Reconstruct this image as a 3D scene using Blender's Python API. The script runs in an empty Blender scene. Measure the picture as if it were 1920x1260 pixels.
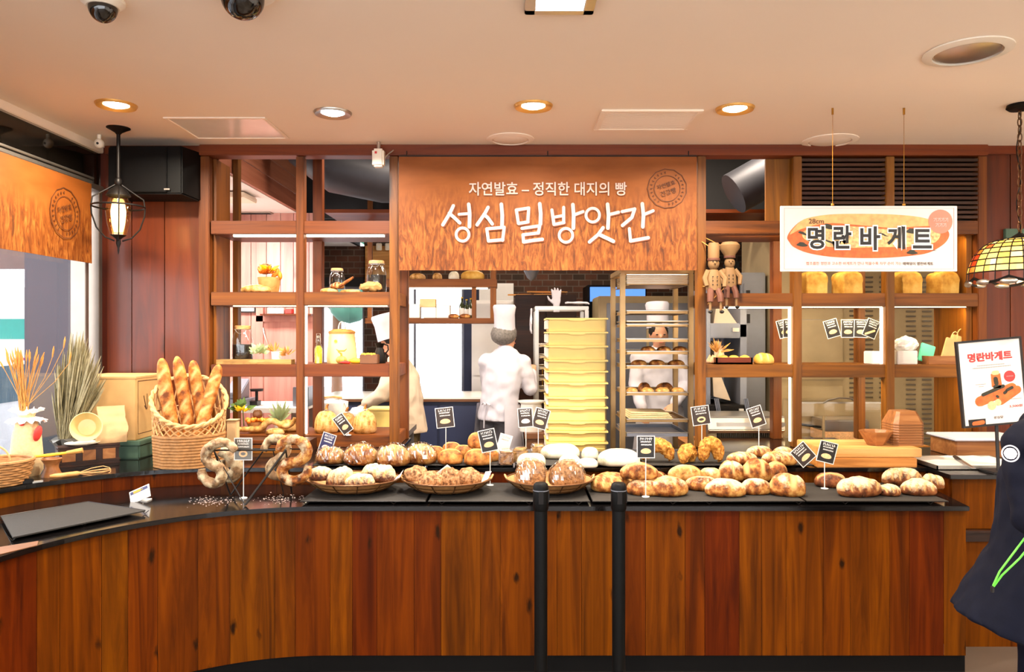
import bpy, bmesh, math, random
from mathutils import Vector, Matrix, noise
from mathutils.geometry import tessellate_polygon
R = math.radians
C = bpy.context.scene.collection
SC = bpy.context.scene
EYE, F, HY = 1.66, 1400.0, 625.0

# ---------------------------------------------------------------- camera, view, sky, daylight
cam_d = bpy.data.cameras.new('camera'); cam = bpy.data.objects.new('camera', cam_d); C.objects.link(cam)
cam.location = (0, 0, EYE); cam.rotation_euler = (R(90), 0, 0)
cam_d.sensor_width = 36; cam_d.lens = F / 1920 * 36; cam_d.shift_y = (HY - 630) / 1920 * -1.0 * -1.0
cam_d.clip_start = .05; cam_d.clip_end = 200
SC.camera = cam
vs = SC.view_settings; vs.view_transform = 'Standard'; vs.look = 'None'; vs.gamma = 1; vs.use_curve_mapping = False
vs.exposure = 0.07
W = bpy.data.worlds.new('sky'); SC.world = W; W.use_nodes = True
bg = W.node_tree.nodes['Background']; bg.inputs[0].default_value = (.93, .96, 1, 1); bg.inputs[1].default_value = 7.0
SC.cycles.max_bounces = 8; SC.cycles.diffuse_bounces = 4; SC.cycles.transparent_max_bounces = 12
SC.cycles.sample_clamp_indirect = 6; SC.cycles.use_denoising = True
SC.cycles.caustics_reflective = False; SC.cycles.caustics_refractive = False

def P(px, py, Y):                       # the point of the room seen at a pixel, at a known depth
    return Vector(((px - 960) * Y / F, Y, EYE + (HY - py) * Y / F))
def PZ(px, py, z):                      # the point of a level surface seen at a pixel
    Y = (EYE - z) * F / (py - HY); return Vector(((px - 960) * Y / F, Y, z))
def rgb(h, a=1.0):
    h = h.lstrip('#'); o = []
    for i in (0, 2, 4):
        c = int(h[i:i + 2], 16) / 255
        o.append(c / 12.92 if c <= .04045 else ((c + .055) / 1.055) ** 2.4)
    return (o[0], o[1], o[2], a)

# ---------------------------------------------------------------- materials
M = {}
class NT:
    def __init__(s, name):
        m = bpy.data.materials.new(name); m.use_nodes = True; s.m = m; s.t = m.node_tree; s.b = s.t.nodes['Principled BSDF']; M[name] = m
        s.tc = s.t.nodes.new('ShaderNodeTexCoord')
    def n(s, typ, **kw):
        x = s.t.nodes.new(typ)
        for k, v in kw.items():
            if k.startswith('i_'):
                k = k[2:]; k = int(k) if k.isdigit() else k.replace('_', ' ')
                x.inputs[k].default_value = v
            else: setattr(x, k, v)
        return x
    def l(s, a, ao, b, bi): s.t.links.new(a.outputs[ao], b.inputs[bi])
    def mapping(s, scale=(1, 1, 1), loc=(0, 0, 0), rot=(0, 0, 0), src='Object'):
        mp = s.n('ShaderNodeMapping'); mp.inputs['Scale'].default_value = scale; mp.inputs['Location'].default_value = loc; mp.inputs['Rotation'].default_value = rot
        s.l(s.tc, src, mp, 0); return mp
    def noise(s, mp, scale, detail=4, rough=.55, dist=0):
        x = s.n('ShaderNodeTexNoise'); x.inputs['Scale'].default_value = scale; x.inputs['Detail'].default_value = detail
        x.inputs['Roughness'].default_value = rough; x.inputs['Distortion'].default_value = dist
        if mp: s.l(mp, 0, x, 0)
        return x
    def ramp(s, src, out, stops, interp='LINEAR'):
        r = s.n('ShaderNodeValToRGB'); e = r.color_ramp.elements; r.color_ramp.interpolation = interp
        while len(e) < len(stops): e.new(.5)
        for el, (p, c) in zip(e, stops): el.position = p; el.color = rgb(c) if isinstance(c, str) else c
        s.l(src, out, r, 0); return r
    def mix(s, a, b, fac, typ='MIX'):     # a, b: (node, out) or colour; fac: (node, out) or float
        x = s.n('ShaderNodeMix', data_type='RGBA', blend_type=typ)
        for v, i in ((fac, 0), (a, 6), (b, 7)):
            if isinstance(v, tuple) and hasattr(v[0], 'outputs'): s.l(v[0], v[1], x, i)
            else: x.inputs[i].default_value = rgb(v) if isinstance(v, str) else v
        return x
    def bump(s, src, out, strength=.2, dist=.01):
        b = s.n('ShaderNodeBump'); b.inputs['Strength'].default_value = strength; b.inputs['Distance'].default_value = dist
        s.l(src, out, b, 'Height'); s.l(b, 0, s.b, 'Normal')
    def set(s, rough=.5, metal=0, spec=.5, coat=0, trans=0, alpha=1, ior=1.45):
        b = s.b.inputs; b['Roughness'].default_value = rough; b['Metallic'].default_value = metal; b['Specular IOR Level'].default_value = spec
        b['Coat Weight'].default_value = coat; b['Transmission Weight'].default_value = trans; b['Alpha'].default_value = alpha; b['IOR'].default_value = ior
        b['Coat Roughness'].default_value = .15
        return s
    def base(s, node, out): s.l(node, out, s.b, 'Base Color')

def plain(name, col, rough=.5, metal=0, var=.08, scale=8, spec=.5, bump=0, coat=0, alpha=1, sss=0):
    t = NT(name).set(rough, metal, spec, coat, alpha=alpha); mp = t.mapping()
    n = t.noise(mp, scale); c = rgb(col)
    d = tuple(max(0, x * (1 - var)) for x in c[:3]) + (1,); h = tuple(min(1, x * (1 + var)) for x in c[:3]) + (1,)
    r = t.ramp(n, 0, [(.3, d), (.7, h)]); t.base(r, 0)
    if bump: t.bump(n, 0, bump, .005)
    return t.m
def emit(name, col, strength, base='000000'):
    t = NT(name).set(.4); b = t.b.inputs; b['Base Color'].default_value = rgb(base)
    mp = t.mapping(); n = t.noise(mp, 4, 2); r = t.ramp(n, 0, [(.2, tuple(x * .95 for x in rgb(col)[:3]) + (1,)), (.8, col)])
    t.l(r, 0, t.b, 'Emission Color'); b['Emission Strength'].default_value = strength; return t.m
def glass(name, col='ffffff', rough=.02, alpha=.12):
    # clear pane: glossy reflection over a see-through body
    t = NT(name); t.t.nodes.remove(t.b); out = t.t.nodes['Material Output']
    tr = t.n('ShaderNodeBsdfTransparent'); tr.inputs[0].default_value = rgb(col)
    gl = t.n('ShaderNodeBsdfGlossy'); gl.inputs['Roughness'].default_value = rough
    fr = t.n('ShaderNodeLayerWeight'); fr.inputs[0].default_value = .5; pw = t.n('ShaderNodeMath', operation='POWER'); t.l(fr, 1, pw, 0); pw.inputs[1].default_value = 4
    mx = t.n('ShaderNodeMath', operation='MULTIPLY_ADD', use_clamp=True); t.l(pw, 0, mx, 0); mx.inputs[1].default_value = .6; mx.inputs[2].default_value = .03 + alpha * .3
    ms = t.n('ShaderNodeMixShader'); t.l(mx, 0, ms, 0); t.l(tr, 0, ms, 1); t.l(gl, 0, ms, 2); t.l(ms, 0, out, 0); return t.m
def wood(name, dark, mid, light, axis='x', rough=.45, gs=1.0, knots=0, plank=None, coat=0, spec=.4, extra=None):
    # grain stretched along one axis; planks vary by the per-board colour attribute
    t = NT(name).set(rough, 0, spec, coat); sc = {'x': (1.2, 22, 22), 'z': (22, 22, 1.2), 'y': (22, 1.2, 22)}[axis]
    at = t.n('ShaderNodeAttribute', attribute_name='c'); sep = t.n('ShaderNodeSeparateColor'); t.l(at, 'Color', sep, 0)
    mp = t.mapping(tuple(v * gs for v in sc)); add = t.n('ShaderNodeVectorMath', operation='ADD'); t.l(mp, 0, add, 0)
    ml = t.n('ShaderNodeVectorMath', operation='SCALE'); ml.inputs['Scale'].default_value = 37.0; t.l(at, 'Color', ml, 0); t.l(ml, 0, add, 1)
    n = t.noise(add, 1.0, 6, .6, 1.2); r = t.ramp(n, 0, [(.28, dark), (.5, mid), (.75, light)])
    res = (r, 0)
    if plank:
        pr = t.ramp(sep, 0, [(i / (len(plank) - 1 or 1), c) for i, c in enumerate(plank)])
        res = (t.mix(res, (pr, 0), 1.0, 'MULTIPLY'), 2)
    if knots:
        ks = {'x': (2.2, 6, 6), 'z': (6, 6, 2.2), 'y': (6, 2.2, 6)}[axis]
        km = t.mapping(tuple(v * knots for v in ks)); ka = t.n('ShaderNodeVectorMath', operation='ADD'); t.l(km, 0, ka, 0); t.l(ml, 0, ka, 1)
        vo = t.n('ShaderNodeTexVoronoi'); vo.inputs['Scale'].default_value = 1.0; t.l(ka, 0, vo, 0)
        kn = t.noise(km, 6, 2); ad = t.n('ShaderNodeMath', operation='MULTIPLY_ADD'); ad.inputs[1].default_value = .22; t.l(kn, 0, ad, 0); t.l(vo, 0, ad, 2)
        kr = t.ramp(ad, 0, [(.16, (.0, .0, .0, 1)), (.24, (1, 1, 1, 1))])
        res = (t.mix(tuple(v * .35 for v in rgb(dark)[:3]) + (1,), res, (kr, 0)), 2)
    t.base(*res); t.bump(n, 0, .08, .002); return t.m

# ---------------------------------------------------------------- mesh builder
OFF = {}
class MB:
    def __init__(s): s.v = []; s.f = []; s.c = []; s.col = (0, 0, 0); s.vc = {}
    def add(s, vs, fs, col=None):
        o = len(s.v); s.v += [Vector(p) for p in vs]
        for f in fs: s.f.append([i + o for i in f]); s.c.append(col or s.col)
        return o
    def box(s, x0, x1, y0, y1, z0, z1, m=None):
        vs = [Vector((x, y, z)) for z in (z0, z1) for y in (y0, y1) for x in (x0, x1)]
        if m: vs = [m @ p for p in vs]
        s.add(vs, [(0, 2, 3, 1), (4, 5, 7, 6), (0, 1, 5, 4), (2, 6, 7, 3), (0, 4, 6, 2), (1, 3, 7, 5)]); return s
    def cbox(s, c, d, rot=None):
        m = Matrix.Translation(c)
        if rot: m = m @ Matrix.Rotation(rot[2], 4, 'Z') @ Matrix.Rotation(rot[1], 4, 'Y') @ Matrix.Rotation(rot[0], 4, 'X')
        a, b, e = d[0] / 2, d[1] / 2, d[2] / 2; return s.box(-a, a, -b, b, -e, e, m)
    def tube(s, pts, r, n=8, closed=False, caps=True, sq=None):
        pts = [Vector(p) for p in pts]; k = len(pts); rs = r if isinstance(r, (list, tuple)) else [r] * k
        o = len(s.v); up = None; rings = []
        for i, p in enumerate(pts):
            a = pts[(i - 1) % k] if (closed or i > 0) else p; b = pts[(i + 1) % k] if (closed or i < k - 1) else p
            d = (b - a); d = d.normalized() if d.length > 1e-9 else Vector((0, 0, 1))
            if up is None:
                up = d.orthogonal().normalized() if abs(d.z) > .9 else Vector((0, 0, 1))
            u = (up - d * up.dot(d)); u = u.normalized() if u.length > 1e-6 else d.orthogonal().normalized(); w = d.cross(u); up = u
            rings.append([p + (u * math.cos(2 * math.pi * j / n) * (sq or 1) + w * math.sin(2 * math.pi * j / n)) * rs[i] for j in range(n)])
        fs = []
        for i in range(k if closed else k - 1):
            a, b = i * n, ((i + 1) % k) * n
            for j in range(n): fs.append((a + j, a + (j + 1) % n, b + (j + 1) % n, b + j))
        if caps and not closed: fs += [tuple(range(n - 1, -1, -1)), tuple(range((k - 1) * n, k * n))]
        s.add([q for g in rings for q in g], fs); return s
    def cyl(s, a, b, r0, r1=None, n=16): return s.tube([a, b], [r0, r0 if r1 is None else r1], n)
    def loft(s, rings, caps=True):          # rings: equal-length lists of points
        n = len(rings[0]); fs = []
        for i in range(len(rings) - 1):
            a, b = i * n, (i + 1) * n
            for j in range(n): fs.append((a + j, a + (j + 1) % n, b + (j + 1) % n, b + j))
        if caps: fs += [tuple(range(n - 1, -1, -1)), tuple(range((len(rings) - 1) * n, len(rings) * n))]
        s.add([q for g in rings for q in g], fs); return s
    def lathe(s, prof, o=(0, 0, 0), n=24, m=None, sx=1, sy=1, caps=True):
        o = Vector(o); rings = []
        for r, z in prof:
            ring = [Vector((r * sx * math.cos(2 * math.pi * j / n), r * sy * math.sin(2 * math.pi * j / n), z)) for j in range(n)]
            rings.append([o + (m @ q if m else q) for q in ring])
        return s.loft(rings, caps)
    def ball(s, c, r, nu=16, nv=10, m=None, sup=1.0):
        r = (r, r, r) if not isinstance(r, (tuple, list)) else r; c = Vector(c); rings = []
        for i in range(nv + 1):
            ph = math.pi * i / nv; z = -math.cos(ph); q = max(1e-3, math.sin(ph))
            g = []
            for j in range(nu):
                a = 2 * math.pi * j / nu; p = Vector((q * math.cos(a) * r[0], q * math.sin(a) * r[1], z * r[2])); g.append(c + (m @ p if m else p))
            rings.append(g)
        return s.loft(rings)
    def prism(s, poly, o, ux, uy, d0, d1):  # polygon in the plane (ux, uy), thickness along the normal
        o, ux, uy = Vector(o), Vector(ux), Vector(uy); nrm = ux.cross(uy).normalized(); k = len(poly)
        a = [o + ux * p[0] + uy * p[1] + nrm * d0 for p in poly]; b = [o + ux * p[0] + uy * p[1] + nrm * d1 for p in poly]
        tri = tessellate_polygon([[Vector((p[0], p[1], 0)) for p in poly]])
        ar = sum(poly[i][0] * poly[(i + 1) % k][1] - poly[(i + 1) % k][0] * poly[i][1] for i in range(k)) > 0
        fs = []
        for t in tri:
            x = Vector((*poly[t[0]], 0)); y = Vector((*poly[t[1]], 0)); z = Vector((*poly[t[2]], 0))
            t = tuple(t) if (y - x).cross(z - x).z > 0 else (t[0], t[2], t[1])
            fs += [tuple(i + k for i in t), (t[0], t[2], t[1])]
        for i in range(k):
            j = (i + 1) % k; q = (i, j, j + k, i + k); fs.append(q if ar else q[::-1])
        s.add(a + b, fs); return s
    def disc(s, o, ux, uy, r, d0, d1, n=28, ry=None): 
        return s.prism([(r * math.cos(2 * math.pi * i / n), (ry or r) * math.sin(2 * math.pi * i / n)) for i in range(n)], o, ux, uy, d0, d1)
    def stroke(s, pts, w, o, ux, uy, d0, d1, k=1.0, closed=False):  # flat brush stroke with round ends
        pts = [Vector((p[0] * k, p[1] * k)) for p in pts]; n = len(pts); ws = w if isinstance(w, (list, tuple)) else [w] * n
        for i in range(n if closed else n - 1):
            a, b = pts[i], pts[(i + 1) % n]; wa, wb = ws[i] / 2, ws[(i + 1) % n] / 2; d = b - a; an = math.atan2(d.y, d.x); poly = []
            for j in range(7): q = an + math.pi / 2 + math.pi * j / 6; poly.append((a.x + wa * math.cos(q), a.y + wa * math.sin(q)))
            for j in range(7): q = an - math.pi / 2 + math.pi * j / 6; poly.append((b.x + wb * math.cos(q), b.y + wb * math.sin(q)))
            NS[0] = (NS[0] + 1) % 40; e = 6e-6 * NS[0]; s.prism(poly, o, ux, uy, d0, d1 + e)
        return s
    def text(s, body, o, ux, uy, w=None, h=None, off=0.0, d=0.0006):   # centred on o, fitted to width w / height h
        key = (body, off)
        if key not in TXT:
            c = bpy.data.curves.new('lettering', 'FONT'); c.body = body; c.offset = off; c.resolution_u = 3
            ob = bpy.data.objects.new('lettering', c); C.objects.link(ob); bpy.context.view_layer.update()
            me = bpy.data.meshes.new_from_object(ob.evaluated_get(bpy.context.evaluated_depsgraph_get()))
            TXT[key] = ([Vector(v.co) for v in me.vertices], [tuple(p.vertices) for p in me.polygons])
            bpy.data.objects.remove(ob); bpy.data.curves.remove(c); bpy.data.meshes.remove(me)
        vs, fs = TXT[key]; x0, x1 = min(v.x for v in vs), max(v.x for v in vs); y0, y1 = min(v.y for v in vs), max(v.y for v in vs)
        sx = (w / (x1 - x0)) if w else None; sy = (h / (y1 - y0)) if h else sx; sx = sx or sy
        o, ux, uy = Vector(o), Vector(ux).normalized(), Vector(uy).normalized(); nrm = ux.cross(uy)
        s.add([o + ux * ((v.x - (x0 + x1) / 2) * sx) + uy * ((v.y - (y0 + y1) / 2) * sy) + nrm * d for v in vs], fs); return s
    def mesh(s, name, off, mat, smooth, bevel):
        me = bpy.data.meshes.new(name); me.from_pydata([p - off for p in s.v], [], s.f)
        at = me.color_attributes.new('c', 'FLOAT_COLOR', 'CORNER'); i = 0
        for k, f in enumerate(s.f):
            for vi in f:
                q = s.vc.get(vi); at.data[i].color = (*(q or s.c[k]), 1); i += 1
        if bevel:
            bm = bmesh.new(); bm.from_mesh(me)
            es = [e for e in bm.edges if len(e.link_faces) == 2 and e.calc_face_angle(0) > R(40)]
            bmesh.ops.bevel(bm, geom=es, offset=bevel, segments=2, affect='EDGES', clamp_overlap=True); bm.to_mesh(me); bm.free()
        if smooth: me.shade_smooth(); me.set_sharp_from_angle(angle=R(38))
        for m in (mat if isinstance(mat, (list, tuple)) else [mat]): me.materials.append(M[m] if isinstance(m, str) else m)
        return me
    def build(s, name, mat, parent=None, smooth=True, bevel=0, loc=None):
        off = OFF[parent] if parent is not None else Vector(loc or (0, 0, 0))
        o = bpy.data.objects.new(name, s.mesh(name, off, mat, smooth, bevel)); C.objects.link(o); OFF[o] = off
        if parent is not None: o.parent = parent
        else: o.location = off
        return o
    def fuse(s, voxel, smooth=6, fac=.5):   # overlapping volumes become one continuous skin
        me = bpy.data.meshes.new('skin'); me.from_pydata(s.v, [], s.f); ob = bpy.data.objects.new('skin', me); C.objects.link(ob)
        r = ob.modifiers.new('r', 'REMESH'); r.mode = 'VOXEL'; r.voxel_size = voxel; r.adaptivity = 0
        sm = ob.modifiers.new('s', 'SMOOTH'); sm.iterations = smooth; sm.factor = fac
        bpy.context.view_layer.update(); e = bpy.data.meshes.new_from_object(ob.evaluated_get(bpy.context.evaluated_depsgraph_get()))
        n = MB(); n.col = s.col; n.add([v.co.copy() for v in e.vertices], [tuple(p.vertices) for p in e.polygons])
        bpy.data.objects.remove(ob); bpy.data.meshes.remove(me); bpy.data.meshes.remove(e); return n
TXT = {}; NS = [0]
def tag(o, label, cat, group=None, kind=None):
    o['label'] = label; o['category'] = cat
    if group: o['group'] = group
    if kind: o['kind'] = kind
    return o
def thing(name, label, cat, loc=(0, 0, 0), group=None):
    o = bpy.data.objects.new(name, None); C.objects.link(o); o.location = loc; o.empty_display_size = .05; OFF[o] = Vector(loc)
    return tag(o, label, cat, group)
def struct(o, label=None):
    o['kind'] = 'structure'
    if label: o['label'] = label
    return o
def copy_thing(src, loc, rz=0.0, label=None, group=None, scale=None):
    o = src.copy(); C.objects.link(o); o.location = loc; o.rotation_euler = (0, 0, rz)
    if scale: o.scale = scale
    if label: o['label'] = label
    if group: o['group'] = group
    for ch in list(src.children):
        c = ch.copy(); C.objects.link(c); c.parent = o
        for g in list(ch.children): d = g.copy(); C.objects.link(d); d.parent = c
    return o
def light(name, typ, loc, power, col, size=.1, rot=(0, 0, 0), parent=None, sy=None, spread=None, spot=None, blend=.5):
    l = bpy.data.lights.new(name, typ); l.energy = power; l.color = col
    if typ == 'AREA':
        l.size = size; l.shape = 'RECTANGLE' if sy else 'DISK'
        if sy: l.size_y = sy
        if spread: l.spread = spread
    else: l.shadow_soft_size = size
    if typ == 'SPOT': l.spot_size = spot; l.spot_blend = blend
    o = bpy.data.objects.new(name, l); C.objects.link(o); o.rotation_euler = rot
    if parent is not None: o.parent = parent; o.location = Vector(loc) - OFF[parent]
    else: o.location = loc
    return o
X, Yv, Z = Vector((1, 0, 0)), Vector((0, 1, 0)), Vector((0, 0, 1))
def rot(ax, deg): return Matrix.Rotation(R(deg), 3, ax)
def arc(cx, cy, r, a0, a1, n): return [(cx + r * math.cos(R(a0 + (a1 - a0) * i / n)), cy + r * math.sin(R(a0 + (a1 - a0) * i / n))) for i in range(n + 1)]
WARM = (1, .86, .68); NEUTRAL = (1, .92, .84)
# ---------------------------------------------------------------- materials of the place
wood('counter_planks', '3a1c00', '5c3000', '784400', 'z', .55, .8, 1.3, ['d08858', 'fff098', 'f0c880', 'd89868', 'fff4a0', 'e8b878', 'ffe890'], coat=0, spec=.08)
wood('wall_planks', '482004', '602c08', '703810', 'z', .4, .5, .45, ['e0b0a0', 'fff0e8', 'f0d0c0'], coat=.15)
wood('shelf_wood_flat', '482800', '704002', '885410', 'x', .5, .7, 0, ['d8a890', 'ffffff'])
wood('shelf_wood_post', '4a2a00', '744404', '8c5a12', 'z', .5, .7, .5, ['d8a890', 'ffffff'])
wood('beam_wood', '582406', '74340a', '864412', 'x', .45, .5, 0, ['e0c0b0', 'ffffff'])
wood('pale_board', 'a06830', 'c08a4c', 'd4a468', 'x', .5, .6)
wood('louver_wood', '241206', '3c200c', '4c2a12', 'x', .45, .5, 0, ['e0c0b0', 'ffffff'])
wood('butcher_block', '8a5420', 'a86c30', 'c08444', 'x', .45, 1.6)
wood('bowl_wood', '6e4020', '8e5a30', 'a67244', 'x', .45, .9)
wood('dark_wood', '1d0f08', '32190c', '442414', 'x', .4, .8)
wood('pink_boards', 'b88078', 'cf9c92', 'deb4aa', 'z', .5, .4, .3, ['e8d0c8', 'ffffff'])
wood('ceiling_boards', '7c4a34', '96604a', 'a8745c', 'y', .5, .5, 0, ['e8d0c8', 'ffffff'])
wood('driftwood', '6b4a26', 'a07a44', 'c8a468', 'x', .8, 1.5)
plain('ceiling_paint', 'f8e6d0', .75, var=.015, scale=1.2)
plain('white_paint', 'eeeae6', .7, var=.02)
plain('black_stone', '0d0b0b', .12, var=.3, scale=60, spec=.6)
plain('kick_black', '050404', .6, var=.2, spec=.15)
plain('floor_tile', '5c5046', .35, var=.1, scale=3)
plain('black_plastic', '030303', .5, var=.15, spec=.18)
plain('black_iron', '15110f', .45, .6, .2)
plain('wire_black', '1b1613', .4, .5, .2)
plain('wire_bronze', '5b3a1e', .4, .6, .2)
plain('stone_mat', '1e1a16', .75, var=.35, scale=180, bump=.3)
plain('steel', 'b9b2a8', .3, .9, .06, 6)
plain('steel_brown', 'b8a27c', .4, .25, .08, 5)
plain('steel_blue', '7c7e88', .35, .5, .08, 5)
plain('aluminium', '9a7c54', .38, .75, .08, 9)
plain('duct_grey', '34343a', .5, .4, .08)
plain('dark_void', '0b0a0c', .7)
plain('cream_crate', 'e8cc78', .42, var=.03, spec=.4)
plain('crate_white', 'e6dccb', .5, var=.04)
plain('navy_panel', '2d3450', .5, var=.08)
plain('white_cloth', 'c6c2ca', .85, var=.04, scale=14, bump=.25)
plain('beige_cloth', 'cdb8a0', .85, var=.05, scale=14, bump=.25)
plain('grey_cloth', '56545a', .85, var=.1, scale=20)
plain('olive_cloth', '5b4a2a', .85, var=.1)
plain('navy_cloth', '080a18', .85, var=.12, scale=30, bump=.2, spec=.15)
plain('lime_cord', '5fd03c', .6, var=.08)
plain('skin', 'd49a78', .55, var=.05)
plain('black_hair', '19130f', .6, var=.2, scale=40)
plain('hair_net', '6b6560', .7, var=.35, scale=60)
plain('cardboard', 'bc945c', .75, var=.05, scale=18)
plain('paper_white', 'd8d2cc', .7, var=.03, scale=14)
plain('paper_kraft', 'd0a56c', .8, var=.1, scale=12, bump=.4)
plain('paper_cream', 'cca878', .8, var=.08, scale=14, bump=.4)
plain('green_plastic', '48604e', .5, var=.08)
plain('teal_card', '5cc8a0', .6, var=.05)
plain('burlap', 'd6b888', .9, var=.12, scale=80, bump=.3)
plain('red_cloth', 'd03a34', .7, var=.1)
plain('lace_white', 'f5eee8', .8, var=.06, scale=60, bump=.4)
plain('straw', 'c08a44', .7, var=.18, scale=30)
plain('wheat_ear', 'c8843a', .7, var=.2, scale=40)
plain('pampas', '6e6444', .85, var=.25, scale=40)
plain('pampas_pale', '9a9070', .85, var=.2, scale=40)
plain('wicker', 'a07040', .6, var=.25, scale=50)
plain('wicker_pale', 'c0905a', .6, var=.2, scale=50)
plain('yellow_leaf', 'f2c417', .6, var=.15)
plain('orange_leaf', 'e07a1c', .6, var=.2)
plain('green_leaf', '5e7a3a', .6, var=.25)
plain('sage_leaf', '9aa878', .6, var=.2)
plain('stem_green', '6a7a34', .6, var=.2)
plain('red_glaze', 'c42a20', .3, var=.15)
plain('pumpkin_skin', 'b58a3c', .5, var=.3, scale=20)
plain('clay_brown', '6b4326', .5, var=.2)
plain('bean_black', '15100f', .3, var=.4, scale=120, bump=.6)
plain('cork', 'c29a62', .8, var=.15)
plain('olive_oil', 'd8a818', .15, var=.1)
plain('cream_ceramic', 'd6c084', .25, var=.03)
plain('white_ceramic', 'f0ebe2', .2, var=.03)
plain('bottle_green', '2b3018', .1, var=.2)
plain('brass', 'a8772e', .35, .9, .1)
plain('bronze_rim', 'd49c4c', .35, .4, .1)
plain('print_dark', '2d211c', .6, var=.1)
plain('print_black', '181414', .5, var=.1)
plain('print_navy', '2a2c56', .5, var=.1)
plain('print_silver', '6b6862', .35, .5, .12)
plain('print_pink', 'e8cfc4', .6, var=.05)
plain('ink_white', 'f6f0ea', .6, var=.02)
plain('ink_cream', 'c0a49a', .6, var=.03)
plain('ink_red', 'd03434', .5, var=.06)
plain('ink_coral', 'ee7a64', .5, var=.05)
plain('ink_brown', '4a2c18', .6, var=.08)
plain('ink_shadow', '6b3212', .7, var=.06)
plain('ink_stamp', '4a2408', .7, var=.1)
plain('ink_yellow', 'e8b428', .6, var=.06)
plain('ink_grey', '8a8480', .6, var=.05)
plain('ink_bun', 'e8b684', .6, var=.2, scale=90)
plain('ink_crust', 'c9602a', .5, var=.3, scale=30)
plain('ink_crust_light', 'e6a868', .5, var=.2, scale=26)
plain('ink_filling', 'dcae72', .5, var=.5, scale=60)
plain('ink_seaweed', '2c2a1c', .5, var=.3, scale=60)
plain('acrylic', 'd8d4ce', .1, var=.02)
plain('puppet_cream', '7c5c38', .7, var=.06)
plain('puppet_brown', '5c3424', .7, var=.08)
plain('white_plastic', 'ece0cc', .4, var=.02)
plain('jacket_badge', 'c9c9d4', .6, var=.05)
plain('awning', '50403c', .8, var=.2, scale=3)
plain('pillar_dark', '241c28', .35, var=.15, scale=2)
plain('teal_sign', '1c9c90', .6, var=.04)
plain('pink_sign', 'b03c60', .6, var=.04)
plain('car_paint', 'c8ccd6', .2, .3, .05)
plain('car_glass', '244c64', .08, .2, .1)
plain('tree_leaf', '386c58', .7, var=.3, scale=3)
plain('asphalt', '8a8c92', .8, var=.1)
plain('mirror_dark', '14100c', .06, .0, .2, spec=.9)
plain('window_metal', '8c8076', .3, .8, .06)
glass('clear_glass'); glass('jar_glass', 'f2f6f4', .03, .2); glass('bag_film', 'fbf6f0', .08, .55); glass('amber_glass', 'fff0d4', .05, .3)
emit('lamp_glow', 'fff2d8', 14); emit('lamp_glow_cool', 'f2f4ff', 12); emit('strip_glow', 'fff0cc', 7); emit('bulb_glow', 'ffe4b0', 16); emit('window_blue', '5a8fe0', 1.6)

def brick():
    t = NT('brick').set(.85); mp = t.mapping((1, 1, 1), rot=(R(90), 0, 0)); b = t.n('ShaderNodeTexBrick'); t.l(mp, 0, b, 0)
    for i, c in ((1, '54301f'), (2, '32241a'), (3, '5c5046')): b.inputs[i].default_value = rgb(c)
    b.inputs['Scale'].default_value = 3.2; b.inputs['Mortar Size'].default_value = .018; n = t.noise(t.mapping(), 5); x = t.mix((b, 0), (n, 0), .5, 'OVERLAY'); t.base(x, 2); t.bump(b, 1, -.3)
brick()
def wheat():      # the printed field of grain on the banners: bare sky above, leaning ears towards the lower edge
    t = NT('wheat_print').set(.6, 0, .3); mp = t.mapping((34, 34, 8), rot=(0, R(28), 0)); n = t.noise(mp, 1.0, 6, .62, 1.2)
    r = t.ramp(n, 0, [(.30, '3c1a04'), (.47, '6c360a'), (.70, '945c24')]); n2 = t.noise(t.mapping((3, 3, 10)), 1.2, 3)
    sky = t.ramp(n2, 0, [(.25, '783e0e'), (.75, '8c4e1c')]); at = t.n('ShaderNodeAttribute', attribute_name='c'); sp = t.n('ShaderNodeSeparateColor'); t.l(at, 'Color', sp, 0)
    n3 = t.noise(t.mapping((4, 4, 4)), 1, 3); ad = t.n('ShaderNodeMath', operation='MULTIPLY_ADD'); ad.inputs[1].default_value = .5; t.l(n3, 0, ad, 0); t.l(sp, 0, ad, 2)
    k = t.ramp(ad, 0, [(.62, (0, 0, 0, 1)), (1.0, (1, 1, 1, 1))]); x = t.mix((r, 0), (sky, 0), (k, 0)); t.base(x, 2)
wheat()
def bread(name, dark, mid, light, flour='c8b490', crumb='d0a468', rough=.6, nscale=22, fl=.5, bumpy=.35):
    # crust; attribute c: red = scored crumb, green = flour dusting
    t = NT(name).set(rough, 0, .3); mp = t.mapping(); at = t.n('ShaderNodeAttribute', attribute_name='c'); sp = t.n('ShaderNodeSeparateColor'); t.l(at, 'Color', sp, 0)
    n = t.noise(mp, nscale, 5, .6); r = t.ramp(n, 0, [(.36, dark), (.5, mid), (.64, light)])
    n2 = t.noise(mp, nscale * 3.2, 4, .65); ad = t.n('ShaderNodeMath', operation='MULTIPLY_ADD'); ad.inputs[1].default_value = .8; t.l(n2, 0, ad, 0)
    sb = t.n('ShaderNodeMath', operation='SUBTRACT'); t.l(sp, 1, sb, 0); sb.inputs[1].default_value = .4; t.l(sb, 0, ad, 2)
    fm = t.ramp(ad, 0, [(.5 - .2 * fl, (0, 0, 0, 1)), (.9 - .3 * fl, (.9, .9, .9, 1))])
    a = t.mix((r, 0), crumb, (sp, 0)); b = t.mix((a, 2), flour, (fm, 0)); t.base(b, 2); t.bump(n2, 0, bumpy, .004)
bread('crust_brown', '3c1c08', '844818', 'b88848')
bread('crust_golden', '704818', 'b48040', 'c8a06a', fl=.3)
bread('crust_roll', '583010', 'a06028', 'c08848', fl=.3)
bread('crust_dark', '301808', '603014', '885028', fl=.7)
bread('crust_choc', '281410', '482818', '683c28', fl=.9, nscale=34, bumpy=.7)
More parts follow.
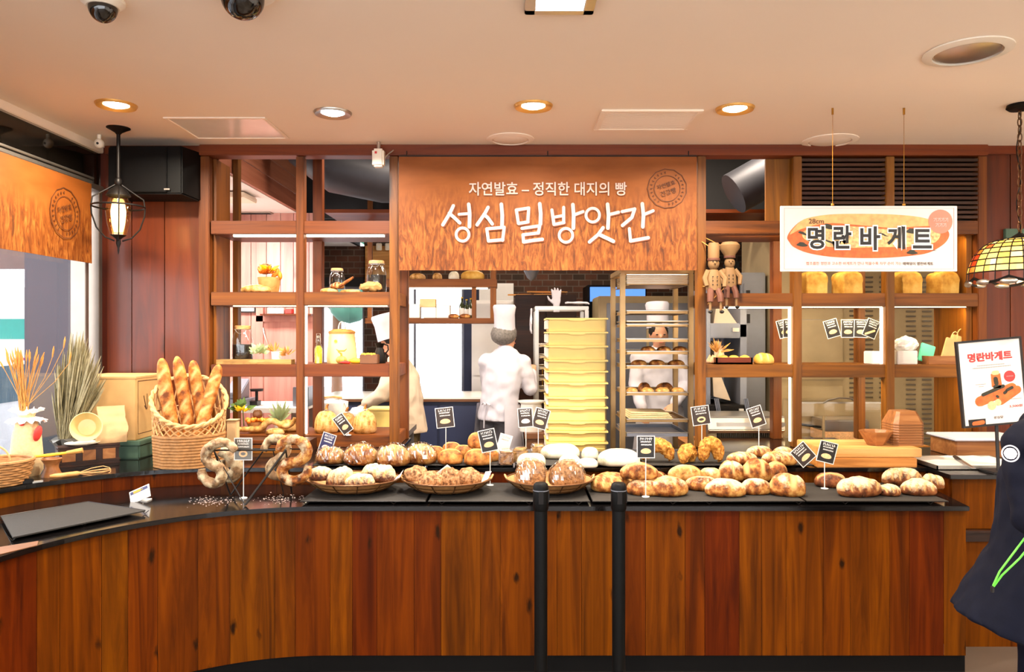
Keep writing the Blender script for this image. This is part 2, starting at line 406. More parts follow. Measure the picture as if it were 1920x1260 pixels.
bread('crust_white', 'a09478', 'd8d0b8', 'e0d8c8', fl=.2, bumpy=.1, nscale=8)
bread('crust_fried', '784010', 'b07428', 'c89850', fl=.1, nscale=60, bumpy=1.0)
bread('crust_baguette', '683410', 'b06828', 'c89450', crumb='e0b878', fl=.2, nscale=16)
bread('crust_toast', 'a87428', 'c49440', 'd0a858', crumb='e6c47c', fl=.1, bumpy=.1, nscale=9)
bread('crust_nut', '503018', '946840', 'b49068', fl=.3, nscale=60, bumpy=.9)
bread('crust_rye', '443020', '806040', 'a08060', fl=.9, nscale=18)
bread('crust_cake', '805828', 'b89058', 'c8a878', fl=.1, nscale=40, bumpy=.3)
def tiffany():
    t = NT('tiffany_glass').set(.25, 0, .5); at = t.n('ShaderNodeAttribute', attribute_name='c'); t.l(at, 'Color', t.b, 'Base Color'); t.l(at, 'Color', t.b, 'Emission Color')
    t.b.inputs['Emission Strength'].default_value = .6
tiffany()
def vcol(name, rough=.5):
    t = NT(name).set(rough); at = t.n('ShaderNodeAttribute', attribute_name='c'); n = t.noise(t.mapping(), 30); x = t.mix((at, 'Color'), (n, 0), .12, 'OVERLAY'); t.base(x, 2)
vcol('printed')
# ---------------------------------------------------------------- the room shell
XL, YW, ZC = -2.68, 4.9, 2.885
b = MB(); b.box(-4.6, 4.4, -3.2, 10.2, -.06, 0); struct(b.build('floor', 'floor_tile', smooth=False))
b = MB(); b.box(XL - .15, 4.4, -3.2, 5.02, ZC, ZC + .12); struct(b.build('ceiling', 'ceiling_paint', smooth=False))
b = MB(); b.box(4.25, 4.4, -3.2, 10.2, 0, 3.75); struct(b.build('wall_right', 'white_paint', smooth=False))
b = MB(); b.box(XL - .15, 4.4, -3.2, -3.05, 0, .35); b.box(XL - .15, 4.4, -3.2, -3.05, 2.62, 3.0); b.box(3.9, 4.4, -3.2, -3.05, .35, 2.62); struct(b.build('wall_front', 'white_paint', smooth=False))
sw = bpy.data.objects.new('window_4', None); C.objects.link(sw); OFF[sw] = Vector((0, 0, 0)); struct(sw)  # unseen shopfront window, added to let in daylight fill
b = MB(); b.box(XL - .1, 3.9, -3.13, -3.122, .35, 2.62); b.build('pane', 'clear_glass', sw, smooth=False)
b = MB()
for x in (XL - .1, -1.1, .5, 2.2, 3.87): b.box(x - .03, x + .03, -3.16, -3.08, .35, 2.62)
b.build('frame', 'window_metal', sw, smooth=False)
def planks(b, x0, x1, z0, z1, y, ws, rnd, gap=.006, th=.03):     # vertical boards facing the camera
    x = x0; i = 0
    while x < x1 - 1e-4:
        w = min(ws[i % len(ws)], x1 - x); b.col = (rnd.random(), rnd.random(), rnd.random()); b.box(x + gap / 2, x + w - gap / 2, y, y + th, z0, z1); x += w; i += 1
rn = random.Random(4)
b = MB(); b.box(XL - .15, -2.03, YW + .03, YW + .12, 0, ZC); planks(b, XL + .02, -2.03, 0, ZC, YW, [.165, .215, .24], rn)
struct(b.build('wall_back', 'wall_planks', smooth=False))
b = MB(); b.box(3.09, 4.3, YW + .03, YW + .12, 0, ZC); planks(b, 3.09, 4.25, 0, ZC, YW, [.18, .13, .2, .19], rn)
struct(b.build('wall_back_right', 'wall_planks', smooth=False))
# beam over the serving opening, with the stepped ends
b = MB(); b.col = (.5, .3, .7); b.box(-2.03, 3.09, YW - .06, YW + .06, 2.815, ZC); b.col = (.1, .3, .2)
b.box(XL + .02, -1.93, YW - .03, YW, ZC - .055, ZC); b.box(3.03, 4.25, YW - .03, YW, ZC - .055, ZC)
struct(b.build('trim_1', 'beam_wood', bevel=.004))
b = MB(); b.col = (.2, .2, .2); b.box(-2.045, -1.975, YW - .03, YW + .1, 0, 2.815); b.box(3.04, 3.1, YW - .03, YW + .1, 0, 2.815)
struct(b.build('trim_2', 'shelf_wood_post', bevel=.004))
# left wall: low wall, dark mirror band above the rail, window between
b = MB(); b.box(XL - .15, XL, -3.2, YW + .1, 0, .86); struct(b.build('wall_left', 'wall_planks', smooth=False))
b = MB(); b.box(XL - .12, XL - .02, -3.2, YW, 2.62, ZC); struct(b.build('wall_left_upper', 'mirror_dark', smooth=False))
b = MB(); b.box(XL - .03, XL + .012, -3.2, YW - .02, 2.835, ZC); struct(b.build('trim_3', 'ceiling_paint', bevel=.004))
win = bpy.data.objects.new('window_1', None); C.objects.link(win); OFF[win] = Vector((0, 0, 0)); struct(win)
b = MB(); b.box(XL - .06, XL - .052, -3.1, YW - .02, .86, 2.6); b.build('pane', 'clear_glass', win, smooth=False)
b = MB(); b.box(XL - .09, XL + .005, -3.1, YW, 2.585, 2.62); b.box(XL - .09, XL, -3.1, YW, .86, .9)
for y in (4.72, 4.875, 1.9, -.4, -3.05): b.box(XL - .1, XL - .005, y - .02, y + .02, .86, 2.6)
b.build('frame', 'window_metal', win, smooth=False, bevel=.003)
# kitchen and side room behind the opening
b = MB(); b.box(-1.97, 4.4, 5.02, 10.2, 3.62, 3.7); struct(b.build('ceiling_kitchen', 'dark_void', smooth=False))
b = MB(); b.box(-3.3, -2.001, 5.02, 10.2, 2.78, 2.86); struct(b.build('ceiling_side_room', 'white_paint', smooth=False))
b = MB(); b.box(-1.97, 4.4, 5.02, 5.06, ZC, 3.7); struct(b.build('wall_front_kitchen', 'dark_void', smooth=False))
rn = random.Random(8); b = MB(); z = 2.78
while z < 3.6: b.col = (rn.random(), rn.random(), rn.random()); b.box(-2.0, -1.97, 5.02, 6.85, z + .003, z + .147); z += .15
struct(b.build('trim_4', 'ceiling_boards', smooth=False))
b = MB(); b.box(-1.99, -1.95, 6.85, 9.6, 2.78, 3.62); struct(b.build('trim_5', 'dark_void', smooth=False))
b = MB(); b.box(XL - .15, XL, 5.02, 10.2, 0, 3.0); struct(b.build('wall_side_room', 'white_paint', smooth=False))
b = MB(); b.box(XL, -1.86, 6.98, 7.06, 0, 2.78); planks(b, XL, -1.85, 0, 2.78, 6.95, [.13, .12, .145], rn); struct(b.build('wall_boarded', 'pink_boards', smooth=False))
# far wall: brick above, openings for two windows, dark door, plaster
YF = 9.6
b = MB()
b.box(-2.7, -1.75, YF, YF + .2, 2.36, 2.78); b.box(-1.9, -1.45, YF, YF + .2, 0, 3.62); b.box(-.28, 4.4, YF, YF + .2, 0, 3.62); b.box(-1.45, -.28, YF, YF + .2, 2.33, 3.62)
struct(b.build('wall_far', 'brick', smooth=False))
b = MB(); b.box(-.42, .02, YF - .05, YF - .001, 0, 2.3); struct(b.build('wall_far_plaster', 'white_paint', smooth=False))
b = MB(); b.box(-2.7, -1.9, YF - .01, YF + .1, 2.26, 2.38); struct(b.build('trim_6', 'dark_void', smooth=False))
for k, (x0, x1, zt) in enumerate(((-2.68, -1.9, 2.28), (-1.45, -.62, 2.33))):
    w = bpy.data.objects.new('window_%d' % (k + 2), None); C.objects.link(w); OFF[w] = Vector((0, 0, 0)); struct(w)
    g = MB(); g.box(x0, x1, YF + .08, YF + .086, .3, zt); g.build('pane', 'clear_glass', w, smooth=False)
    f = MB(); f.box(x0 - .03, x0 + .03, YF + .04, YF + .12, 0, zt); f.box(x1 - .03, x1 + .03, YF + .04, YF + .12, 0, zt); f.box(x0, x1, YF + .04, YF + .12, zt - .05, zt); f.box(x0, x1, YF + .04, YF + .12, .0, .3)
    if k: f.box(-1.27, -1.24, YF + .04, YF + .12, .3, zt)
    f.build('frame', 'steel_blue', w, smooth=False)
dr = bpy.data.objects.new('door_1', None); C.objects.link(dr); OFF[dr] = Vector((0, 0, 0)); struct(dr)
b = MB(); b.box(-.62, -.28, YF + .02, YF + .08, 0, 2.33); b.build('leaf', 'navy_panel', dr, smooth=False)
b = MB(); b.tube([(-.5, YF + .02, 1.26), (-.5, YF - .06, 1.24), (-.5, YF - .06, .92), (-.5, YF + .02, .9)], .012); b.build('handle', 'brass', dr)
b = MB(); b.box(-1.95, 4.25, 7.0, 7.04, 2.74, 3.62); struct(b.build('dark_sheet_kitchen', 'dark_void', smooth=False))  # black sheet added so the space above the soffit reads dark
# outdoors
b = MB(); b.box(-14, -2.83, -8, 24, -.2, -.06); b.box(-2.83, 8, 10.2, 24, -.2, -.06); struct(b.build('ground', 'asphalt', smooth=False))
b = MB(); b.box(-3.82, -3.36, 5.85, 6.25, -.1, 3.4); o = struct(b.build('pillar', 'pillar_dark', smooth=False))
b = MB(); b.col = (0, 0, 0); b.box(-9.5, -4.4, 7.6, 9.6, 2.72, 3.3); b.box(-9.5, -4.4, 7.6, 7.7, 2.32, 2.72); tag(b.build('awning', 'awning', smooth=False, loc=(-7, 8.6, 2.3)), 'grey brown shop awning across the street outside the window', 'awning')
t = thing('street_sign', 'white street sign board with turquoise band seen through the window', 'sign', (-7.2, 10.5, 0))
b = MB(); b.box(-9, -5.6, 10.4, 10.6, 0, 2.3); b.build('board', 'white_paint', t, smooth=False)
b = MB(); b.box(-9, -5.6, 10.37, 10.4, 1.58, 1.86); b.build('band', 'teal_sign', t, smooth=False)
b = MB(); b.box(-9, -5.6, 10.36, 10.4, 1.1, 1.32); b.build('stripe', 'pink_sign', t, smooth=False)
t = thing('car', 'pale silver car parked outside the shop window', 'car', (-5.3, 6.2, -.06))
b = MB()
prof = [(-2.1, .35), (-2.15, .7), (-1.9, .95), (-1.1, 1.02), (-.45, 1.42), (.7, 1.46), (1.5, 1.05), (2.1, .95), (2.15, .4)]
rings = []
for yy, k in ((-.85, .94), (-.7, 1.0), (.7, 1.0), (.85, .94)): rings.append([Vector((-5.3 + yy * 1.0, 6.2 + p[0], .0 + p[1] * k)) for p in prof])
b.loft(rings); b.build('body', 'car_paint', t, bevel=.03)
b = MB(); b.prism([(-1.0, 1.04), (-.42, 1.36), (.62, 1.38), (1.3, 1.06)], (-4.46, 6.2, 0), (0, 1, 0), (0, 0, 1), 0, .02); b.build('side_window', 'car_glass', t, smooth=False)
for y in (-1.3, 1.35): b = MB(); b.cyl((-4.55, 6.2 + y, .26), (-4.4, 6.2 + y, .26), .31, n=20); b.build('wheel', 'black_plastic', t)
t = thing('street_tree', 'hazy green tree outside the far window', 'tree', (-3.4, 14.5, -.06))
b = MB(); b.cyl((-3.4, 14.5, -.06), (-3.4, 14.5, 2.4), .12, .08); b.build('trunk', 'clay_brown', t)
b = MB(); rn = random.Random(2)
for i in range(26): b.ball((-3.4 + rn.uniform(-1, 1), 14.5 + rn.uniform(-.6, .6), 2.6 + rn.uniform(-.7, .9)), rn.uniform(.2, .45), 8, 6)
b.build('crown', 'tree_leaf', t)
# ---------------------------------------------------------------- lamps in the ceilings
def downlight(px, py, label, cool=False, r=.105, power=50, z=ZC, loc=None):
    p = loc or PZ_up(px, py, z); t = thing('downlight', label, 'ceiling light', p, 'recessed ceiling downlights')
    b = MB(); b.lathe([(r * .60, .002), (r * .63, -.004), (r * .93, -.014), (r, -.002), (r, .0)], p, 32, caps=False); b.build('rim', 'steel' if cool else 'bronze_rim', t)
    b = MB(); b.lathe([(r * .61, -.003), (r * .4, -.012), (.001, -.015)], p, 28); b.build('bulb', 'lamp_glow_cool' if cool else 'lamp_glow', t)
    light('lamp', 'AREA', p + Vector((0, 0, -.03)), power, NEUTRAL if cool else WARM, .14, parent=t, spread=R(165)); return t
def PZ_up(px, py, z): Y = (z - EYE) * F / (HY - py); return Vector(((px - 960) * Y / F, Y, z))
downlight(218, 196, 'gold rimmed round downlight above the hanging lantern')
downlight(624, 211, 'silver rimmed round downlight above the ceiling sensor', True)
downlight(1000, 198, 'gold rimmed round downlight between silver downlight and square vent')
downlight(1378, 203, 'gold rimmed round downlight near the hanging white sign')
for i, (x, y) in enumerate(((-1.9, 1.7), (1.5, 1.9), (-1.2, -.6), (1.2, -.6), (2.9, .9), (3.2, 3.1))):
    downlight(0, 0, 'gold rimmed round downlight in the shop ceiling', loc=Vector((x, y, ZC)), power=52)
t = thing('square_downlight', 'square chrome framed ceiling light cut by the upper photo edge', 'ceiling light', PZ_up(1052, -8, ZC))
p = OFF[t]; b = MB()
for sx, sy, dx, dy in ((0, .11, .13, .02), (0, -.11, .13, .02), (.11, 0, .02, .13), (-.11, 0, .02, .13)): b.box(p.x + sx - dx, p.x + sx + dx, p.y + sy - dy, p.y + sy + dy, ZC - .015, ZC)
b.build('frame', 'steel', t, bevel=.003); b = MB(); b.box(p.x - .09, p.x + .09, p.y - .09, p.y + .09, ZC - .006, ZC - .002); b.build('lamp_face', 'lamp_glow_cool', t, smooth=False)
light('lamp', 'AREA', p + Vector((0, 0, -.03)), 45, NEUTRAL, .16, parent=t, spread=R(165))
def fill_panel_lamp(loc, sx, sy, power, col, lab):  # unseen lamps added to brighten the kitchen and side room
    t = thing('fill_panel', lab, 'ceiling light', loc, 'added kitchen fill lights'); b = MB()
    b.box(loc.x - sx / 2, loc.x + sx / 2, loc.y - sy / 2, loc.y + sy / 2, loc.z - .04, loc.z); b.build('housing', 'white_plastic', t, bevel=.005)
    zc = 3.621 if loc.x > -1.9 else 2.781
    if zc - loc.z > .02: b = MB(); b.cyl(loc, Vector((loc.x, loc.y, zc)), .012, n=8); b.build('drop_rod', 'steel', t)
    light('lamp', 'AREA', loc + Vector((0, 0, -.06)), power, col, sx, parent=t, sy=sy)
for x, y, z in ((-.4, 5.35, 3.3), (.9, 5.35, 3.3), (2.2, 5.7, 3.5), (.8, 6.6, 3.6), (.2, 8.0, 3.61)):
    fill_panel_lamp(Vector((x, y, z)), 1.1, .25, 60, (1, .84, .66), 'added unseen fill light under the dark kitchen ceiling')
fill_panel_lamp(Vector((-2.35, 6.0, 2.77)), .5, .3, 75, (1, .95, .92), 'added unseen fill light in the side room')
# ---------------------------------------------------------------- the display counter
ZLO, ZUP = .82, .916
def front_path(d): return [(2.22, 3.62 + d), (-.9, 3.62 + d)] + arc(-.9, 2.57, 1.05 + d, 90, 180, 36)[1:] + [(-1.95 - d, .7)]
def riser_path(d): return [(2.30, 4.15 + d), (-1.5, 4.15 + d)] + arc(-1.5, 3.1, 1.07 + d, 90, 180, 36)[1:] + [(-2.57 - d, .7)]
def resample(path, step):
    out = [Vector(path[0])]
    for a, b in zip(path, path[1:]):
        a, b = Vector(a), Vector(b); n = max(1, int((b - a).length / step))
        for i in range(1, n + 1): out.append(a.lerp(b, i / n))
    return out
def plank_wall(b, path, z0, z1, ws, rnd, seam=.0015):
    pts = resample(path, .012); s = 0; nxt = 0; k = -1
    for a, c in zip(pts, pts[1:]):
        if s >= nxt: k += 1; nxt = s + ws[k % len(ws)]; col = (rnd.random(), rnd.random(), rnd.random()); e = a + (c - a).normalized() * seam
        else: e = a
        s += (c - a).length
        b.add([(e.x, e.y, z0), (c.x, c.y, z0), (c.x, c.y, z1), (e.x, e.y, z1)], [(0, 3, 2, 1)], col)
counter = thing('display_counter', 'long curved wooden bread counter with black stone tops on two levels', 'counter', (0, 3.9, 0))
rn = random.Random(21)
b = MB(); plank_wall(b, front_path(.03), .085, ZLO - .02, [.1, .16, .09, .19, .13, .17, .12], rn)
rp = front_path(.03); b.col = (.3, .6, .2); b.box(2.19, 2.215, 3.655, 4.14, .085, .797)
b.build('front_panel', 'counter_planks', counter, smooth=False)
b = MB(); pts = resample(front_path(.04), .05)
for a, c in zip(pts, pts[1:]): b.add([(a.x, a.y, 0), (c.x, c.y, 0), (c.x, c.y, .085), (a.x, a.y, .085)], [(0, 3, 2, 1)])
b.build('kick_plate', 'kick_black', counter, smooth=False)
b = MB(); b.prism(front_path(0) + riser_path(.02)[::-1], (0, 0, ZLO), (1, 0, 0), (0, 1, 0), -.022, 0); b.build('lower_countertop', 'black_stone', counter, smooth=False, bevel=.003)
b = MB(); plank_wall(b, riser_path(.0), ZLO, ZUP - .02, [.17, .13, .2, .15, .22], rn); b.build('riser_panel', 'counter_planks', counter, smooth=False)
b = MB(); poly = riser_path(-.02) + [(-2.66, .7), (-2.66, 4.89), (-1.97, 4.89), (-1.97, 5.33), (-.72, 5.33), (-.72, 4.8), (1.3, 4.8), (1.3, 5.33), (2.30, 5.33)]
b.prism(poly, (0, 0, ZUP), (1, 0, 0), (0, 1, 0), -.022, 0); b.build('upper_countertop', 'black_stone', counter, smooth=False, bevel=.003)
b = MB(); b.box(-2.63, -1.2, 4.7, 4.8, 0, .89); b.box(-1.2, 2.25, 4.7, 4.78, 0, .89); b.build('back_panel', 'dark_wood', counter, smooth=False)
side = thing('side_cabinet', 'red brown wooden cabinet with black top carrying the poster stand', 'cabinet', (3.1, 4.4, 0))
b = MB(); b.box(2.33, 3.95, 3.97, 4.86, .0, .894); b.col = (.0, .4, .3); x = 2.33; rn = random.Random(5)
while x < 3.9: b.col = (rn.random() * .3, rn.random(), rn.random()); b.box(x + .001, min(3.95, x + .31), 3.955, 3.97, .62, .894); b.box(x + .001, min(3.95, x + .31), 3.955, 3.97, .0, .57); x += .31
y = 3.97
while y < 4.85: b.col = (rn.random() * .3, rn.random(), rn.random()); b.box(2.318, 2.33, y + .001, y + .29, .0, .894); y += .29
b.build('body', 'counter_planks', side, smooth=False)
b = MB(); b.box(2.302, 3.98, 3.92, 4.88, .894, ZUP); b.build('countertop', 'black_stone', side, smooth=False, bevel=.003)
b = MB(); b.box(2.32, 3.95, 3.94, 3.97, .56, .625); b.box(2.32, 3.95, 3.915, 3.97, .612, .625); b.build('rail', 'dark_wood', side, smooth=False, bevel=.002)

# ---------------------------------------------------------------- open wooden shelving either side of the serving opening
def zz(py, Y=YW): return EYE + (HY - py) * Y / F
rn = random.Random(3)
def piece(mbs, *a): mbs.col = (rn.random(), rn.random(), rn.random()); mbs.box(*a)
ls = thing('shelf_unit', 'open wooden shelving with jars and flowers between lantern wall and banner', 'shelf', (-1.36, 5.08, ZUP), 'open shelving units')
def post(parent, x0, x1, y0, y1, z0, z1): b = MB(); piece(b, x0, x1, y0, y1, z0, z1); b.build('post', 'shelf_wood_post', parent, bevel=.004, smooth=False)
def board(parent, x0, x1, z0, z1, y0=4.87, y1=5.31): b = MB(); piece(b, x0, x1, y0, y1, z0, z1); b.build('shelf_board', 'shelf_wood_flat', parent, bevel=.004, smooth=False)
LZ = [(2.3075, 2.395), (1.842, 1.93), (1.376, 1.457), (ZUP, .995)]
for x0, x1, y0, y1, z1 in ((-1.407, -1.356, 4.86, 4.93, 2.812), (-.798, -.742, 4.855, 4.94, 2.812), (-1.402, -1.336, 5.25, 5.32, 2.97), (-.79, -.732, 5.25, 5.32, 2.97), (-1.965, -1.928, 5.25, 5.32, 2.97)): post(ls, x0, x1, y0, y1, ZUP, z1)
for z0, z1 in LZ: board(ls, -1.965, -.745, z0, z1)
b = MB(); piece(b, -1.972, -1.952, 4.93, 5.17, ZUP, 2.81); b.build('side_panel', 'shelf_wood_post', ls, smooth=False)
def strip(parent, p): b = MB(); b.box(*p); b.build('light_strip', 'strip_glow', parent, smooth=False)
strip(ls, (-1.83, -1.41, 4.9, 4.93, 2.295, 2.3075)); strip(ls, (-1.35, -.84, 4.9, 4.93, 2.295, 2.3075)); strip(ls, (-1.83, -1.42, 4.9, 4.92, 1.836, 1.842)); strip(ls, (-1.34, -.82, 4.9, 4.92, 1.836, 1.842))
strip(ls, (-1.356, -1.35, 4.9, 4.93, 1.0, 1.376)); strip(ls, (-1.356, -1.35, 4.9, 4.93, 1.46, 1.84))
for x, w, z in ((-1.62, .42, 2.29), (-1.09, .5, 2.29), (-1.62, .4, 1.83), (-1.09, .5, 1.83), (-1.62, .4, 1.365), (-1.09, .5, 1.365)): light('strip_lamp', 'AREA', (x, 4.93, z), 1.8, (1, .86, .64), w, parent=ls, sy=.03, rot=(R(28), 0, 0))
rs = thing('shelf_unit', 'open wooden shelving with square loaves under the hanging white sign', 'shelf', (2.15, 5.08, ZUP), 'open shelving units')
for x0, x1, y0, y1 in ((1.2075, 1.262, 4.855, 4.94), (1.832, 1.888, 4.86, 4.93), (2.435, 2.492, 4.86, 4.93), (1.835, 1.898, 5.25, 5.32), (2.432, 2.486, 5.25, 5.32)): post(rs, x0, x1, y0, y1, ZUP, 2.812 if y0 < 5 else 2.97)
for z0, z1 in ((2.3075, 2.395), (1.835, 1.922), (1.372, 1.455)): board(rs, 1.26, 3.04, z0, z1)
b = MB(); piece(b, 3.0, 3.035, 4.93, 5.31, ZUP, 2.4); b.build('side_panel', 'shelf_wood_post', rs, smooth=False)
b = MB(); piece(b, 1.675, 1.835, 4.93, 4.95, 2.395, 2.81); b.build('upper_panel', 'shelf_wood_post', rs, smooth=False)
b = MB(); b.box(1.888, 3.04, 4.95, 4.96, 2.395, 2.81); b.build('louver_back', 'dark_void', rs, smooth=False)
z = 2.41; b = MB()
while z < 2.79: piece(b, 1.888, 3.04, 4.87, 4.93, z, z + .018); z += .031
b.build('louver', 'louver_wood', rs, smooth=False)
strip(rs, (1.4, 1.832, 4.9, 4.93, 1.824, 1.835)); strip(rs, (1.9, 2.43, 4.9, 4.92, 1.829, 1.835)); strip(rs, (1.822, 1.83, 4.9, 4.93, 1.46, 1.83)); strip(rs, (2.427, 2.433, 4.9, 4.93, 1.46, 1.83)); strip(rs, (1.826, 1.83, 4.9, 4.93, .95, 1.37)); strip(rs, (2.5, 2.98, 4.9, 4.92, 1.83, 1.835))
for x, w, z in ((1.6, .42, 1.82), (2.16, .5, 1.82), (2.75, .45, 1.82), (1.6, .42, 2.29), (2.16, .5, 2.29), (2.75, .45, 2.29), (2.16, .5, 1.36), (2.75, .4, 1.36)): light('strip_lamp', 'AREA', (x, 4.93, z), 3.0, (1, .76, .40), w, parent=rs, sy=.03, rot=(R(38), 0, 0))
# ---------------------------------------------------------------- trays on the counter
def feet(b, x, y, z0, z1, w=.018): b.tube([(x - w, y, z1), (x, y, z0 + .0032), (x + w, y, z1)], .0022, 5)
def tray(x0, x1, y0, y1, z0, h, label, legs):
    t = thing('cooling_rack', label, 'tray', ((x0 + x1) / 2, (y0 + y1) / 2, z0), 'black trays on the counter')
    b = MB(); b.box(x0, x1, y0, y1, z0 + h - .006, z0 + h); b.build('mat', 'stone_mat', t, smooth=False, bevel=.002)
    b = MB(); b.tube([(x0, y0, z0 + h - .003), (x1, y0, z0 + h - .003), (x1, y1, z0 + h - .003), (x0, y1, z0 + h - .003)], .0028, 6, closed=True)
    for px in legs: feet(b, px, y0 + .002, z0, z0 + h - .003); feet(b, px, y1 - .002, z0, z0 + h - .003)
    b.build('wire_frame', 'wire_black', t)
def xa(px, Y): return (px - 960) * Y / F
yl, yu = 3.655, 4.132
for a, c, legs, lab in ((563, 798, (574, 738), 'black mat tray under the chocolate bread basket'), (803, 1106, (828, 992, 1085), 'black mat tray under the nut scone and wrapped loaf baskets'), (1111, 1509, (1262, 1330, 1498), 'long black mat tray under the pile of floured rolls'), (1513, 1778, (1585, 1745), 'black mat tray under the dark dusted loaves')):
    tray(xa(a, yl), xa(c, yl), yl, 4.10, ZLO, .02, lab, [xa(q, yl) for q in legs])
for a, c, legs, lab in ((586, 792, (600, 770), 'black tray under the bagged loaves'), (796, 962, (820, 940), 'black tray under the round golden rolls'), (966, 1208, (990, 1180), 'black tray under the white loaves'), (1212, 1526, (1338, 1488), 'black tray under the fried crescents and dusted loaves')):
    tray(xa(a, yu), xa(c, yu), yu, 4.6, ZUP, .016, lab, [xa(q, yu) for q in legs])
ZL, ZU = ZLO + .0206, ZUP + .0166
def quad_thing(name, mat, pts, z, th, label, cat):
    ps = [PZ(px, py, z) for px, py in pts]; c = sum(ps, Vector()) / 4; b = MB(); b.prism([(p.x, p.y) for p in ps], (0, 0, z), (1, 0, 0), (0, 1, 0), -th, 0)
    return b, c
b, c = quad_thing('tray', None, [(2, 968), (165, 941), (272, 957), (24, 1007)], .84, .006, '', '')
t = thing('cooling_rack', 'empty black mat tray on the curve of the counter', 'tray', (c.x, c.y, ZLO), 'black trays on the counter'); b.build('mat', 'stone_mat', t, smooth=False)
b = MB(); ps = [PZ(px, py, .837) for px, py in [(2, 968), (165, 941), (272, 957), (24, 1007)]]; b.tube(ps, .003, 6, closed=True)
for p in ps + [(ps[2] + ps[3]) / 2]: feet(b, p.x, p.y, ZLO, .837)
b.build('wire_frame', 'wire_black', t)
b, c = quad_thing('mat', None, [(-30, 1030), (72, 1014), (70, 1022), (-30, 1046)], .824, .003, '', '')
tag(b.build('woven_mat', 'clay_brown', smooth=False, loc=c), 'corner of a tan woven mat at the near end of the counter', 'mat')

# ---------------------------------------------------------------- loaves
def loaf(L, Wd, H, seed=0, p=2.4, slash=None, flour=.3, lump=.08, nu=34, na=24, pinch=0, flat=.35, cuts=4, bend=0):
    b = MB(); sd = Vector((seed * 7.31, seed * 3.7, seed * 1.9)); rings = []; cols = []; rr = random.Random(seed)
    for i in range(nu + 1):
        u = -1 + 2 * i / nu; u = math.sin(u * math.pi / 2) * .5 + u * .5; w = max(.02, (1 - abs(u) ** p)) ** .5; ring = []
        w *= 1 - pinch * abs(u) ** 1.5
        for j in range(na):
            a = 2 * math.pi * j / na; ca, sa = math.cos(a), math.sin(a); sy = math.copysign(abs(ca) ** .85, ca); sz = math.copysign(abs(sa) ** .85, sa)
            z = (sz * (1 - flat) if sz > 0 else sz * flat) * H * (.35 + .65 * w if sz > 0 else .6 + .4 * w) * (w ** .3)
            q = Vector((u * L / 2, sy * Wd / 2 * w, z)); q.y += bend * (1 - u * u) * L
            n = noise.noise(Vector((q.x / max(L, .01) * 3.2, q.y / Wd * 1.7, q.z / H * 1.3)) + sd) * lump + noise.noise(q * 55 + sd) * lump * .30 + noise.noise(q * 120 + sd) * lump * .12
            k = 1 + n; q = Vector((q.x * (1 + n * .3), q.y * k, q.z * (k if sz > 0 else 1)))
            m = 0
            if slash and sz > .05:
                yy = q.y / (Wd / 2)
                if slash == 'diag': s = math.sin((u + yy * .35) * math.pi * cuts); m = max(0, (s - .55) / .45) * (1 if abs(u) < .86 else 0)
                elif slash == 'baton': s = math.sin((u + yy * .09) * math.pi * cuts * 2); m = max(0, (s - .15) / .85) * max(0, 1 - abs(yy - .35 * math.cos((u) * math.pi * cuts * 2)) / .55) * (1 if abs(u) < .93 else 0)
                elif slash == 'rings': s = math.sin(u * math.pi * cuts); m = max(0, (s - .4) / .6)
                elif slash == 'long': m = max(0, 1 - abs(yy - .1 * math.sin(u * 5)) / .3) * (1 if abs(u) < .8 else 0)
                elif slash == 'cross': m = max(0, 1 - min(abs(u), abs(yy)) / .16)
                elif slash == 'split': m = max(0, 1 - abs(yy + .35) / .25) * (1 if abs(u) < .85 else 0)
                elif slash == 'fan': s = math.sin((u * 1.2 + abs(yy) * .5) * math.pi * cuts); m = max(0, (s - .5) / .5)
                q.z -= m * H * .045 * (1 if slash != 'long' else .6)
            fl = flour * (max(0, sz) * .8 + .35) * (1 - .6 * m) * (.75 + .5 * noise.noise(q * 25 + sd))
            ring.append(q); cols.append((min(1, m * .9), max(0, min(1, fl)), 0))
        rings.append(ring)
    zmin = min(q.z for r_ in rings for q in r_); rings = [[Vector((q.x, q.y, max(q.z, zmin * .72) - zmin * .72)) for q in r_] for r_ in rings]
    b.loft(rings)
    for i, c in enumerate(cols): b.vc[i] = c
    return b
BN = [0]
def put(b, name, mat, loc, rz, label, cat, group=None, ry=0, rx=0):
    o = b.build(name, mat); o.location = loc; o.rotation_euler = (R(rx), R(ry), R(rz)); return tag(o, label, cat, group)
def bread_at(px, py, wpx, hpx, z, mat, label, name='bread_loaf', cat='bread', group=None, rz=0, dep=.62, zo=0, ry=0, rx=0, Yoff=0, **kw):
    # px, py: foot of the loaf nearest the camera; wpx, hpx: its width and height in the photo
    p = PZ(px, py, z); s = p.y / F; L = wpx * s; D = L * dep; H = hpx * s * .95; BN[0] += 1
    b = loaf(L, D, H, seed=BN[0], **kw); c = p + Vector((0, D / 2 + Yoff, zo)); c.x = (px - 960) * c.y / F
    return put(b, name, mat, c, rz, label, cat, group, ry, rx)
G1 = 'floured rolls on the long lower tray'
